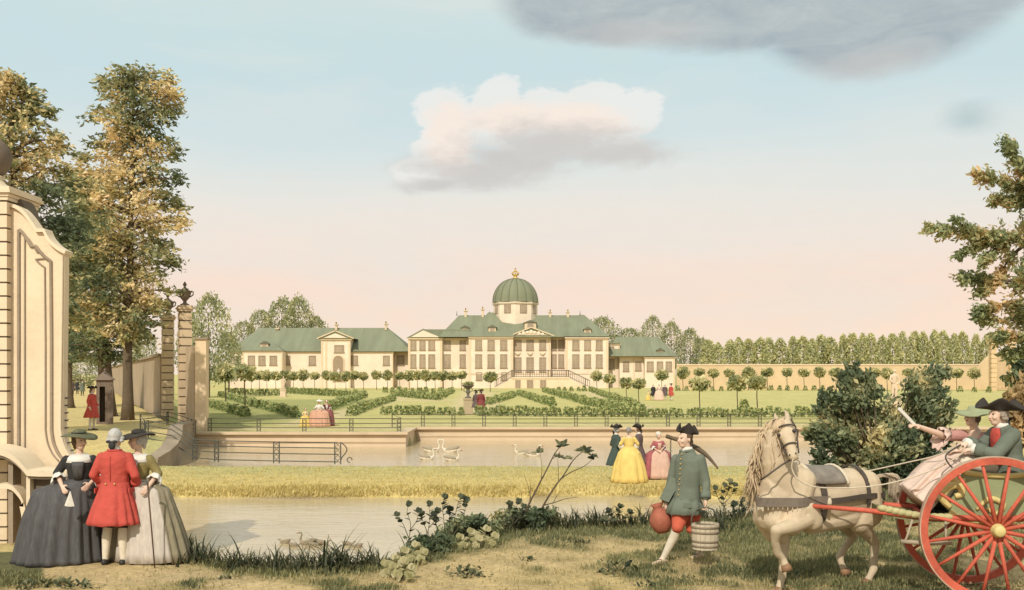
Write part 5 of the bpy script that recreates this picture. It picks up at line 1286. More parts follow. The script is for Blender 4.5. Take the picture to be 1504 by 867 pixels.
# --- sentry and far walkers in the avenue
man('sentry in a scarlet coat and white breeches standing before his box', onground(135.5, 42.3), 1.35, 1.06, RED, None, STOCK, 'tricorn', HAIRB, voxel=.016)
for k, (px, d, f, lb) in enumerate([(106, 112, .5, 'far walker in dark clothes, leftmost of three in the avenue'), (113.5, 120, -.3, 'far walker in dark clothes, middle of three in the avenue'), (121, 110, .9, 'far walker in dark clothes, rightmost of three in the avenue')]):
    man(lb, onground(px, d), f, 1.0, (PLUM, BLACKC, GREEN)[k], None, BLACKC, 'tricorn', HAIRB, stock=BLACKC, group='far walkers in the avenue', voxel=.03)
# ---------------------------------------------------------------- man carrying jug and pail
def spread_torso(q, hip, chest, neck, wd, across, n=20):
    """lofted trunk along hip > chest > neck; across = unit vector shoulder to shoulder; wd: [(f, half width, half depth)]"""
    hip, chest, neck = Vector(hip), Vector(chest), Vector(neck)
    rs = []
    for f, w, d in wd:
        c = hip.lerp(chest, f/.6) if f < .6 else chest.lerp(neck, (f-.6)/.4)
        ax = ((chest-hip) if f < .6 else (neck-chest)).normalized(); a = Vector(across); a = (a-ax*a.dot(ax)).normalized(); b = ax.cross(a)
        rs.append([c+a*w*math.cos(t)+b*d*math.sin(t) for t in [2*math.pi*k/n for k in range(n)]])
    q.rings(rs)
def frame_of(fwd, up=(0, 0, 1), roll=0):
    """orientation of a head or thing whose face looks along fwd (its own -Y)"""
    y = -Vector(fwd).normalized(); x = y.cross(Vector(up)); x.normalize(); z = x.cross(y)
    return Matrix((x, y, z)).transposed()@Matrix.Rotation(roll, 3, 'Y')
def carter():
    D = 13.05
    R = thing('person', 'man in green jacket and orange breeches walking with a jug and a pail', 'person', onground(995, D))
    fw = Vector((-.80, -.60, 0)).normalized()   # walks to the left
    right = Vector((fw.y, -fw.x, 0))   # his right hand side
    hip = J(1008, 737, D); chest = J(1011, 690, D-.02); neck = J(1009, 661, D-.03)
    hc = J(1006, 645, D-.05); HR = frame_of(fw+Vector((-.25, 0, 0)))
    shR = J(993, 672, D+.12); elR = J(985, 710, D+.14); haR = J(978, 741, D+.06)
    shL = J(1029, 672, D-.12); elL = J(1037, 708, D-.14); haL = J(1036, 736, D-.22)
    hR = J(1003, 743, D+.02); kR = J(995, 774, D-.16); anR = J(974, 820, D-.04); 
    hL = J(1018, 738, D+.05); kL = J(1016, 776, D-.02); anL = J(1028, 812, D+.33)
    q = MB(); head_parts(q, hc, HR, .98); q.cap(neck, .055, hc+Vector((.01, .0, -.06)), .05)
    spread_torso(q, hip, chest, neck, [(0, .15, .10), (.3, .14, .095), (.6, .17, .105), (.85, .13, .085), (1, .065, .055)], right)
    for sh, e, h, s in ((shR, elR, haR, -1), (shL, elL, haL, 1)):
        q.cap(sh+Vector((0, 0, -.04)), .044, e, .04); q.cap(e, .04, h, .029); hand_parts(q, h, Vector((0, 0, -1)), Vector((-1, -.2, 0)), s, 1.0, 1.25)
    for a, k, an in ((hR, kR, anR), (hL, kL, anL)):
        q.cap(a, .085, k, .056); c = k.lerp(an, .33)-fw*.02; q.cap(k, .052, c, .056); q.cap(c, .056, an, .034)
        q.cap(an, .033, an+fw*.10+Vector((0, 0, -.05)), .028)
    q.fuse('body', SKIN, R, .0075, 3); face_bits(R, hc, HR, .98)
    for a, k, an in ((hR, kR, anR), (hL, kL, anL)):
        c = k.lerp(an, .33)-fw*.02
        q = MB(); q.cap(k, .058, c, .061); q.cap(c, .061, an, .038); q.cap(an, .038, an+fw*.03+Vector((0, 0, -.03)), .036); q.fuse('stocking', STOCK, R, .01, 3)
        q = MB(); q.cap(an-fw*.035+Vector((0, 0, -.045)), .038, an+fw*.17+Vector((0, 0, -.058)), .030); q.cap(an+Vector((0, 0, -.03)), .042, an+fw*.05+Vector((0, 0, -.03)), .036); q.fuse('shoe', SHOET, R, .008, 2)
        q = MB(); q.box(an+fw*.07+Vector((0, 0, -.015)), (.05, .035, .02)); q.build('buckle', IRON2, R)
    q = MB(); q.cap(hR+Vector((0, 0, .06)), .105, hL+Vector((0, 0, .06)), .105); q.cap(hR, .095, hR.lerp(kR, .55), .112); q.cap(hR.lerp(kR, .55), .112, kR+Vector((.0, 0, -.01)), .075)
    q.cap(hL, .115, hL.lerp(kL, .55), .11); q.cap(hL.lerp(kL, .55), .11, kL, .07); q.fuse('breeches', BRUNT, R, .011, 3)
    for k in (kR, kL):
        q = MB(); q.tube([k+Vector((0, 0, .0)), k+Vector((0, 0, -.05))], [.072, .066], 14); q.build('knee_band', BRUNT, R, True)
    # short full jacket, open flap at the near hip
    q = MB(); spread_torso(q, hip+Vector((0, 0, .0)), chest, neck, [(-.08, .205, .165), (.1, .20, .155), (.3, .185, .14), (.6, .205, .14), (.8, .195, .12), (.93, .13, .09), (1.03, .07, .066)], right)
    for sh, e, h in ((shR, elR, haR), (shL, elL, haL)): q.cap(sh+Vector((0, 0, -.02)), .064, e, .058); q.cap(e, .058, e.lerp(h, .82), .052)
    jk = q.fuse('jacket', GREEN, R, .011, 3)
    q = MB(); rs = []
    for f, w, d in ((0, .19, .15), (.5, .23, .20), (1, .25, .245)):
        c = hip+Vector((0, 0, .06-.20*f))+fw*.02*f; rs.append([c+right*w*math.cos(t)*(1+.05*math.sin(9*t))+fw*d*math.sin(t)*(1+.05*math.sin(9*t)) for t in [2*math.pi*k/60 for k in range(60)]])
    q.rings(rs, caps=False); o = q.build('jacket_skirt', GREEN, jk, True); md = o.modifiers.new('t', 'SOLIDIFY'); md.thickness = .012
    for k in range(9):                                          # buttoned front, collar, pocket flap
        f = .14+.78*k/8; c = hip.lerp(chest, f/.6) if f < .6 else chest.lerp(neck, (f-.6)/.4); q = MB(); q.ell(c+fw*(interp([(0, .158), (.3, .141), (.6, .141), (.8, .121), (.95, .09)], f)+.006), .011, 8, 6); q.build('button', GOLDB, jk, True)
    q = MB(); q.tube([neck+Vector((0, 0, -.012))+fw*.085*math.cos(t)+right*.085*math.sin(t) for t in [.5+k*(2*math.pi-1.0)/16 for k in range(17)]], .016, 8); q.build('collar', GREEN, jk, True)
    q = MB(); c = hip+Vector((0, 0, -.02))-right*.17+fw*.16; q.box(c, (.10, .012, .055), M=Matrix((right, fw, Vector((0, 0, 1)))).transposed()@Matrix.Rotation(.7, 3, 'Z')); q.build('pocket_flap', GREEN, jk)
    for e, h in ((elR, haR), (elL, haL)):
        q = MB(); q.tube([e.lerp(h, .5), e.lerp(h, .72), e.lerp(h, .86)], [.060, .066, .070], 14); q.build('cuff', GREEN, R, True)
    # tail of the jacket flap flying at the far hip
    q = MB(); a = J(985, 700, D+.02); b = J(1000, 706, D-.02); c = J(982, 738, D-.05); d = J(969, 733, D-.0); t_ = Vector((0, .03, 0)); q.add([a, b, c, d, a+t_, b+t_, c+t_, d+t_], [(0, 1, 2, 3), (7, 6, 5, 4), (0, 4, 5, 1), (1, 5, 6, 2), (2, 6, 7, 3), (3, 7, 4, 0)]); q.build('flap', GREEN, jk)
    q = MB(); q.tube([neck+Vector((0, 0, -.03)), neck+Vector((0, 0, .02)), neck+Vector((0, 0, .04))], [.072, .074, .064], 16); q.build('neckcloth', WHITE, R, True)
    q = MB(); sh = hc-fw*.03; q.ell(hc-fw*.03+Vector((0, 0, .03)), (.085, .088, .085)); q.ell(hc-fw*.09+Vector((0, 0, -.05)), (.045, .045, .07)); q.fuse('hair', HAIRB, R, .009, 3)
    tricorn(R, hc+Vector((0, 0, .072))-fw*.03, HR@Matrix.Rotation(-.18, 3, 'X'), .92, HATB, .165, .10)
    # yoke behind the neck with a hanging chain
    WOOD = mat('dark_wood', A(112, 92, 66), .8, .25, 6, .3, 30)
    a, b = J(979, 641, D+.50), J(1054, 688, D-.42)
    Y = thing('yoke', 'dark wooden carrying yoke across the shoulders of the man in green', 'yoke', (a+b)/2)
    q = MB(); pts = [a.lerp(b, t)+Vector((0, 0, .03*math.sin(math.pi*t)))-fw*.13*math.sin(math.pi*t) for t in [k/8 for k in range(9)]]; q.tube(pts, [.028, .026, .024, .03, .036, .03, .022, .018, .012], 8); q.build('beam', WOOD, Y, True)
    q = MB(); c0 = J(985, 645, D+.44)
    for k in range(18):
        c = c0+Vector((0, 0, -.024*k-.02)); M = Matrix.Rotation(math.pi/2*(k % 2)+.3, 3, 'Z'); pts = [c+M@Vector((.009*math.cos(t), 0, .016*math.sin(t))) for t in [j*math.pi/4 for j in range(9)]]; q.tube(pts, .0035, 5)
    q.build('chain', IRON2, Y, True)
    # earthen jug
    TERR = mat('terracotta', A(176, 96, 66), .75, .18, 8, .3, 25, stain=.3)
    c = J(975, 782, D+.06); Jg = thing('jug', 'round brown clay jug hanging from the right hand of the carrier', 'jug', c)
    prof = [(.001, 0), (.075, .0), (.115, .05), (.145, .13), (.14, .20), (.10, .27), (.062, .31), (.058, .335), (.082, .37), (.075, .372), (.05, .34), (.001, .335)]
    M = Matrix.Rotation(-.25, 3, 'Y'); q = MB(); q.lathe(prof, 28, caps=True); q.v = [tuple(c+M@Vector(p)) for p in q.v]; q.build('body', TERR, Jg, True)
    q = MB(); q.tube([c+M@Vector(p) for p in ((.05, 0, .335), (.09, 0, .39), (.15, 0, .37), (.17, 0, .29), (.135, 0, .22))], .014, 8); q.build('handle', TERR, Jg, True)
    # stave pail
    PAIL = mat('pale_stave_wood', A(216, 196, 162), .85, .15, 3, .4, 30, streak=(9, 9, .6)); HOOP = mat('split_hoop', A(150, 130, 102), .85, .2, 6, .3, 20); MILK = mat('milk', A(232, 208, 160), .4, .05, 4)
    c = J(1035.5, 806, D-.24); c.z += .0; P = thing('pail', 'pale hooped wooden pail with bail handle, filled to the brim', 'pail', c)
    n = 18
    q = MB()
    for k in range(n):
        t0, t1 = 2*math.pi*(k+.03)/n, 2*math.pi*(k+.97)/n
        vs = [c+Vector((r*math.cos(t), r*math.sin(t), z)) for z, r0 in ((0, .160), (.315, .175)) for r in (r0, r0-.016) for t in (t0, t1)]
        q.add(vs, [(0, 1, 5, 4), (2, 6, 7, 3), (0, 4, 6, 2), (1, 3, 7, 5), (4, 5, 7, 6), (0, 2, 3, 1)])
    q.lathe([(.001, .01), (.15, .01), (.15, .03), (.001, .03)], n, tuple(c)); q.build('staves', PAIL, P)
    q = MB(); q.lathe([(.001, .285), (.157, .285), (.157, .29), (.001, .292)], 28, tuple(c)); q.build('milk', MILK, P, True)
    for z, r in ((.03, .1625), (.09, .1655), (.20, .1707), (.265, .174)):
        q = MB(); q.lathe([(r, z), (r+.005, z+.002), (r+.005, z+.026), (r, z+.028)], 36, tuple(c)); q.build('hoop', HOOP, P, True)
    top = haL+Vector((0, 0, -.085)); q = MB(); q.tube([c+Vector((-.175, 0, .29)), c+Vector((-.165, 0, .40)), c+Vector((-.10, 0, .49)), c+Vector((0, 0, .525)), c+Vector((.10, 0, .49)), c+Vector((.165, 0, .40)), c+Vector((.175, 0, .29))], .010, 8); q.build('bail', IRON2, P, True)
    q = MB(); q.tube([c+Vector((0, 0, .52)), top], .009, 6); q.build('hook', IRON2, P, True)
carter()
# ---------------------------------------------------------------- horse and chaise
HORSE = mat('cream_horse_coat', A(212, 186, 148), .75, .14, 4, .35, 70, stain=.30)
MANE = mat('flaxen_mane', A(206, 176, 134), .7, .2, 20, .3, 60); HOOF = mat('hoof_horn', A(156, 112, 74), .6, .2, 8); LEATH = mat('grey_leather', A(128, 112, 94), .6, .2, 12, .2, 30, spec=.4); LEATHD = mat('dark_leather', A(84, 72, 60), .6, .2, 12, .2, 30, spec=.4)
PALEL = mat('pale_leather', A(214, 194, 162), .7, .12, 12)
def horse():
    R = thing('horse', 'cream horse with flaxen mane stepping before the red wheeled chaise', 'horse', onground(1215, 11.65))
    q = MB()
    # trunk: ribs, shoulder, croup
    d0, d1 = 11.25, 11.95
    def T(px, py, f): return J(px, py, lerp(d0, d1, f))
    sect = [(1124, 736, 0, .23, .13), (1140, 734, .12, .31, .20), (1162, 733, .25, .345, .225), (1190, 734, .40, .325, .235), (1215, 731, .55, .305, .25), (1238, 727, .72, .30, .25), (1260, 725, .88, .31, .25), (1277, 726, 1.0, .24, .19), (1286, 730, 1.06, .13, .1)]
    rs = []
    for i, (px, py, f, rv, rw) in enumerate(sect):
        c = T(px, py, f); a = T(*sect[max(0, i-1)][:3]); b = T(*sect[min(len(sect)-1, i+1)][:3]); ax = (b-a).normalized(); sd = Vector((ax.y, -ax.x, 0)).normalized()
        rs.append([c+sd*rw*math.cos(t)+Vector((0, 0, 1))*rv*math.sin(t)*(1.0 if math.sin(t) > 0 else 1.02) for t in [2*math.pi*k/24 for k in range(24)]])
    q.rings(rs)
    ax = (T(1285, 728, 1)-T(1125, 736, 0)).normalized(); sd = Vector((ax.y, -ax.x, 0)).normalized()   # sd points to the near side (toward the viewer)
    if sd.y > 0: sd = -sd
    # breast and shoulders
    q.ell(T(1133, 752, .05), (.20, .20, .24)); q.cap(T(1168, 705, .25)+sd*.12, .15, T(1150, 765, .12)+sd*.14, .15); q.cap(T(1168, 705, .25)-sd*.12, .15, T(1140, 768, .1)-sd*.13, .15)
    q.cap(T(1128, 762, .02)+sd*.09, .12, T(1140, 786, .08)+sd*.08, .09); q.cap(T(1128, 762, .02)-sd*.08, .12, T(1140, 786, .08)-sd*.08, .09)
    q.cap(T(1180, 770, .33)+sd*.10, .10, T(1240, 757, .72)+sd*.06, .14); q.cap(T(1166, 742, .22)+sd*.19, .11, T(1178, 762, .28)+sd*.16, .12)
    # haunches
    q.cap(T(1258, 712, .9)+sd*.12, .19, T(1262, 752, .92)+sd*.13, .17); q.cap(T(1258, 712, .9)-sd*.12, .19, T(1246, 752, .9)-sd*.12, .16)
    # neck: arched, deep at the base
    nk = [(T(1160, 724, .22), .25), (T(1147, 700, .15), .215), (T(1138, 678, .09), .175), (T(1134, 657, .05), .140), (T(1137, 640, .03), .115), (T(1147, 628, .01), .095)]
    q.chain([p for p, r in nk], [r for p, r in nk], 16)
    q.cap(T(1175, 697, .3), .10, T(1152, 690, .17), .12)
    # head turned toward the viewer
    po = J(1152, 626, 11.20); mz = J(1165, 669, 10.98); hd = (mz-po).normalized()
    hx = hd.cross(Vector((-.3, -.9, .2))).normalized(); hn = hx.cross(hd)   # hn: out of the forehead
    if hn.y > 0: hn = -hn; hx = -hx
    q.chain([po, po.lerp(mz, .3), po.lerp(mz, .6), po.lerp(mz, .88), mz+hd*.015], [.088, .090, .068, .054, .052], 14)
    for e in (-1, 1):
        q.ell(po.lerp(mz, .30)+hx*.055*e-hn*.05, (.06, .075, .085)); q.ell(po.lerp(mz, .33)+hx*.070*e+hn*.042, .030, 10, 8)
        q.ell(mz+hx*.03*e+hn*.028, .03, 8, 6)
        b = po+hx*.052*e+hn*.01-hd*.06; q.cap(b, .034, b-hd*.07+hx*.012*e, .028, 8); q.cap(b-hd*.07+hx*.012*e, .028, b-hd*.135+hx*.0*e, .008, 8)
    q.ell(mz-hn*.045-hd*.02, (.04, .045, .035)); q.cap(po.lerp(mz, .25)-hn*.07, .06, po.lerp(mz, .75)-hn*.05, .04)
    # legs
    def leg(pts, rr): q.chain(pts, rr, 12)
    nf = [T(1168, 758, .2)+sd*.15, J(1163, 773, 11.1), J(1140, 779, 10.95), J(1138, 794, 10.99), J(1142, 812, 11.05), J(1150, 821, 11.07), J(1153, 829, 11.06)]
    leg(nf, [.125, .085, .064, .043, .047, .036, .043])
    ff = [T(1143, 770, .1)-sd*.12, J(1150, 793, 11.42), J(1150, 814, 11.4), J(1150, 826, 11.4), J(1149, 846, 11.4), J(1146, 857, 11.38), J(1145, 863, 11.37)]
    leg(ff, [.12, .08, .060, .045, .048, .038, .046])
    nh = [T(1262, 752, .92)+sd*.13, J(1262, 768, 11.72), J(1276, 786, 11.85), J(1285, 797, 11.9), J(1284, 815, 11.88), J(1283, 836, 11.85), J(1278, 846, 11.83), J(1275, 852, 11.82)]
    leg(nh, [.17, .125, .075, .058, .044, .048, .038, .046])
    fh = [T(1246, 752, .9)-sd*.12, J(1240, 768, 12.0), J(1248, 780, 12.1), J(1253, 788, 12.12), J(1242, 803, 12.08), J(1233, 818, 12.05), J(1236, 829, 12.03), J(1239, 835, 12.02)]
    leg(fh, [.15, .11, .07, .055, .043, .046, .037, .044])
    q.fuse('body', HORSE, R, .0125, 5)
    for p, q_ in ((nf[-2], nf[-1]), (ff[-2], ff[-1]), (nh[-2], nh[-1]), (fh[-2], fh[-1])):
        d = (q_-p).normalized(); m = MB(); m.tube([q_+d*.0, q_+d*.035, q_+d*.075], [.045, .055, .062], 14); m.build('hoof', HOOF, R, True)
    for e in (-1, 1):
        m = MB(); m.ell(po.lerp(mz, .335)+hx*.082*e+hn*.060, .022, 10, 8); m.build('eye', EYE, R, True)
        m = MB(); m.ell(mz+hx*.033*e+hn*.052+hd*.012, (.009, .009, .013), 8, 6); m.build('nostril', LEATHD, R, True)
    m = MB(); m.cap(mz+hd*.045-hn*.012-hx*.04, .006, mz+hd*.045-hn*.012+hx*.04, .006, 6); m.build('mouth', LEATHD, R, True)
    # mane: wavy locks falling to the far (left) side and a forelock
    rnd = random.Random(5); m = MB(); crest = [J(1149, 617, 11.27), J(1139, 617, 11.30), J(1129, 626, 11.33), J(1121, 643, 11.36), J(1117, 662, 11.4), J(1116, 680, 11.43), J(1118, 698, 11.46)]
    for k in range(230):
        t = rnd.random()*5.99; i = int(t); a = crest[i].lerp(crest[i+1], t-i)+Vector((rnd.gauss(.02, .025), rnd.gauss(0, .05), rnd.gauss(0, .02)))
        L_ = rnd.uniform(.28, .55); dx = rnd.uniform(-.42, -.12); pts = [a]; ph = rnd.random()*6
        for j in range(1, 8):
            f = j/7; pts.append(a+Vector((dx*L_*(f**.7)+.030*math.sin(ph+f*8), .05*math.sin(ph+f*5)-.02*f, -L_*f**1.25+.02)))
        m.tube(pts, [.006, .009, .010, .010, .009, .007, .005, .0015], 5)
    for k in range(26):
        a = po-hd*.07+hn*.07+hx*rnd.uniform(-.04, .04); e = rnd.uniform(-.02, .14); pts = [a+hd*.16*f+hn*(.035*math.sin(3*f))+hx*(e*f+.012*math.sin(9*f+k)) for f in (0, .25, .5, .75, 1)]; m.tube(pts, [.005, .008, .007, .005, .0015], 5)
    m.build('mane', MANE, R, True)
    m = MB(); b = J(1281, 702, 11.95)
    for k in range(120):
        ph = rnd.random()*6; sp = rnd.uniform(-1, 1); w = rnd.uniform(.7, 1.1); pts = []
        for j in range(10):
            f = j/9; th = f*2.3
            pts.append(b+Vector((.02+.30*w*math.sin(min(th, 1.7))*1.0+.04*sp*f, .06*sp*f+.1*f, .075*math.sin(th*1.25)*w-.33*f**2.2*w+.012*math.sin(ph+f*9))))
        m.tube(pts, [.018, .014, .010, .009, .009, .008, .008, .006, .004, .0015], 5)
    m.build('tail', mat('tail_hair', A(192, 170, 138), .7, .25, 20, .3, 60), R, True)
    # ---- harness (worn, moves with the horse)
    def on_trunk(f, ang, off=.012):
        px = lerp(1124, 1286, f); i = 0
        for i in range(len(sect)-1):
            if sect[i][0] <= px <= sect[i+1][0]: break
        u = (px-sect[i][0])/(sect[i+1][0]-sect[i][0]); s = [lerp(sect[i][k], sect[i+1][k], u) for k in range(5)]; c = T(*s[:3])
        return c+sd*(s[4]+off)*math.cos(ang)+Vector((0, 0, 1))*(s[3]+off)*math.sin(ang)
    H = MB()
    def strap(pts, w, nrm=None, name='strap', mt=LEATH, t=.008):
        m_ = MB(); pts = [Vector(p) for p in pts]; n = len(pts); rs = []
        for i, p in enumerate(pts):
            d = (pts[min(i+1, n-1)]-pts[max(i-1, 0)]).normalized(); up = Vector(nrm(i)) if nrm else Vector((0, 0, 1)); b = d.cross(up).normalized(); u = b.cross(d)
            rs.append([p+b*t+u*w/2, p+b*t-u*w/2, p-b*t-u*w/2, p-b*t+u*w/2])
        m_.rings(rs); return m_.build(name, mt, R)
    A_ = [on_trunk(.40, t, .018) for t in [-2.2+k*(3.1+2.2+.6)/26 for k in range(27)]]
    strap(A_, .075, lambda i: ax, 'girth', LEATHD)
    strap([on_trunk(.78, t, .03) for t in [-.3+k*(math.pi+.6)/20 for k in range(21)]], .045, lambda i: ax, 'crupper_strap', LEATHD)
    # breast collar: from the near trace round the chest to the far side
    bc = [on_trunk(.42, .05, .05)]+[on_trunk(.25, .03, .07), on_trunk(.16, .0, .10)]+[J(1121, 738, 11.02), J(1113, 737, 11.10), J(1111.5, 735, 11.2), J(1113, 733, 11.34), J(1122, 733, 11.5)]
    bc2 = []
    for i in range(len(bc)-1):
        for j in range(4): bc2.append(bc[i].lerp(bc[i+1], j/4))
    bc2.append(bc[-1]); strap(bc2, .095, None, 'breast_collar', LEATH, .012)
    m = MB()
    for i in range(0, len(bc2)-1):
        for j in (0, .5):
            p = bc2[i].lerp(bc2[i+1], j)+Vector((0, 0, -.05)); m.tube([p, p+Vector((0, 0, -.035-.012*math.sin(i*1.7))), ], [.007, .004], 5)
    m.build('fringe', PALEL, R)
    strap([on_trunk(f, .02, .035) for f in [.42+.58*k/10 for k in range(11)]]+[on_trunk(1.0, .5, .03)], .06, None, 'breeching', LEATHD, .01)
    # saddle pad with rolled edges
    m = MB(); rs = []
    for f in [.30+.30*k/8 for k in range(9)]: rs.append([on_trunk(f, t, .035) for t in [.55+k*(1.75)/10 for k in range(11)]])
    m.rings(rs, closed=False, caps=False); o = m.build('saddle', mat('grey_saddle_cloth', A(138, 126, 110), .8, .25, 8, .4, 30), R, True); md = o.modifiers.new('t', 'SOLIDIFY'); md.thickness = .03; md.offset = 1
    for f in (.30, .60):
        m = MB(); m.tube([on_trunk(f, t, .055) for t in [.5+k*1.85/12 for k in range(13)]], .024, 8); m.build('saddle_roll', PALEL, R, True)
    m = MB(); m.ell(on_trunk(.41, .0, .06), (.03, .02, .055)); m.tube([on_trunk(.41, .15, .05), on_trunk(.41, -.2, .07)], .018, 8); m.build('trace_buckle', PALEL, R, True)
    # bridle
    def ringh(f, r, k0=0, k1=17): return [po.lerp(mz, f)+(hx*math.cos(t)+hn*math.sin(t))*r for t in [2*math.pi*k/16 for k in range(k0, k1)]]
    for nm, pts in (('noseband', ringh(.70, .079)), ('browband', ringh(.14, .112))):
        m = MB(); m.tube(pts, .009, 6); m.build(nm, LEATHD, R, True)
    for e in (-1, 1):
        m = MB(); m.tube([po-hd*.05+hx*.09*e+hn*.02, po.lerp(mz, .14)+hx*.112*e+hn*.012, po.lerp(mz, .42)+hx*.098*e-hn*.01, po.lerp(mz, .70)+hx*.079*e-hn*.0, mz+hx*.062*e-hd*.01], .009, 6); m.build('cheek_strap', LEATHD, R, True)
        m = MB(); m.box(po.lerp(mz, .30)+hx*.112*e-hn*.01, (.012, .06, .07)); m.build('blinker', LEATHD, R)
    m = MB(); m.tube([J(1117, 705, 11.02), J(1128, 698, 10.94), J(1140, 689, 10.95), J(1150, 682, 10.98), mz-hn*.06+hd*.0], .010, 6); m.build('neck_strap', LEATHD, R, True)
    return R
horse()

CHRED = mat('vermilion_paint', A(214, 92, 58), .65, .2, 7, .25, 30, spec=.25, stain=.5); CHGRN = mat('sage_paint', A(150, 156, 104), .55, .14, 3, .1, 10, spec=.4); CHYEL = mat('yellow_carving', A(222, 196, 112), .55, .14, 5, .2, 14, spec=.4); TYRE = mat('iron_tyre', A(196, 160, 130), .6, .2, 12, spec=.4)
def chaise():
    hx = Vector((-.99, .14, 0)).normalized(); axl = Vector((.14, .99, 0)).normalized(); up = Vector((0, 0, 1))
    zg = .79; r = .775; hub = Vector(((1463-CX)/F*10.76, 10.76, zg+r)); TR = 1.06; ctr = hub+axl*TR/2
    R = thing('chaise', 'open two wheeled chaise with vermilion wheels and carved green and yellow body', 'carriage', Vector((ctr.x, ctr.y, zg)))
    def P(f, s, z): return ctr+hx*f+axl*s+up*(z-(zg+r))     # f forward of the axle, s across (+ away), z height
    for s in (-TR/2, TR/2):
        c = ctr+axl*s
        w = MB()
        def ring(rad, off): return [c+axl*off+(hx*math.cos(t)+up*math.sin(t))*rad for t in [2*math.pi*k/72 for k in range(72)]]
        w.rings([ring(r-.012, -.033), ring(r-.012, .033), ring(r-.085, .03), ring(r-.085, -.03), ring(r-.012, -.033)], caps=False); wh = w.build('wheel', CHRED, R, True)
        md = wh.modifiers.new('es', 'EDGE_SPLIT'); md.split_angle = .6
        w = MB(); w.rings([ring(r, -.034), ring(r, .034), ring(r-.0118, .034), ring(r-.0118, -.034), ring(r, -.034)], caps=False); o = w.build('tyre', TYRE, wh, True); md = o.modifiers.new('es', 'EDGE_SPLIT'); md.split_angle = .6
        for k in range(16):
            t = 2*math.pi*(k+.5)/16; d = hx*math.cos(t)+up*math.sin(t); w = MB(); w.tube([c+d*.06+axl*(-.04 if s < 0 else .04), c+d*(r*.55)+axl*(-.02 if s < 0 else .02), c+d*(r-.082)], [.024, .0195, .016], 8); w.build('spoke', CHRED, wh, True)
        sg = -1 if s < 0 else 1
        w = MB(); pts = [(-.10, .055), (-.06, .075), (0, .085), (.06, .075), (.10, .06), (.13, .06), (.145, .045), (.146, .001)]
        w.rings([[c+axl*sg*a+(hx*math.cos(t)+up*math.sin(t))*b for t in [2*math.pi*k/20 for k in range(20)]] for a, b in pts]); w.build('hub', CHYEL, wh, True)
    q = MB(); q.tube([P(0, -TR/2+.08, zg+r), P(0, TR/2-.08, zg+r)], .035, 10); q.build('axle', CHRED, R, True)
    # shafts and cross bars
    zs = zg+r+.10
    for s, tip in ((-.40, J(1176, 742, 11.18)), (.40, J(1182, 728, 12.0))):
        a = P(-.75, s, zs+.02); b = P(.62, s, zs); m_ = b.lerp(tip, .5); m_.z += .01
        q = MB(); q.tube([a, P(0, s, zs), b, m_, tip], [.030, .034, .034, .028, .022], 10); q.build('shaft', CHRED, R, True)
        q = MB(); q.tube([tip, tip+(tip-m_).normalized()*.05], [.024, .018], 10); q.build('ferrule', PALEL, R, True)
    for f in (-.6, .62): q = MB(); q.tube([P(f, -.42, zs), P(f, .42, zs)], .028, 8); q.build('cross_bar', CHRED, R, True)
    # step irons hanging from the near shaft
    q = MB(); c = P(.82, -.44, zs-.02); q.tube([c, c+up*-.20+hx*.06, c+up*-.26+hx*.10], [.013]*3, 8); q.tube([c-hx*.34, c-hx*.34+up*-.20-hx*.0, c-hx*.36+up*-.25], [.013]*3, 8); q.tube([c+up*-.235+hx*.12, c+up*-.25-hx*.12, c-hx*.40+up*-.24], [.022, .026, .022], 8); q.build('step', mat('step_iron', A(176, 156, 126), .6, .2, 8), R, True)
    # body: shell side panels cut to a rococo outline
    side = [(.42, .10), (.36, .02), (.15, -.03), (-.2, -.02), (-.42, .06), (-.62, .30), (-.74, .58), (-.72, .72), (-.55, .62), (-.42, .50), (-.15, .46), (.1, .47), (.26, .52), (.33, .44), (.30, .32), (.40, .22)]
    zb = zg+r+.09
    for s in (-.36, .36):
        q = MB(); n = len(side); vs = [P(f, s-.015, zb+z) for f, z in side]+[P(f, s+.015, zb+z) for f, z in side]
        q.add(vs, [tuple(range(n)), tuple(reversed(range(n, 2*n)))]+[(i, i+n, (i+1) % n+n, (i+1) % n) for i in range(n)]); q.build('side_panel', CHGRN, R)
        sg = -1 if s < 0 else 1
        def scroll(pts, rr, name='scroll'):
            m_ = MB(); fine = []
            for i in range(len(pts)-1):
                for j in range(5):
                    p0 = pts[max(i-1, 0)]; p1 = pts[i]; p2 = pts[i+1]; p3 = pts[min(i+2, len(pts)-1)]; t = j/5
                    fine.append(tuple(.5*((2*p1[k])+(-p0[k]+p2[k])*t+(2*p0[k]-5*p1[k]+4*p2[k]-p3[k])*t*t+(-p0[k]+3*p1[k]-3*p2[k]+p3[k])*t**3) for k in range(2)))
            fine.append(pts[-1]); N_ = len(fine)
            m_.tube([P(f, s+sg*.022, zb+z) for f, z in fine], [interp(list(zip([i/(len(rr)-1) for i in range(len(rr))], rr)), k/(N_-1)) for k in range(N_)], 8); m_.build(name, CHYEL, R, True)
        scroll([(.42, .12), (.50, .22), (.44, .34), (.33, .36), (.30, .27), (.37, .24)], [.03, .04, .05, .045, .035, .03])
        scroll([(.28, .50), (.36, .52), (.40, .44), (.33, .39), (.27, .43)], [.025, .035, .035, .03, .02])
        scroll([(.28, .50), (.1, .475), (-.15, .465), (-.42, .50), (-.55, .60), (-.66, .74), (-.80, .76)], [.03, .028, .028, .03, .04, .045, .03])
        scroll([(-.80, .76), (-.86, .68), (-.78, .62), (-.70, .68)], [.03, .04, .04, .03])
        scroll([(.42, .08), (.30, .0), (.0, -.04), (-.3, .0), (-.50, .14), (-.66, .36), (-.78, .62)], [.03, .03, .025, .025, .03, .03, .03])
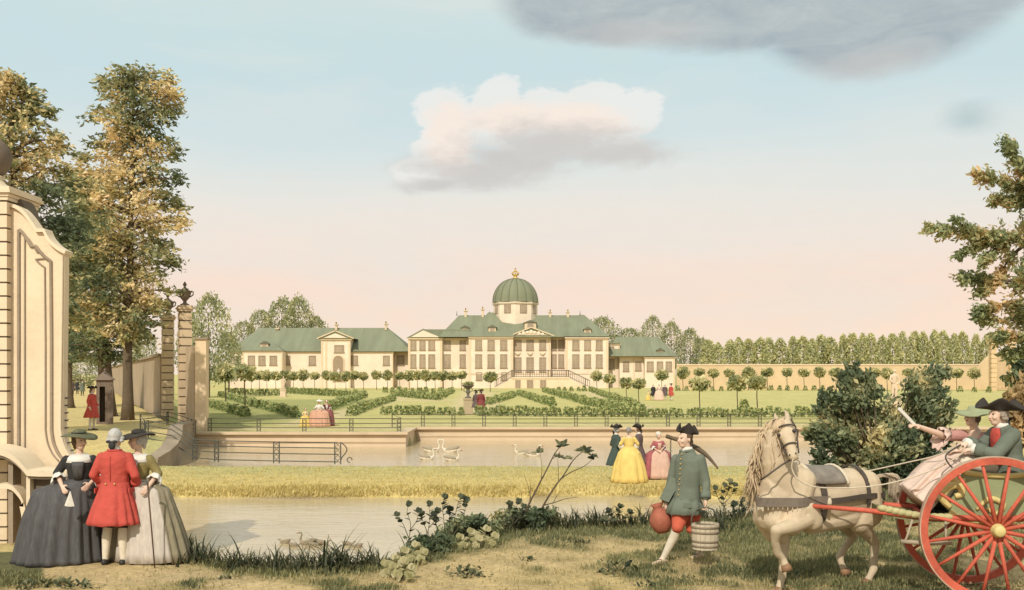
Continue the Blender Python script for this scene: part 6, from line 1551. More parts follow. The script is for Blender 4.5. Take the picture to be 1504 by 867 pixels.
        scroll([(.15, .10), (.02, .22), (-.12, .16), (-.05, .06), (.05, .12)], [.015, .03, .03, .025, .015]); scroll([(-.2, .12), (-.34, .26), (-.46, .2), (-.38, .12)], [.015, .03, .03, .015])
    q = MB(); sec = [(.36, .04), (.1, .0), (-.3, .02), (-.5, .16), (-.68, .45), (-.76, .80), (-.80, .92)]
    q.rings([[P(f, -.345, zb+z), P(f, .345, zb+z), P(f+.02, .345, zb+z+.03), P(f+.02, -.345, zb+z+.03)] for f, z in sec]); q.build('shell', CHGRN, R)
    q = MB(); q.ell(P(-.22, 0, zb+.30), (.30, .33, .10)); q.build('seat_cushion', mat('plum_velvet', A(120, 92, 92), .9, .2, 8), R, True)
    q = MB(); q.rings([[P(-.52-.22*f+.07*math.cos(t)*.9, .31*math.sin(t), zb+.32+.46*f) for t in [2*math.pi*k/20 for k in range(20)]] for f in (0, .3, .7, 1)]); q.build('seat_back', mat('plum_velvet', A(120, 92, 92), .9, .2, 8), R, True)
    # footboard with tufted edge
    q = MB(); q.rings([[P(f, -.40, zb+z), P(f, .40, zb+z), P(f, .40, zb+z-.05), P(f, -.40, zb+z-.05)] for f, z in ((.30, .03), (.6, .0), (.95, .04), (1.12, .09))]); q.build('footboard', mat('olive_board', A(140, 134, 86), .8, .2, 8), R)
    TUFT = mat('tufted_olive_silk', A(194, 180, 120), .8, .25, 10, .5, 20)
    for k in range(11):
        f = lerp(.45, 1.12, k/10); q = MB(); q.ell(P(f, -.40, zb+.02+.075*max(0, (f-.6)/.5)**1.5), (.062, .05, .038), 12, 8); q.build('tuft', TUFT, R, True)
    # leather springs
    for s in (-.28, .28):
        q = MB(); q.tube([P(-.62, s, zs+.02), P(-.78, s, zs+.12), P(-.86, s, zb+.42), P(-.76, s, zb+.60)], [.022, .024, .022, .018], 8); q.build('spring', CHRED, R, True)
    return P, zb, zs
CP, CZB, CZS = chaise()

def couple():
    fw = Vector((-.99, .14, 0)).normalized(); rt = Vector((.14, .99, 0)).normalized()
    # ---- driver, near side
    D = 11.12
    R = thing('person', 'man in a grey green coat and red waistcoat driving the chaise', 'person', J(1470, 690, D), 'couple in the chaise')
    hip = J(1481, 690, D); chest = J(1479, 650, D); neck = J(1472, 627, D-.01); hc = J(1466, 610, D-.02); HR = frame_of(fw+Vector((0, -.35, 0)))
    shN = J(1487, 639, D-.17); elN = J(1463, 668, D-.25); haN = J(1430, 660, D-.10)
    shF = J(1462, 637, D+.18); elF = J(1442, 655, D+.18); haF = J(1421, 652, D+.02)
    kn = [J(1420, 680, D-.02), J(1425, 680, D+.2)]; ft = [J(1392, 728, D), J(1398, 728, D+.2)]
    q = MB(); head_parts(q, hc, HR, 1.0); q.cap(neck, .055, hc+Vector((.02, 0, -.06)), .05)
    spread_torso(q, hip, chest, neck, [(0, .16, .11), (.3, .15, .10), (.6, .175, .11), (.85, .14, .09), (1, .07, .06)], rt)
    for sh, e, h, s in ((shN, elN, haN, 1), (shF, elF, haF, -1)): q.cap(sh, .05, e, .04); q.cap(e, .04, h, .028); hand_parts(q, h, fw+Vector((0, 0, -.1)), Vector((0, .3, -1)), s, 1.0, 1.3)
    for k, f in zip(kn, ft): q.cap(hip+(k-kn[0])*.9, .09, k, .06); q.cap(k, .055, f, .035); q.cap(f, .034, f+fw*.12+Vector((0, 0, -.03)), .03)
    q.fuse('body', SKIN, R, .0075, 3); face_bits(R, hc, HR)
    q = MB()
    for k, f in zip(kn, ft): q.cap(hip+(k-kn[0])*.9, .11, k, .075)
    q.fuse('breeches', STOCK, R, .012, 3)
    for k, f in zip(kn, ft):
        q = MB(); q.cap(k.lerp(f, .1), .062, f, .038); q.fuse('stocking', STOCK, R, .011, 2); q = MB(); q.cap(f+Vector((0, 0, -.02)), .042, f+fw*.13+Vector((0, 0, -.035)), .034); q.build('shoe', SHOET, R, True)
    CO = mat('slate_green_wool', A(110, 116, 98), .92, .14, 6, .35, 60)
    q = MB(); spread_torso(q, hip, chest, neck, [(-.1, .22, .19), (.15, .21, .16), (.35, .19, .145), (.6, .21, .145), (.8, .2, .125), (.95, .12, .09), (1.04, .072, .07)], rt)
    for sh, e, h in ((shN, elN, haN), (shF, elF, haF)): q.cap(sh, .085, e, .07); q.cap(e, .07, e.lerp(h, .8), .062)
    q.fuse('coat', CO, R, .011, 4)
    for e, h in ((elN, haN), (elF, haF)):
        q = MB(); q.tube([e.lerp(h, .45), e.lerp(h, .7), e.lerp(h, .86)], [.072, .082, .086], 14); q.build('cuff', CO, R, True); q = MB(); q.tube([e.lerp(h, .82), e.lerp(h, .95), e.lerp(h, 1.05)], [.05, .058, .064], 14); q.build('ruffle', WHITE, R, True)
    # red waistcoat showing in the open front
    q = MB(); rs = []
    for f, w in ((.12, .10), (.35, .10), (.6, .115), (.8, .10), (.97, .045)):
        c = hip.lerp(chest, f/.6) if f < .6 else chest.lerp(neck, (f-.6)/.4); d = interp([(0, .165), (.35, .15), (.6, .15), (.8, .128), (1, .085)], f)
        rs.append([c+fw*d*math.cos(t)*1.04-rt*d*1.25*math.sin(t) for t in [-.25+1.15*j/8 for j in range(9)]])
    q.rings(rs, closed=False, caps=False); o = q.build('waistcoat', RED, R, True); md = o.modifiers.new('t', 'SOLIDIFY'); md.thickness = .02; md.offset = 0
    q = MB(); q.tube([neck+Vector((0, 0, -.03)), neck+Vector((-.01, 0, .02)), neck+Vector((-.01, 0, .045))], [.072, .074, .064], 16); q.build('cravat', WHITE, R, True)
    wig_man(R, hc, HR, 1.0, mat('grey_brown_wig', A(168, 150, 128), .9, .2, 40, .6, 90)); tricorn(R, hc+Vector((.01, 0, .062)), HR@Matrix.Rotation(-.05, 3, 'X'), 1.0, HATB, .26, .09)
    dN, dF = haN.copy(), haF.copy()
    # ---- lady, far side, pointing with a fan
    D = 11.72
    L = thing('person', 'lady in pink with green hat stretching out her arm from the chaise', 'person', J(1440, 690, D), 'couple in the chaise')
    hip = J(1445, 688, D); chest = J(1436, 652, D-.02); neck = J(1431, 631, D-.03); hc = J(1428, 613, D-.05); HR = frame_of(Vector((-.85, -.5, .16)), (0, 0, 1), -.0)
    shF = J(1414, 640, D+.05); elF = J(1386, 640, D-.0); haF = J(1350, 627, D-.12); shN = J(1446, 643, D-.14); elN = J(1432, 664, D-.22); haN = J(1410, 662, D-.25)
    q = MB(); head_parts(q, hc, HR, .95); q.cap(neck, .048, hc+Vector((.01, 0, -.06)), .043); q.cap(neck, .045, chest, .09)
    spread_torso(q, hip, chest, neck, [(0, .15, .11), (.3, .11, .085), (.6, .15, .10), (.85, .145, .085), (1, .065, .055)], rt)
    q.cap(shF, .052, elF, .042); q.cap(elF, .042, haF, .026); hand_parts(q, haF, haF-elF, Vector((0, .3, -1)), -1, 1.0, .8)
    q.cap(shN, .052, elN, .042); q.cap(elN, .042, haN, .026); hand_parts(q, haN, fw, Vector((0, .3, -1)), 1, .95, .8)
    q.fuse('body', SKIN, L, .0075, 3); face_bits(L, hc, HR, .95)
    PK = mat('dusty_pink_silk', A(202, 140, 126), .75, .18, 6, .35, 40, spec=.35); PP = mat('pale_rose_silk', A(228, 194, 170), .75, .10, 5, .35, 40, spec=.35)
    q = MB(); spread_torso(q, hip, chest, neck, [(-.05, .16, .13), (.2, .135, .11), (.4, .14, .11), (.62, .168, .122), (.76, .165, .105)], rt)
    for sh, e, h in ((shF, elF, haF), (shN, elN, haN)): q.cap(sh, .068, sh.lerp(e, .8), .06)
    q.fuse('bodice', PK, L, .011, 3)
    for sh, e, h in ((shF, elF, haF), (shN, elN, haN)):
        m = MB(); d = (h-sh).normalized(); rs = []
        for f, r_ in ((-.25, .062), (-.05, .085), (.08, .11), (.22, .125)):
            c = e.lerp(h, f) if f > 0 else sh.lerp(e, 1+f); c = c+Vector((0, 0, -.06*max(0, f+.05)/.27)); a = d.cross(Vector((0, 0, 1))).normalized(); b = d.cross(a); rs.append([c+(a*math.cos(t)+b*math.sin(t))*r_*(1+.13*math.sin(8*t)*(f > -.1)) for t in [2*math.pi*k/48 for k in range(48)]])
        m.rings(rs, caps=False); o = m.build('lace_cuff', mat('pink_lace', A(226, 190, 168), .85, .15, 12), L, True); md = o.modifiers.new('t', 'SOLIDIFY'); md.thickness = .006
    # skirts flowing over the knees to the footboard
    path = [(hip+Vector((0, 0, .05)), .15, .15, 0), (J(1428, 680, D-.05), .25, .16, 0), (J(1402, 683, D-.10), .30, .17, 0), (J(1378, 697, D-.14), .34, .17, 0), (J(1360, 714, D-.17), .38, .17, 0), (J(1348, 727, D-.18), .40, .18, 0), (J(1340, 734, D-.19), .41, .19, 0)]
    m = MB(); rs = []; fn = []
    for i in range(len(path)-1):
        for j in range(4):
            t = j/4; fn.append((path[i][0].lerp(path[i+1][0], t), lerp(path[i][1], path[i+1][1], t), lerp(path[i][2], path[i+1][2], t), (i+t)/6))
    for i, (c, w, h, f) in enumerate(fn):
        d = (fn[min(i+1, len(fn)-1)][0]-fn[max(i-1, 0)][0]).normalized(); b = rt; u = b.cross(d).normalized()
        rs.append([c+(b*math.cos(t)*w+u*math.sin(t)*h)*(1+(.10*math.sin(9*t+.9*math.sin(3*t))+.05*math.sin(17*t))*min(1, f*2)) for t in [2*math.pi*k/90 for k in range(90)]])
    m.rings(rs); m.build('skirt', PP, L, True)
    hair_woman(L, hc, HR, .95, HAIRB); 
    flat_hat(L, hc+Vector((.03, 0, .075)), HR@Matrix.Rotation(.22, 3, 'X'), .95, mat('green_hat', A(156, 160, 116), .85, .15, 8), .23)
    m = MB(); m.tube([neck+Vector((.0, 0, .005)), neck+Vector((.0, 0, .02))], [.051, .05], 14); m.build('neck_ribbon', WHITE, L, True)
    c = haF+(haF-elF).normalized()*.06; e = J(1320, 600, D-.2); K = thing('fan', 'closed pale fan pointed forward by the lady in pink', 'fan', c)
    m = MB(); d = (e-c); m.beam(c-d*.12, e, .018, .035); m.build('sticks', WHITE, K); m = MB(); m.ell(c-d*.10, .014, 8, 6); m.build('rivet', IRON2, K, True)
    # reins from the driver's hands to the bit, and a whip loop
    RN = thing('reins', 'pale leather reins running from the driver to the horse', 'reins', dN)
    def curve(pts, r_, name, mt):
        fine = []
        for i in range(len(pts)-1):
            for j in range(6):
                p0 = pts[max(i-1, 0)]; p1 = pts[i]; p2 = pts[i+1]; p3 = pts[min(i+2, len(pts)-1)]; t = j/6
                fine.append(.5*((2*p1)+(-p0+p2)*t+(2*p0-5*p1+4*p2-p3)*t*t+(-p0+3*p1-3*p2+p3)*t**3))
        fine.append(pts[-1]); m_ = MB(); m_.tube(fine, r_, 6); return m_.build(name, mt, RN, True)
    curve([dN+fw*.06, J(1390, 681, 11.05), J(1340, 701, 11.05), J(1290, 713, 11.05), J(1240, 717, 11.03), J(1195, 715, 10.98), J(1172, 704, 10.95), J(1163, 688, 10.95), J(1165, 674, 10.93)], .008, 'rein', PALEL)
    curve([dF+fw*.06, J(1380, 668, 11.4), J(1330, 680, 11.7), J(1275, 692, 11.95), J(1230, 700, 11.98), J(1190, 690, 11.75), J(1170, 675, 11.3), J(1158, 668, 11.08)], .008, 'rein', PALEL)
    curve([dF+fw*.05, J(1390, 668, 11.0), J(1394, 682, 10.97), J(1405, 690, 10.96), J(1413, 684, 10.98)], .010, 'rein_end', LEATHD)
couple()
# ---------------------------------------------------------------- trees
LEAF = leafmat('leaf')
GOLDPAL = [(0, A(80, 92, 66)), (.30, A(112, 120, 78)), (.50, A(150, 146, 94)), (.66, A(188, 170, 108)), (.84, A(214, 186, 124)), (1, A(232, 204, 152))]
DARKPAL = [(0, A(74, 86, 62)), (.4, A(104, 114, 76)), (.7, A(128, 130, 84)), (1, A(176, 162, 100))]
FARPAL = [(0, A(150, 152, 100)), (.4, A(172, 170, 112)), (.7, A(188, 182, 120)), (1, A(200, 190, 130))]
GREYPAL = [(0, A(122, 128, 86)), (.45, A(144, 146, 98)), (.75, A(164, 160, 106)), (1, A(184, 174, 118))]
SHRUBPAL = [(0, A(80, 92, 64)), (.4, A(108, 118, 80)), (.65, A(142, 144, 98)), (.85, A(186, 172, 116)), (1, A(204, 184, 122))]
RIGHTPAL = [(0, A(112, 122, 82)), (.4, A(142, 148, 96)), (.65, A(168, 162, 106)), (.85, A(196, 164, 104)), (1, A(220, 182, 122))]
BARK2 = mat('furrowed_bark', A(112, 94, 70), .95, .3, 5, .8, 22, streak=(8, 8, 1)); BARK3 = mat('pale_bark', A(150, 128, 92), .95, .3, 5, .8, 22, streak=(8, 8, 1))
def big_tree(name, label, px, d, zb, profile, ctr_px, trunk_r, leaf, per, pal, seed, spray=14, group=None, depth=1.0, gold=None, trunk_lean=0, bark=None, crown_from=None, extra=(), clump=None, noise_scale=.45):
    """tree whose limbs reach out to an uneven outline; profile: [(photo row, left reach, right reach)] in photograph px around ctr_px"""
    global RNG
    RNG = np.random.default_rng(seed); rnd = random.Random(seed)
    clump = clump or leaf*1.4; k = d/F; X0 = GX(px, d); Zt = lambda py: CAMZ-(py-HY)*k
    R = thing(name, label, 'tree', (X0, d, zb), group)
    ztop = Zt(profile[0][0]); zlow = Zt(profile[-1][0]); o = Vector((X0, d, zb))
    # trunk and limbs
    ax = lambda z: Vector((lerp(X0, GX(interp([(p[0], ctr_px) for p in profile], 0), d)+trunk_lean, sstep(zb, ztop, z)), d, z))
    q = MB(); n = 14; pts = [ax(lerp(zb-.2, ztop-.06*(ztop-zb), i/n))+Vector((.12*trunk_r*math.sin(i*1.3), .1*trunk_r*math.cos(i*1.7), 0)) for i in range(n+1)]
    rad = [trunk_r*(1.45 if i == 0 else 1.12 if i == 1 else 1)*(1-.93*(i/n)**1.3) for i in range(n+1)]
    q.tube(pts, rad, 12)
    for a in range(5): t = a*1.3; q.tube([pts[0]+Vector((math.cos(t), math.sin(t), 0))*trunk_r*1.7+Vector((0, 0, .1)), pts[0]+Vector((math.cos(t), math.sin(t), 0))*trunk_r*.9+Vector((0, 0, .45)), pts[1]+Vector((0, 0, .3))], [.12*trunk_r, .3*trunk_r, .25*trunk_r], 6)
    C_P = []; C_A = []; C_W = []; rag = [rnd.uniform(.72, 1.06) for _ in range(400)]
    rows = [p[0] for p in profile]
    nl = spray
    for i in range(nl):
        f = (i+.5)/nl; py = lerp(rows[-1], rows[0], f)
        zz = Zt(py); L_ = (ctr_px-interp([(p[0], p[1]) for p in profile], py))*k; R_ = (interp([(p[0], p[2]) for p in profile], py)-ctr_px)*k
        rad_d = (L_+R_)*.5*depth
        for a in range(7):
            th = 2*math.pi*(a+rnd.random()*.6)/7+i*.7; cx, sy = math.cos(th), math.sin(th)
            reach = math.hypot((R_ if cx > 0 else L_)*cx, rad_d*sy)*rnd.uniform(.66, 1.0) if rnd.random() < .8 else math.hypot((R_ if cx > 0 else L_)*cx, rad_d*sy)*rnd.uniform(.4, .7)
            if a == 0 or a == 3:                                # always one limb to either outline
                sgn = 1 if a == 0 else -1; cx, sy = sgn*.97, rnd.uniform(-.25, .25); reach = (R_ if sgn > 0 else L_)*rag[i*2+(a > 0)]
            if reach < .25: continue
            st = ax(zz-.25*reach); tip = Vector((ax(zz).x+(GX(ctr_px, d)-ax(zz).x)*1.0+reach*cx, d+reach*sy, zz+rnd.uniform(-.3, .25)*reach*.5))
            mid = st.lerp(tip, .55)+Vector((0, 0, .10*reach)); q.tube([st, mid, tip], [max(.03, trunk_r*.22*(1-f*.7)), max(.02, trunk_r*.12*(1-f*.7)), .012], 5)
            nclump = max(3, int(reach/(clump*1.35)))
            for c in range(nclump):
                u = lerp(.18, 1.0, (c+rnd.random()*.8)/nclump); b = st.lerp(mid, u*2) if u < .5 else mid.lerp(tip, u*2-1)
                dirv = (tip-mid).normalized(); w = clump*(1.35-.7*u)
                m_ = int(per*(1.25-.5*u))
                pp = RNG.normal(size=(m_, 3))*np.array([[w*.62, w*.62, w*.42]])+np.array(b)
                out = np.array([dirv.x, dirv.y, dirv.z-.28])+RNG.normal(size=(m_, 3))*.25
                C_P.append(pp); C_A.append(out); C_W.append(np.full(m_, rnd.gauss(0, .10)))
                for _s in range(3 if u > .8 else 2 if u > .5 else 0):   # finger sprays beyond the limb
                    e = Vector((dirv.x+rnd.uniform(-.5, .5), dirv.y+rnd.uniform(-.5, .5), rnd.uniform(-.45, .15))).normalized()
                    s_ = np.linspace(.2, 1.0, 9)[:, None]*clump*2.1
                    C_P.append(np.array(b)+np.array(e)*s_+RNG.normal(size=(9, 3))*leaf*.3); C_A.append(np.repeat(np.array([e]), 9, 0)); C_W.append(np.full(9, -.05))
    for (ex, ey, er) in extra:                                  # extra clumps of the outline
        b = J(ex, ey, d); w = er*k; m_ = 130
        C_P.append(RNG.normal(size=(m_, 3))*w*.5+np.array(b)); C_A.append(np.repeat(np.array([[np.sign(ex-ctr_px)*.8, -.2, -.2]]), m_, 0)); C_W.append(np.full(m_, -.08))
        st = ax(b.z-.4); q.tube([st, st.lerp(b, .5)+Vector((0, 0, .2)), b], [.09, .05, .015], 5)
    q.build('trunk', bark or BARK2, R, True)
    P = np.concatenate(C_P); Aa = np.concatenate(C_A); Aa /= np.linalg.norm(Aa, axis=1, keepdims=True)+1e-9; Wt = np.concatenate(C_W)
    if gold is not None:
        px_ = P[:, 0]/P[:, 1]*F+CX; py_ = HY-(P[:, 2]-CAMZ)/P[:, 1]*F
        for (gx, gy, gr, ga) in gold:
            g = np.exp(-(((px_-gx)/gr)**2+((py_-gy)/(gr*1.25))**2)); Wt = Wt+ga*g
    P = P-np.array(o)
    me = leaves_from(P, Aa, leaf*.62, .42, pal, 'crown', LEAF, .45, noise_scale, aw=Wt+.03)
    link('crown', me, R); return R
# the tall golden tree by the sentry box, its darker neighbour and the one behind the gate wing
big_tree('broadleaf_tree', 'tall tree with golden foliage and furrowed trunk between sentry box and pillars', 187, 51.5, .9,
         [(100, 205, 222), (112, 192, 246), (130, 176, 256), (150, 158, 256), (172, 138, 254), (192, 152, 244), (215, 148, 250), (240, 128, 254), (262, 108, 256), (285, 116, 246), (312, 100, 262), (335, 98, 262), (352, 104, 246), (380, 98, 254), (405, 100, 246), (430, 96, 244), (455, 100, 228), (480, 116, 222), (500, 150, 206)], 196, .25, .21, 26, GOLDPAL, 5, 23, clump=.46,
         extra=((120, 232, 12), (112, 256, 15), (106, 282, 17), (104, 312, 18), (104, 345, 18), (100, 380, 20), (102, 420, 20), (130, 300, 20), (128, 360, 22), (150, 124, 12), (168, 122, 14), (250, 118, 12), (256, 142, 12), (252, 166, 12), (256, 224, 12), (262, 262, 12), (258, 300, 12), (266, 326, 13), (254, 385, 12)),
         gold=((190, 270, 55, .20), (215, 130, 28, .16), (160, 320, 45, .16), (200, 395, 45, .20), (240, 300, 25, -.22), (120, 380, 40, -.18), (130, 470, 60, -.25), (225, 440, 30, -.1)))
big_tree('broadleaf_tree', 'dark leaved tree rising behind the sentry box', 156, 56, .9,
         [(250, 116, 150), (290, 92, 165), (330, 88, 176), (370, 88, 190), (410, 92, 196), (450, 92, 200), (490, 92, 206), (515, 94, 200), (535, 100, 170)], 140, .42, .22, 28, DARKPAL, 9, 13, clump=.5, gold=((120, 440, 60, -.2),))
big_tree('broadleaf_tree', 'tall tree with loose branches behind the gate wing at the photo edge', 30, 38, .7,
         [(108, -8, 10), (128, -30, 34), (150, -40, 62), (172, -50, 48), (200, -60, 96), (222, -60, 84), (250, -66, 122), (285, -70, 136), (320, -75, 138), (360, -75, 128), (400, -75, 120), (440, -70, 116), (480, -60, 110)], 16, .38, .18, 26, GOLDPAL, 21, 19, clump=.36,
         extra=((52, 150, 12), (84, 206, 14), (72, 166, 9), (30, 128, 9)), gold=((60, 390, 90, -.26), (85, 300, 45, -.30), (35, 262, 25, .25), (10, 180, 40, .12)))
big_tree('broadleaf_tree', 'dark trunked tree beside the gate wing edge behind the far walkers', 101, 70, .9, [(430, 70, 130), (470, 72, 135), (505, 78, 130), (525, 90, 118)], 101, .3, .24, 24, DARKPAL, 23, 8, clump=.55)
rs_b = random.Random(12)
# right hand tree reaching in from the edge: separate layered boughs with sky between them
def bough_tree(name, label, trunk, tr, boughs, d, leaf, per, pal, seed, gold=()):
    global RNG
    RNG = np.random.default_rng(seed); rnd = random.Random(seed); k = d/F; base = J(*trunk[0], d); base.z = .5; R = thing(name, label, 'tree', base); q = MB(); PP = []; AA = []; WW = []
    tp = [base-Vector((0, 0, .2))]+[J(a, b, d) for a, b in trunk[1:]]; q.tube([Vector(p) for p in spl([tuple(p) for p in tp], 4)], [tr*(1-.85*i/(4*(len(tp)-1))) for i in range(4*(len(tp)-1)+1)], 10)
    for pts, thick, dy in boughs:
        fine = [Vector(p) for p in spl([tuple(J(a, b, d+dy*t/(len(pts)-1))) for t, (a, b) in enumerate(pts)], 6)]; n = len(fine)
        q.tube(fine, [lerp(.085, .012, i/(n-1)) for i in range(n)], 6); L_ = sum((fine[i+1]-fine[i]).length for i in range(n-1))
        for c in range(max(3, int(L_/.22))):
            u = rnd.uniform(.12, 1.0); i = min(int(u*(n-1)), n-2); p = fine[i].lerp(fine[i+1], u*(n-1)-i); td = (fine[i+1]-fine[i]).normalized(); w = thick*k*(1.2-.5*u); sh = rnd.gauss(0, .10)
            for s in range(6):                                  # hanging and spreading fingers of leaves
                e = (td*rnd.uniform(.5, 1.2)+Vector((rnd.uniform(-.4, .4), rnd.uniform(-.9, .9), rnd.uniform(-.75, .45)))).normalized(); m_ = per; s_ = np.linspace(.05, rnd.uniform(.9, 1.7), m_)[:, None]*w
                PP.append(np.array(p)+np.array(e)*s_+RNG.normal(size=(m_, 3))*leaf*.45); AA.append(np.repeat(np.array([e]), m_, 0)+RNG.normal(size=(m_, 3))*.35); WW.append(np.full(m_, sh))
    q.build('trunk', BARK2, R, True); P = np.concatenate(PP); Aa = np.concatenate(AA); Aa /= np.linalg.norm(Aa, axis=1, keepdims=True)+1e-9; Wt = np.concatenate(WW)
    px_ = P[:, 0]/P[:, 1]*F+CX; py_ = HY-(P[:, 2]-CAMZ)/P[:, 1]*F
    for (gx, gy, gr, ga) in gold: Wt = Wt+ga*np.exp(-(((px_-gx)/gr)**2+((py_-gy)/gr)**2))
    link('crown', leaves_from(P-np.array(base), Aa, leaf*.62, .45, pal, 'crown', LEAF, .45, 1.0, aw=Wt), R)
BG = []
for pts, th in [([(1566, 300), (1525, 262), (1494, 236), (1480, 210)], 17), ([(1566, 320), (1520, 288), (1478, 270), (1438, 258)], 17), ([(1566, 335), (1515, 305), (1484, 294), (1464, 292)], 14), ([(1566, 390), (1500, 352), (1432, 344), (1368, 334)], 19), ([(1450, 348), (1425, 340), (1404, 322)], 11), ([(1470, 350), (1440, 356), (1412, 372)], 13), ([(1490, 352), (1462, 366), (1442, 390)], 14), ([(1510, 356), (1486, 376), (1470, 400)], 16), ([(1560, 450), (1505, 418), (1458, 410), (1418, 408)], 18), ([(1480, 414), (1456, 420), (1434, 432)], 13), ([(1560, 480), (1505, 452), (1465, 450), (1440, 456)], 17),
               ([(1560, 500), (1515, 474), (1478, 470), (1450, 468)], 17), ([(1556, 515), (1520, 498), (1494, 494), (1468, 494)], 16), ([(1556, 530), (1530, 520), (1504, 518), (1484, 520)], 14)]:
    BG.append((pts, th, rs_b.uniform(-1.2, .8)))
for k in range(26): a = rs_b.uniform(230, 500); BG.append(([(1568, a+25), (1545, a+8), (1518+rs_b.uniform(-14, 16), a+rs_b.uniform(-8, 10))], 20, rs_b.uniform(-2.5, 2.5)))
for k in range(22): a = rs_b.uniform(190, 500); BG.append(([(1568, a+25), (1600, a+8), (1640+rs_b.uniform(-20, 40), a)], 24, rs_b.uniform(-2.5, 2.5)))
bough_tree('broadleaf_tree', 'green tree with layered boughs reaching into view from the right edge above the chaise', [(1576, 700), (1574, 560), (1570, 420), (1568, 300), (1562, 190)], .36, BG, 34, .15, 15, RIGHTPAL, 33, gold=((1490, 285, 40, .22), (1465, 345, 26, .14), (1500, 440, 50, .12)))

def leafy_mesh(n, seed, prof, leaf, pal, lob=.3, depth=1.0, sc=2.0, trunkless=True):
    """crown mesh about 1 unit tall; prof: [(height 0..1, radius)]"""
    global RNG
    RNG = np.random.default_rng(seed); h = RNG.random(n); a = RNG.random(n)*2*math.pi
    r = np.interp(h, [p[0] for p in prof], [p[1] for p in prof])
    u = np.stack([np.cos(a), np.sin(a), h*2.2], 1); lb = np.array([1+lob*mnoise.noise(Vector(p)*1.6+Vector((seed, 2, 1)))+lob*.5*mnoise.noise(Vector(p)*4+Vector((seed, 5, 1))) for p in u])
    rr = r*lb*(.45+.58*RNG.random(n)**.5)
    P = np.stack([rr*np.cos(a), rr*np.sin(a)*depth, h+.03*RNG.normal(size=n)], 1)
    ax = np.stack([np.cos(a), np.sin(a), np.full(n, -.1)], 1)
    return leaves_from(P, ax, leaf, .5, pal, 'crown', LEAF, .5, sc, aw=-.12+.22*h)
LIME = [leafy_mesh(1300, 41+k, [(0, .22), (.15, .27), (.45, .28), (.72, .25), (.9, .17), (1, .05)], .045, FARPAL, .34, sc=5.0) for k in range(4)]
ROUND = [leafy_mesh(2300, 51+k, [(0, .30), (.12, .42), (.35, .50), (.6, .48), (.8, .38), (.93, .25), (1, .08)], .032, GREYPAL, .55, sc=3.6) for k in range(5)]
tq = MB(); tq.tube([(0, 0, -.3), (.01, 0, 0), (0, .01, .3), (0, 0, .8)], [.03, .026, .02, .006], 7); FTR = tq.mesh('trunk', None, True, [BARK2])
rt_ = random.Random(8)
def far_tree(meshes, i, px, d, pyt, pyb, wpx, label, group, name='far_tree'):
    x = GX(px, d); zt = CAMZ-(pyt-HY)*d/F; zb = CAMZ-(pyb-HY)*d/F; H = zt-zb
    R = thing(name, label, 'tree', (x, d, .5), group); c = link('crown', meshes[i % len(meshes)], R); c.location = (0, 0, zb-.5); t = link('trunk', FTR, R); t.location = (0, 0, zb-.5)
    w = wpx*1.15*d/F/.5; c.scale = (w, w, H); c.rotation_euler = (0, 0, i*1.1); t.scale = (H*.6, H*.6, H)
    t.location = (0, 0, (zb-.5)); 
    return R
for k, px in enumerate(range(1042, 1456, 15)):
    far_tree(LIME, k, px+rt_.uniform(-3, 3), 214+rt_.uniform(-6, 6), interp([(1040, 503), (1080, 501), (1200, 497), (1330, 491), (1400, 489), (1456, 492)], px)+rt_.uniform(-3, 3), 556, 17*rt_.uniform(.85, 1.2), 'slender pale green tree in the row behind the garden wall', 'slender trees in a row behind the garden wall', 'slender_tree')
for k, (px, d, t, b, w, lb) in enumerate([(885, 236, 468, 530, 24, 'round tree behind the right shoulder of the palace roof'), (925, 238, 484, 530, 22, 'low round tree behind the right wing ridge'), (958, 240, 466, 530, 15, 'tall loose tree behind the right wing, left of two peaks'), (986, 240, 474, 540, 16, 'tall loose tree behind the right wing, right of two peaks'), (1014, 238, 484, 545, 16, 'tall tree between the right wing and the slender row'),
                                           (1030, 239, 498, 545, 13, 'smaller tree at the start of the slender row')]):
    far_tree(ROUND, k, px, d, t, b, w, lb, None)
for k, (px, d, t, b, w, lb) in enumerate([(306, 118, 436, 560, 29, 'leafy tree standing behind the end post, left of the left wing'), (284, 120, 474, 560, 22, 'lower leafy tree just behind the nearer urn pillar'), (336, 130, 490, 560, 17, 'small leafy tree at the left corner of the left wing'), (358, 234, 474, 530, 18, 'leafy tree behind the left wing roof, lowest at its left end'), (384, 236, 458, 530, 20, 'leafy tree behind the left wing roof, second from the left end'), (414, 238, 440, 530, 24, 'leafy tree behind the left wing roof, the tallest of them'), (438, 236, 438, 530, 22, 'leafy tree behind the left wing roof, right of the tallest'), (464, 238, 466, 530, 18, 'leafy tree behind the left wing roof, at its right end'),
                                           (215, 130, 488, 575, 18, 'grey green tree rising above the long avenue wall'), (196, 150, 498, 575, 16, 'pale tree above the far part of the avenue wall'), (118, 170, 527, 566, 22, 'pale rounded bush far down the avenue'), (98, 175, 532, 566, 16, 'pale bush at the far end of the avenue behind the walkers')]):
    far_tree(ROUND, k+2, px, d, t, b, w, lb, None)

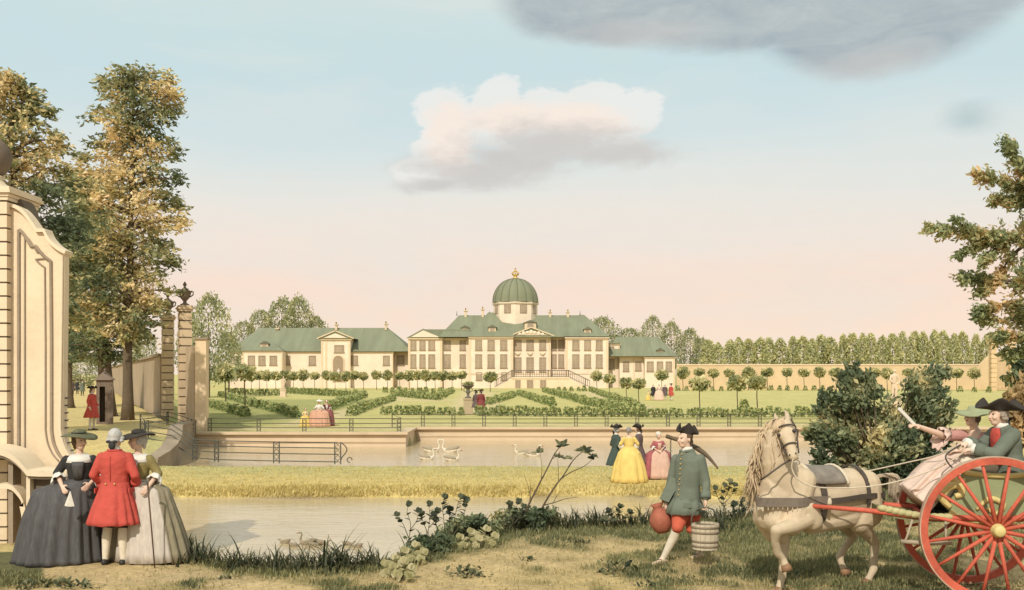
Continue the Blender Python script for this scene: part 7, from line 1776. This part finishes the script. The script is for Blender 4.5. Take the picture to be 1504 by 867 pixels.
# ---- big shrub behind the horse
def shrub(name, label, clumps, d, zb, leaf, n_per, pal, seed, gold=(), stems=6, base_px=None):
    global RNG
    RNG = np.random.default_rng(seed); rnd = random.Random(seed); k = d/F; base = Vector((GX(base_px, d), d, zb)); R = thing(name, label, 'shrub', base)
    q = MB(); PP = []; AA = []; WW = []
    for (px, py, r, dd) in clumps:
        c = J(px, py, d+dd); w = r*k; m_ = int(n_per*(r/16)**1.6)
        dirv = (c-base-Vector((0, 0, .4))).normalized(); PP.append(RNG.normal(size=(m_, 3))*np.array([[w*.5, w*.5, w*.42]])+np.array(c)); AA.append(np.repeat(np.array([dirv]), m_, 0)+RNG.normal(size=(m_, 3))*.35); WW.append(np.full(m_, rnd.gauss(0, .08)))
        for s in range(6):
            e = (dirv+Vector((rnd.uniform(-.7, .7), rnd.uniform(-.7, .7), rnd.uniform(-.3, .5)))).normalized(); s_ = np.linspace(.4, rnd.uniform(1.2, 1.9), 8)[:, None]*w; PP.append(np.array(c)+np.array(e)*s_+RNG.normal(size=(8, 3))*leaf*.35); AA.append(np.repeat(np.array([e]), 8, 0)+RNG.normal(size=(8, 3))*.3); WW.append(np.full(8, -.05))
        q.tube([base+Vector((rnd.uniform(-.15, .15), rnd.uniform(-.1, .1), -.1)), base.lerp(c, .5)+Vector((0, 0, .1)), c], [.035, .022, .006], 5)
    q.build('stem', BARK2, R, True); P = np.concatenate(PP); Aa = np.concatenate(AA); Aa /= np.linalg.norm(Aa, axis=1, keepdims=True)+1e-9; Wt = np.concatenate(WW)
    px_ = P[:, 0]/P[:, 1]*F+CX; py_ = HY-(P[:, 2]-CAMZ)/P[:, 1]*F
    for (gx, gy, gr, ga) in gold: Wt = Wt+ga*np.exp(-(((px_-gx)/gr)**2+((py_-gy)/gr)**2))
    link('foliage', leaves_from(P-np.array(base), Aa, leaf, .5, pal, 'foliage', LEAF, .45, 1.7, aw=Wt), R)
rs_ = random.Random(4); cl = []
for (px, py, r) in [(1254, 552, 13), (1242, 560, 12), (1268, 566, 14), (1284, 578, 14), (1250, 584, 18), (1228, 590, 13), (1214, 587, 11), (1206, 604, 10), (1216, 618, 12), (1200, 634, 10), (1190, 640, 8), (1212, 646, 14), (1204, 668, 10), (1218, 684, 14), (1234, 640, 22), (1240, 612, 20), (1270, 606, 22), (1268, 640, 26), (1250, 672, 24), (1285, 676, 26), (1300, 640, 24), (1306, 606, 15),
                     (1352, 556, 13), (1372, 553, 13), (1388, 550, 9), (1340, 566, 12), (1362, 574, 17), (1378, 580, 12), (1344, 590, 18), (1368, 602, 18), (1386, 612, 13), (1392, 598, 8), (1340, 620, 24), (1366, 634, 22), (1384, 646, 12), (1330, 652, 26), (1352, 668, 22), (1316, 690, 26), (1345, 700, 20), (1290, 705, 22), (1255, 702, 22), (1225, 706, 16), (1325, 716, 20)]:
    cl.append((px, py, r, rs_.uniform(-.35, .35)))
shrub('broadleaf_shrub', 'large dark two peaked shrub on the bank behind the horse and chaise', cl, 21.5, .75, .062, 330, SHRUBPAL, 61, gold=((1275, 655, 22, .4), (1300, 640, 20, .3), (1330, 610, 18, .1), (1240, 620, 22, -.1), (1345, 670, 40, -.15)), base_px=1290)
cl = [(px, py, r, rs_.uniform(-.3, .3)) for px, py, r in [(1496, 600, 16), (1490, 625, 18), (1500, 650, 20), (1505, 575, 16), (1515, 620, 24), (1520, 590, 22), (1494, 672, 18), (1520, 660, 24), (1500, 700, 24), (1480, 640, 10)]]
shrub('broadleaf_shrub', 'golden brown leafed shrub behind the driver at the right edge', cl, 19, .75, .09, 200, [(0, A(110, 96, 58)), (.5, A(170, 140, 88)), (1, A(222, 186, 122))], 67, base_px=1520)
cl = [(px, py, r, rs_.uniform(-.4, .4)) for px, py, r in [(1492, 528, 12), (1500, 545, 14), (1496, 565, 14), (1510, 530, 18), (1515, 560, 18), (1482, 560, 7)]]
shrub('broadleaf_shrub', 'dark green shrub beside the distant park gate at the right edge', cl, 60, .5, .22, 130, DARKPAL, 71, base_px=1515)
# ---------------------------------------------------------------- plants of the near bank
REEDPAL = [A(66, 72, 48), A(88, 90, 58), A(110, 106, 68), A(132, 124, 80)]
def colmesh(mb, name, cols, mats):
    me = mb.mesh(name, None, True, mats, fixn=False); ca = me.color_attributes.new('col', 'FLOAT_COLOR', 'POINT')
    cc = np.ones((len(mb.v), 4)); cc[:, :3] = np.array(cols); ca.data.foreach_set('color', cc.reshape(-1)); return me
def blade(mb, cols, b, az, L, w, bend, col, n=6, lean=.15):
    """one curved blade from b"""
    d = Vector((math.cos(az), math.sin(az), 0)); s = Vector((-d.y, d.x, 0)); o = len(mb.v); ang = math.pi/2-lean; p = Vector(b); pts = [p.copy()]
    for i in range(n):
        p = p+(d*math.cos(ang)+Vector((0, 0, 1))*math.sin(ang))*L/n; pts.append(p.copy()); ang -= bend/n*(1+i/n)
    for i, p in enumerate(pts):
        ww = w*(1-(i/n)**1.6)+.0008; mb.v += [tuple(p-s*ww), tuple(p+d*ww*.25), tuple(p+s*ww)]; cols += [col]*3
    for i in range(n):
        a = o+i*3
        for k in range(2): mb.f.append((a+k, a+k+1, a+k+4, a+k+3)); mb.m.append(0)
def reed_mesh(seed, nb, L, spread=.10, bendy=1.6):
    r = random.Random(seed); mb = MB(); cols = []
    for k in range(nb):
        blade(mb, cols, (r.gauss(0, spread), r.gauss(0, spread*.6), 0), r.random()*6.28, L*r.uniform(.5, 1.15), .011*r.uniform(.7, 1.3), r.uniform(.3, bendy)*1.2, r.choice(REEDPAL), lean=r.uniform(.02, .4))
    return colmesh(mb, 'reed_clump', cols, [LEAF])
REED = [reed_mesh(101, 26, .34), reed_mesh(102, 20, .42, .08), reed_mesh(103, 32, .28, .12), reed_mesh(104, 16, .50, .07, 2.1), reed_mesh(105, 24, .36, .1, 2.2)]
rp = random.Random(17)
def put(mesh, name, px, d, s, label, cat, group=None, dz=-.02):
    x = GX(px, d); o = link(name, mesh, None, (x, d, fine_z(x, d)+dz)); o.scale = (s, s, s); o.rotation_euler = (0, 0, rp.random()*6.28); return tag(o, label, cat, group)
def edge_d(px): return interp(NEAR, px)
n = 0
for px in list(range(268, 560, 7))+list(range(600, 690, 11))+list(range(690, 985, 8))+list(range(1035, 1105, 8)):
    e = edge_d(px); d = e+rp.uniform(-.28, .14); left = px < 690
    put(REED[n % 5], 'reed_clump', px+rp.uniform(-3, 3), d, rp.uniform(.75, 1.15)*(1.0 if left else 1.05), 'dark curling grass clump at the water edge left of the bushes' if left else ('dark curling grass clump on the bank crest between bushes and carrier' if px < 1000 else 'dark curling grass clump on the bank between pail and horse'), 'grass clump',
        'grass clumps at the left water edge' if left else ('grass clumps on the bank crest' if px < 1000 else 'grass clumps between pail and horse')); n += 1
for px, d, s, lb in ((488, 12.5, 1.5, 'tallest single reed with a bent tip above the water'), (1058, 15.6, 1.2, 'thick grass clump behind the pail')):
    put(REED[3], 'reed_clump', px, d, s, lb, 'grass clump')

def leaf_blade(mb, cols, c, d, up, L, w, col):
    """broad cupped leaf along d"""
    d = Vector(d).normalized(); s = d.cross(Vector(up)).normalized(); u = s.cross(d); o = len(mb.v)
    prof = [(0, .0), (.15, .62), (.4, 1), (.7, .8), (.9, .38), (1, .0)]
    for t, ww in prof:
        for e in (-1, 0, 1): mb.v.append(tuple(Vector(c)+d*L*t+s*e*w*ww+u*(.18*w*abs(e)*ww-.25*L*t*t*.4))); cols.append(tuple(v*(1.0 if e else .85) for v in col))
    for i in range(5):
        for k in range(2): a = o+i*3+k; mb.f.append((a, a+1, a+4, a+3)); mb.m.append(0)
def stem_leaf_plant(name, label, px, d, stems, leaf_L, leaf_w, pal, seed, cat='plant', group=None, stem_r=.007, tip=True, per=7):
    """upright plant: stems as lists of (px, py, depth offset) points; leaves along their upper part"""
    r = random.Random(seed); x = GX(px, d); base = Vector((x, d, fine_z(x, d)-.02)); R = thing(name, label, cat, base, group)
    q = MB(); mb = MB(); cols = []
    for st in stems:
        pts = [J(a, b, d+c) for a, b, c in st]; fine = [Vector(p) for p in spl([tuple(p) for p in pts], 4)]
        q.tube([p-Vector((0, 0, 0)) for p in fine], [lerp(stem_r, stem_r*.35, i/(len(fine)-1)) for i in range(len(fine))], 6)
        for k in range(per):
            t = lerp(.35, 1.0, (k+r.random()*.5)/per); i = min(int(t*(len(fine)-1)), len(fine)-2); p = fine[i].lerp(fine[i+1], t*(len(fine)-1)-i); td = (fine[i+1]-fine[i]).normalized()
            a = r.random()*6.28; dd = (td*.5+Vector((math.cos(a), .7*math.sin(a), .1))).normalized()
            leaf_blade(mb, cols, p-base, dd, td+Vector((.01, .02, .3)), leaf_L*r.uniform(.7, 1.2), leaf_w*r.uniform(.75, 1.15), r.choice(pal))
        if tip:
            for a in (-.6, .5, 1.6): leaf_blade(mb, cols, fine[-1]-base, Vector((math.cos(a), .2, .8)), Vector((0, -1, .2)), leaf_L*.8, leaf_w*.9, r.choice(pal))
    q.build('stem', mat('green_stem', A(96, 88, 60), .8, .2, 12), R, True); link('leaf', colmesh(mb, 'leaf', cols, [LEAF]), R)
    return R
DK = [A(74, 82, 56), A(92, 98, 64), A(112, 112, 74), A(66, 74, 52)]; PALE = [A(206, 192, 134), A(190, 178, 116), A(218, 202, 148), A(176, 166, 104)]; MIDL = [A(130, 128, 84), A(152, 146, 98), A(110, 112, 72)]
stem_leaf_plant('tall_seedling', 'tall thin plant with round leaves, leftmost beside the water', 598, 13.4, [[(597, 806, 0), (601, 790, 0), (603, 770, 0), (598, 752, 0), (600, 742, 0)], [(600, 790, 0), (592, 770, 0), (582, 758, .05)], [(601, 780, 0), (612, 765, 0), (614, 752, 0)]], .085, .036, DK, 1, per=4)
stem_leaf_plant('tall_seedling', 'tall thin plant with round leaves, second from the water', 628, 13.9, [[(627, 800, 0), (629, 780, 0), (631, 760, 0), (630, 742, 0)], [(629, 785, 0), (622, 768, 0), (618, 756, 0)], [(630, 775, 0), (639, 764, 0), (642, 752, 0)]], .09, .04, DK, 2, per=6)
stem_leaf_plant('leafy_bush', 'bushy plant with many dark round leaves on raised sprays', 660, 14.3, [[(655, 795, 0), (652, 765, 0), (650, 745, 0), (652, 732, 0)], [(660, 795, 0), (668, 760, 0), (672, 742, 0), (676, 732, 0)], [(662, 790, 0), (680, 765, 0), (684, 736, 0)], [(650, 790, .1), (640, 770, .1), (636, 758, .1)], [(660, 795, .2), (660, 765, .2), (660, 750, .2)]], .10, .045, DK, 3, per=9)
for k, (px, py, lb) in enumerate([(578, 838, 'low plant with broad pale leaves at the water edge'), (607, 818, 'low plant with broad pale leaves under the tall seedlings'), (688, 798, 'pale broad leaved plant in the dark undergrowth, left of two'), (712, 794, 'pale broad leaved plant in the dark undergrowth, right of two'), (590, 842, 'second low pale leaved plant before the water edge')]):
    d = gd(py+8, .8); stem_leaf_plant('broad_leaved_plant', lb, px, d, [[(px, py+8, 0), (px-6, py, -.02), (px-14, py-6, -.05)], [(px, py+8, 0), (px+6, py-2, -.03), (px+14, py-4, -.05)], [(px, py+8, 0), (px, py-4, 0), (px+2, py-14, 0)], [(px, py+8, 0), (px-4, py+2, -.08), (px-8, py+6, -.16)], [(px, py+8, 0), (px+5, py+2, -.08), (px+9, py+7, -.14)]], .115, .05, PALE, 30+k, per=4)
stem_leaf_plant('bank_plant', 'small plant with paired leaves among the bank grasses', 752, 15.4, [[(752, 772, 0), (756, 752, 0), (761, 738, 0)], [(753, 768, 0), (748, 752, 0), (748, 742, 0)], [(754, 770, 0), (764, 758, 0), (768, 746, 0)]], .10, .04, DK, 5, per=4)
stem_leaf_plant('bank_plant', 'leafy plant with many small twigs between pail and horse', 1062, 15.9, [[(1062, 772, 0), (1063, 748, 0), (1062, 730, 0), (1064, 714, 0)], [(1063, 745, 0), (1054, 730, 0), (1050, 718, 0)], [(1063, 740, 0), (1074, 728, 0), (1079, 714, 0)], [(1063, 735, 0), (1070, 720, 0), (1072, 708, 0)]], .085, .04, MIDL+DK, 6, per=7)
stem_leaf_plant('bank_plant', 'low dark plant just left of the horse', 1090, 15.7, [[(1089, 768, 0), (1089, 750, 0), (1090, 736, 0)], [(1089, 760, 0), (1080, 750, 0), (1078, 742, 0)], [(1089, 758, 0), (1098, 748, 0), (1102, 742, 0)]], .10, .05, DK, 7, per=5)
stem_leaf_plant('bank_plant', 'dark leafy tuft in the middle of the bank crest', 905, 16.0, [[(905, 772, 0), (900, 760, 0), (893, 752, 0)], [(905, 772, 0), (908, 756, 0), (910, 746, 0)], [(905, 772, 0), (916, 760, 0), (924, 754, 0)], [(905, 772, 0), (898, 766, -.1), (888, 764, -.2)]], .10, .04, DK, 8, per=8)
def burr(px, d, stems, label, seed):
    """bare arching sapling with leaf tufts only at the twig ends"""
    r = random.Random(seed); x = GX(px, d); base = Vector((x, d, fine_z(x, d)-.02)); R = thing('arching_sapling', label, 'sapling', base); q = MB(); mb = MB(); cols = []
    for st, rad, leafy in stems:
        pts = [J(a, b, d+c) for a, b, c in st]; fine = [Vector(p) for p in spl([tuple(p) for p in pts], 4)]; q.tube(fine, [lerp(rad, rad*.3, i/(len(fine)-1)) for i in range(len(fine))], 6)
        if leafy:
            for k in range(11): a = r.uniform(-.6, 3.4); leaf_blade(mb, cols, fine[-1]-base+Vector((r.gauss(0, .02), r.gauss(0, .03), r.gauss(0, .012))), Vector((math.cos(a), r.uniform(-.6, .6), .45*math.sin(a))), Vector((0, -.6, .8)), .115*leafy*r.uniform(.6, 1.2), .03*leafy, r.choice(DK+MIDL))
    for k in range(10): a = r.random()*6.28; leaf_blade(mb, cols, Vector((0, 0, .08+.02*k)), Vector((math.cos(a), .6*math.sin(a), .5)), Vector((0, 0, 1)), .26*r.uniform(.6, 1.1), .045, r.choice(DK))
    q.build('branch', BARK2, R, True); link('leaf', colmesh(mb, 'leaf', cols, [LEAF]), R)
burr(766, 15.6, [([(765, 775, 0), (775, 745, 0), (790, 715, 0), (803, 690, 0), (815, 666, 0), (824, 655, 0)], .020, 1.1), ([(795, 703, 0), (796, 685, 0), (793, 664, 0)], .007, .8), ([(780, 735, 0), (776, 715, 0), (769, 696, 0)], .007, 0), ([(770, 755, 0), (766, 738, 0), (766, 722, 0)], .007, 0), ([(778, 737, 0), (779, 718, 0), (778, 700, 0)], .006, 0), ([(812, 674, 0), (822, 668, 0), (833, 674, 0)], .006, .7)], 'bare arching sapling with leaf tufts at its tips, the left one', 71)
burr(786, 15.7, [([(785, 775, 0), (797, 745, 0), (815, 715, 0), (828, 698, 0), (842, 676, 0), (858, 662, 0)], .020, 1.25), ([(822, 705, 0), (838, 694, 0), (858, 685, 0), (872, 673, 0)], .011, .95), ([(820, 706, 0), (820, 690, 0), (819, 670, 0)], .007, .7), ([(800, 742, 0), (815, 738, 0), (830, 733, .0), (850, 730, 0)], .010, 0), ([(812, 740, 0), (818, 728, 0), (822, 724, 0)], .006, 0)], 'bare arching sapling with leaf tufts at its tips, the right one', 72)

# dark undergrowth along the middle of the bank
for k, (lb, pts) in enumerate([('dark leafy undergrowth below the tall seedlings', [(606, 822), (618, 812), (630, 806), (642, 802), (628, 818), (650, 806), (614, 830)]), ('dark leafy undergrowth around the pale broad leaved plants', [(664, 792), (676, 784), (688, 780), (700, 776), (712, 780), (724, 782), (696, 792), (676, 798)]), ('dark leafy undergrowth at the foot of the arching saplings', [(740, 776), (754, 772), (768, 770), (782, 772), (796, 770), (812, 772), (760, 780), (790, 780)])]):
    d = gd(pts[len(pts)//2][1]+6, .82); shrub('undergrowth', lb, [(a+rp.uniform(-4, 4), b-rp.uniform(2, 17), rp.uniform(10, 14), rp.uniform(-.25, .25)) for a, b in pts], d, .8, .045, 420, SHRUBPAL, 300+k, base_px=pts[len(pts)//2][0])
# little dark weeds scattered on the bare earth
WEED = []
for s in range(3):
    r = random.Random(200+s); mb = MB(); cols = []
    for k in range(34):
        a = r.random()*6.28; leaf_blade(mb, cols, (r.gauss(0, .09), r.gauss(0, .05), r.uniform(0, .05)), Vector((math.cos(a), math.sin(a), r.uniform(.2, 1.4))), Vector((0, 0, 1)), .075*r.uniform(.5, 1.2), .018, r.choice(DK+MIDL))
    WEED.append(colmesh(mb, 'weed', cols, [LEAF]))
for k, (px, py, s, lb) in enumerate([(686, 842, 1.4, 'dark weed before the pale path'), (698, 846, 1.0, 'small weed beside the larger one before the path'), (905, 836, 1.5, 'dark low weed left of the carrier'), (893, 842, 1.1, 'small weed near the low dark one'), (776, 822, .8, 'tiny weed on the path below the saplings'), (40, 862, 1.3, 'weed at the lower left corner'), (88, 860, 1.4, 'dark weed below the black gown'), (120, 864, 1.1, 'weed below the red coated man'), (960, 862, 1.0, 'weed at the bottom edge below the carrier'), (1190, 842, .9, 'weed between the front hooves'), (1165, 848, .8, 'weed by the raised hoof'), (1075, 838, .9, 'weed in the shade of the pail'), (330, 850, .8, 'weed on the tan earth by the reeds'), (14, 775, 1.5, 'grass weed at the foot of the gate pier'), (26, 778, 1.3, 'grass weed beside the stone post'), (1010, 850, .8, 'weed right of the carrier shoe'), (850, 800, .9, 'weed below the grass crest')]):
    put(WEED[k % 3], 'weed', px, gd(py, .8), s, lb, 'weed')

# ---- turf: short blades nobody could count
def turf():
    global RNG
    RNG = np.random.default_rng(77); r = random.Random(77); P = []; H = []; Cc = []
    tries = 0
    while len(P) < 52000 and tries < 400000:
        tries += 1; t = r.uniform(-.56, .60); y = 11.0+8.5*r.random()**1.3 if r.random() < .9 else r.uniform(19, 26); x = t*y
        if y > near_edge(x, y)+.35 or (x < -.36*y and y > 12.4): continue
        g = grassy(x, y)
        if r.random() > g*1.05+.05: continue
        z = fine_z(x, y); 
        if z < WATER: continue
        P.append((x, y, z)); H.append(.045+.06*g*r.random()); n_ = .5+mnoise.noise(Vector((x*.7, y*.7, 4))); Cc.append(mixt(mixt(A(148, 144, 88), A(106, 110, 68), n_), A(206, 184, 118), max(0, r.gauss(.1, .25)) if g > .5 else .7))
    n1 = len(P)
    for k in range(16000):                                    # golden fringe of the far strip
        y = r.choice((27.6+abs(r.gauss(0, .35)), r.uniform(27.6, 34.8))); x = r.uniform(-.36, .35)*y; z = fine_z(x, y)
        if z < WATER+.02: continue
        P.append((x, y, z)); H.append(r.uniform(.07, .15) if y < 28.6 else r.uniform(.03, .07)); Cc.append(mixt(A(238, 210, 122), A(206, 186, 104), r.random()))
    P = np.array(P); n = len(P); H = np.array(H)[:, None]; Cc = np.array(Cc); a = RNG.random(n)*6.28; U = np.stack([.45*np.cos(a), .45*np.sin(a), np.full(n, 1.0)], 1); U = U/np.linalg.norm(U, axis=1, keepdims=True)*H*.5
    Wd = np.stack([-np.sin(a), np.cos(a), np.zeros(n)], 1)*(.006+.004*RNG.random((n, 1)))*(1+(P[:, 1:2] > 20)*1.4)
    me = card_mesh('turf', P+U*.9, U, Wd, Cc, LEAF); tag(link('turf', me), 'short grass blades growing over the banks', 'grass', kind='stuff')
turf()
def pebbles():
    r = random.Random(5); q = MB()
    for k in range(700):
        t = r.uniform(-.5, .5); y = 11.2+5*r.random(); x = t*y
        if y > near_edge(x, y)-.1 or (x < -.36*y and y > 12.4) or grassy(x, y) > .6: continue
        s = .006+.014*r.random()**3; q.ell((x, y, fine_z(x, y)+s*.25), (s*r.uniform(.8, 1.5), s*r.uniform(.8, 1.3), s*.6), 6, 4)
    tag(q.build('pebbles', mat('pebble', A(186, 160, 122), .9, .25, 20), smooth=True), 'small pebbles strewn over the bare tan earth', 'pebbles', kind='stuff')
pebbles()

# ---- swans and ducks
SW = mat('swan_white', A(228, 210, 178), .8, .12, 8); SWG = mat('swan_wing_feather', A(176, 158, 128), .85, .15, 8); BEAK = mat('beak', A(170, 96, 58), .5, .1, 9); DUCK = mat('duck_brown', A(160, 142, 112), .85, .3, 14)  # swan wings take a darker tan than the body
def swan(px, py, s, face, label, group, m, name='swan', cat='swan', raised=True):
    d = gd(py, WATER); R = thing(name, label, cat, (0, 0, 0), group); q = MB()
    q.rings([[Vector((x, w*math.cos(t), z+h*math.sin(t))) for t in [2*math.pi*k/14 for k in range(14)]] for x, w, h, z in ((-.42, .03, .03, .22), (-.34, .12, .09, .15), (-.15, .19, .15, .10), (.08, .19, .16, .09), (.26, .13, .12, .10), (.34, .06, .06, .12))])
    if raised: q.chain([(.28, 0, .14), (.38, 0, .24), (.36, 0, .38), (.30, 0, .50), (.34, 0, .60), (.42, 0, .61)], [.075, .055, .045, .04, .04, .045], 10); q.cap((.40, 0, .61), .05, (.47, 0, .59), .035)
    else: q.chain([(.24, 0, .14), (.34, 0, .22), (.40, 0, .28)], [.075, .06, .06], 10)
    q.fuse('body', m, R, .02, 2)
    hx_ = (.47, .59) if raised else (.43, .28)
    q = MB(); q.tube([(hx_[0]+.02, 0, hx_[1]), (hx_[0]+.12, 0, hx_[1]-.03)], [.028, .012], 8); q.build('beak', BEAK, R, True)
    for e in (-1, 1):
        q = MB(); q.rings([[Vector((x, e*(y0+.03*math.cos(t)), z+h*math.sin(t))) for t in [2*math.pi*k/10 for k in range(10)]] for x, y0, h, z in ((.16, .15, .05, .16), (-.05, .17, .11, .20), (-.28, .13, .09, .25), (-.46, .07, .03, .30))]); q.build('wing', SWG if m is SW else m, R, True)
    s *= .66; R.location = (GX(px, d), d, WATER-.04*s); R.rotation_euler = (0, 0, face); R.scale = (s, s, s); return R
for px, py, s, f, lb in ((634, 664, 1.35, .3, 'swan on the canal, upper left of the first family'), (661, 664, 1.35, 2.9, 'swan on the canal, upper right of the first family'), (627, 675, 1.1, .2, 'swan near the strip, lower left of the first family'), (664, 677, 1.1, .4, 'swan near the strip, lower right of the first family')):
    swan(px, py, s, f, lb, 'swans on the canal left of the saplings', SW)
for px, py, s, f, lb in ((765, 667, 1.0, 2.8, 'swan behind the saplings with neck turned left'), (783, 670, 1.15, .1, 'swan floating just behind the sapling twigs')):
    swan(px, py, s, f, lb, 'swans on the canal left of the saplings', SW)
for k, (px, py, s, f) in enumerate([(418, 798, .45, 2.8), (433, 803, .40, .2), (452, 800, .62, 2.9), (461, 802, .42, .3), (474, 800, .5, .2), (512, 801, .42, .1), (524, 804, .42, 2.9)]):
    swan(px, py, s, f, 'small dark duck on the near water before the reeds', 'ducks on the near water', DUCK, 'duck', 'duck', k in (2,))
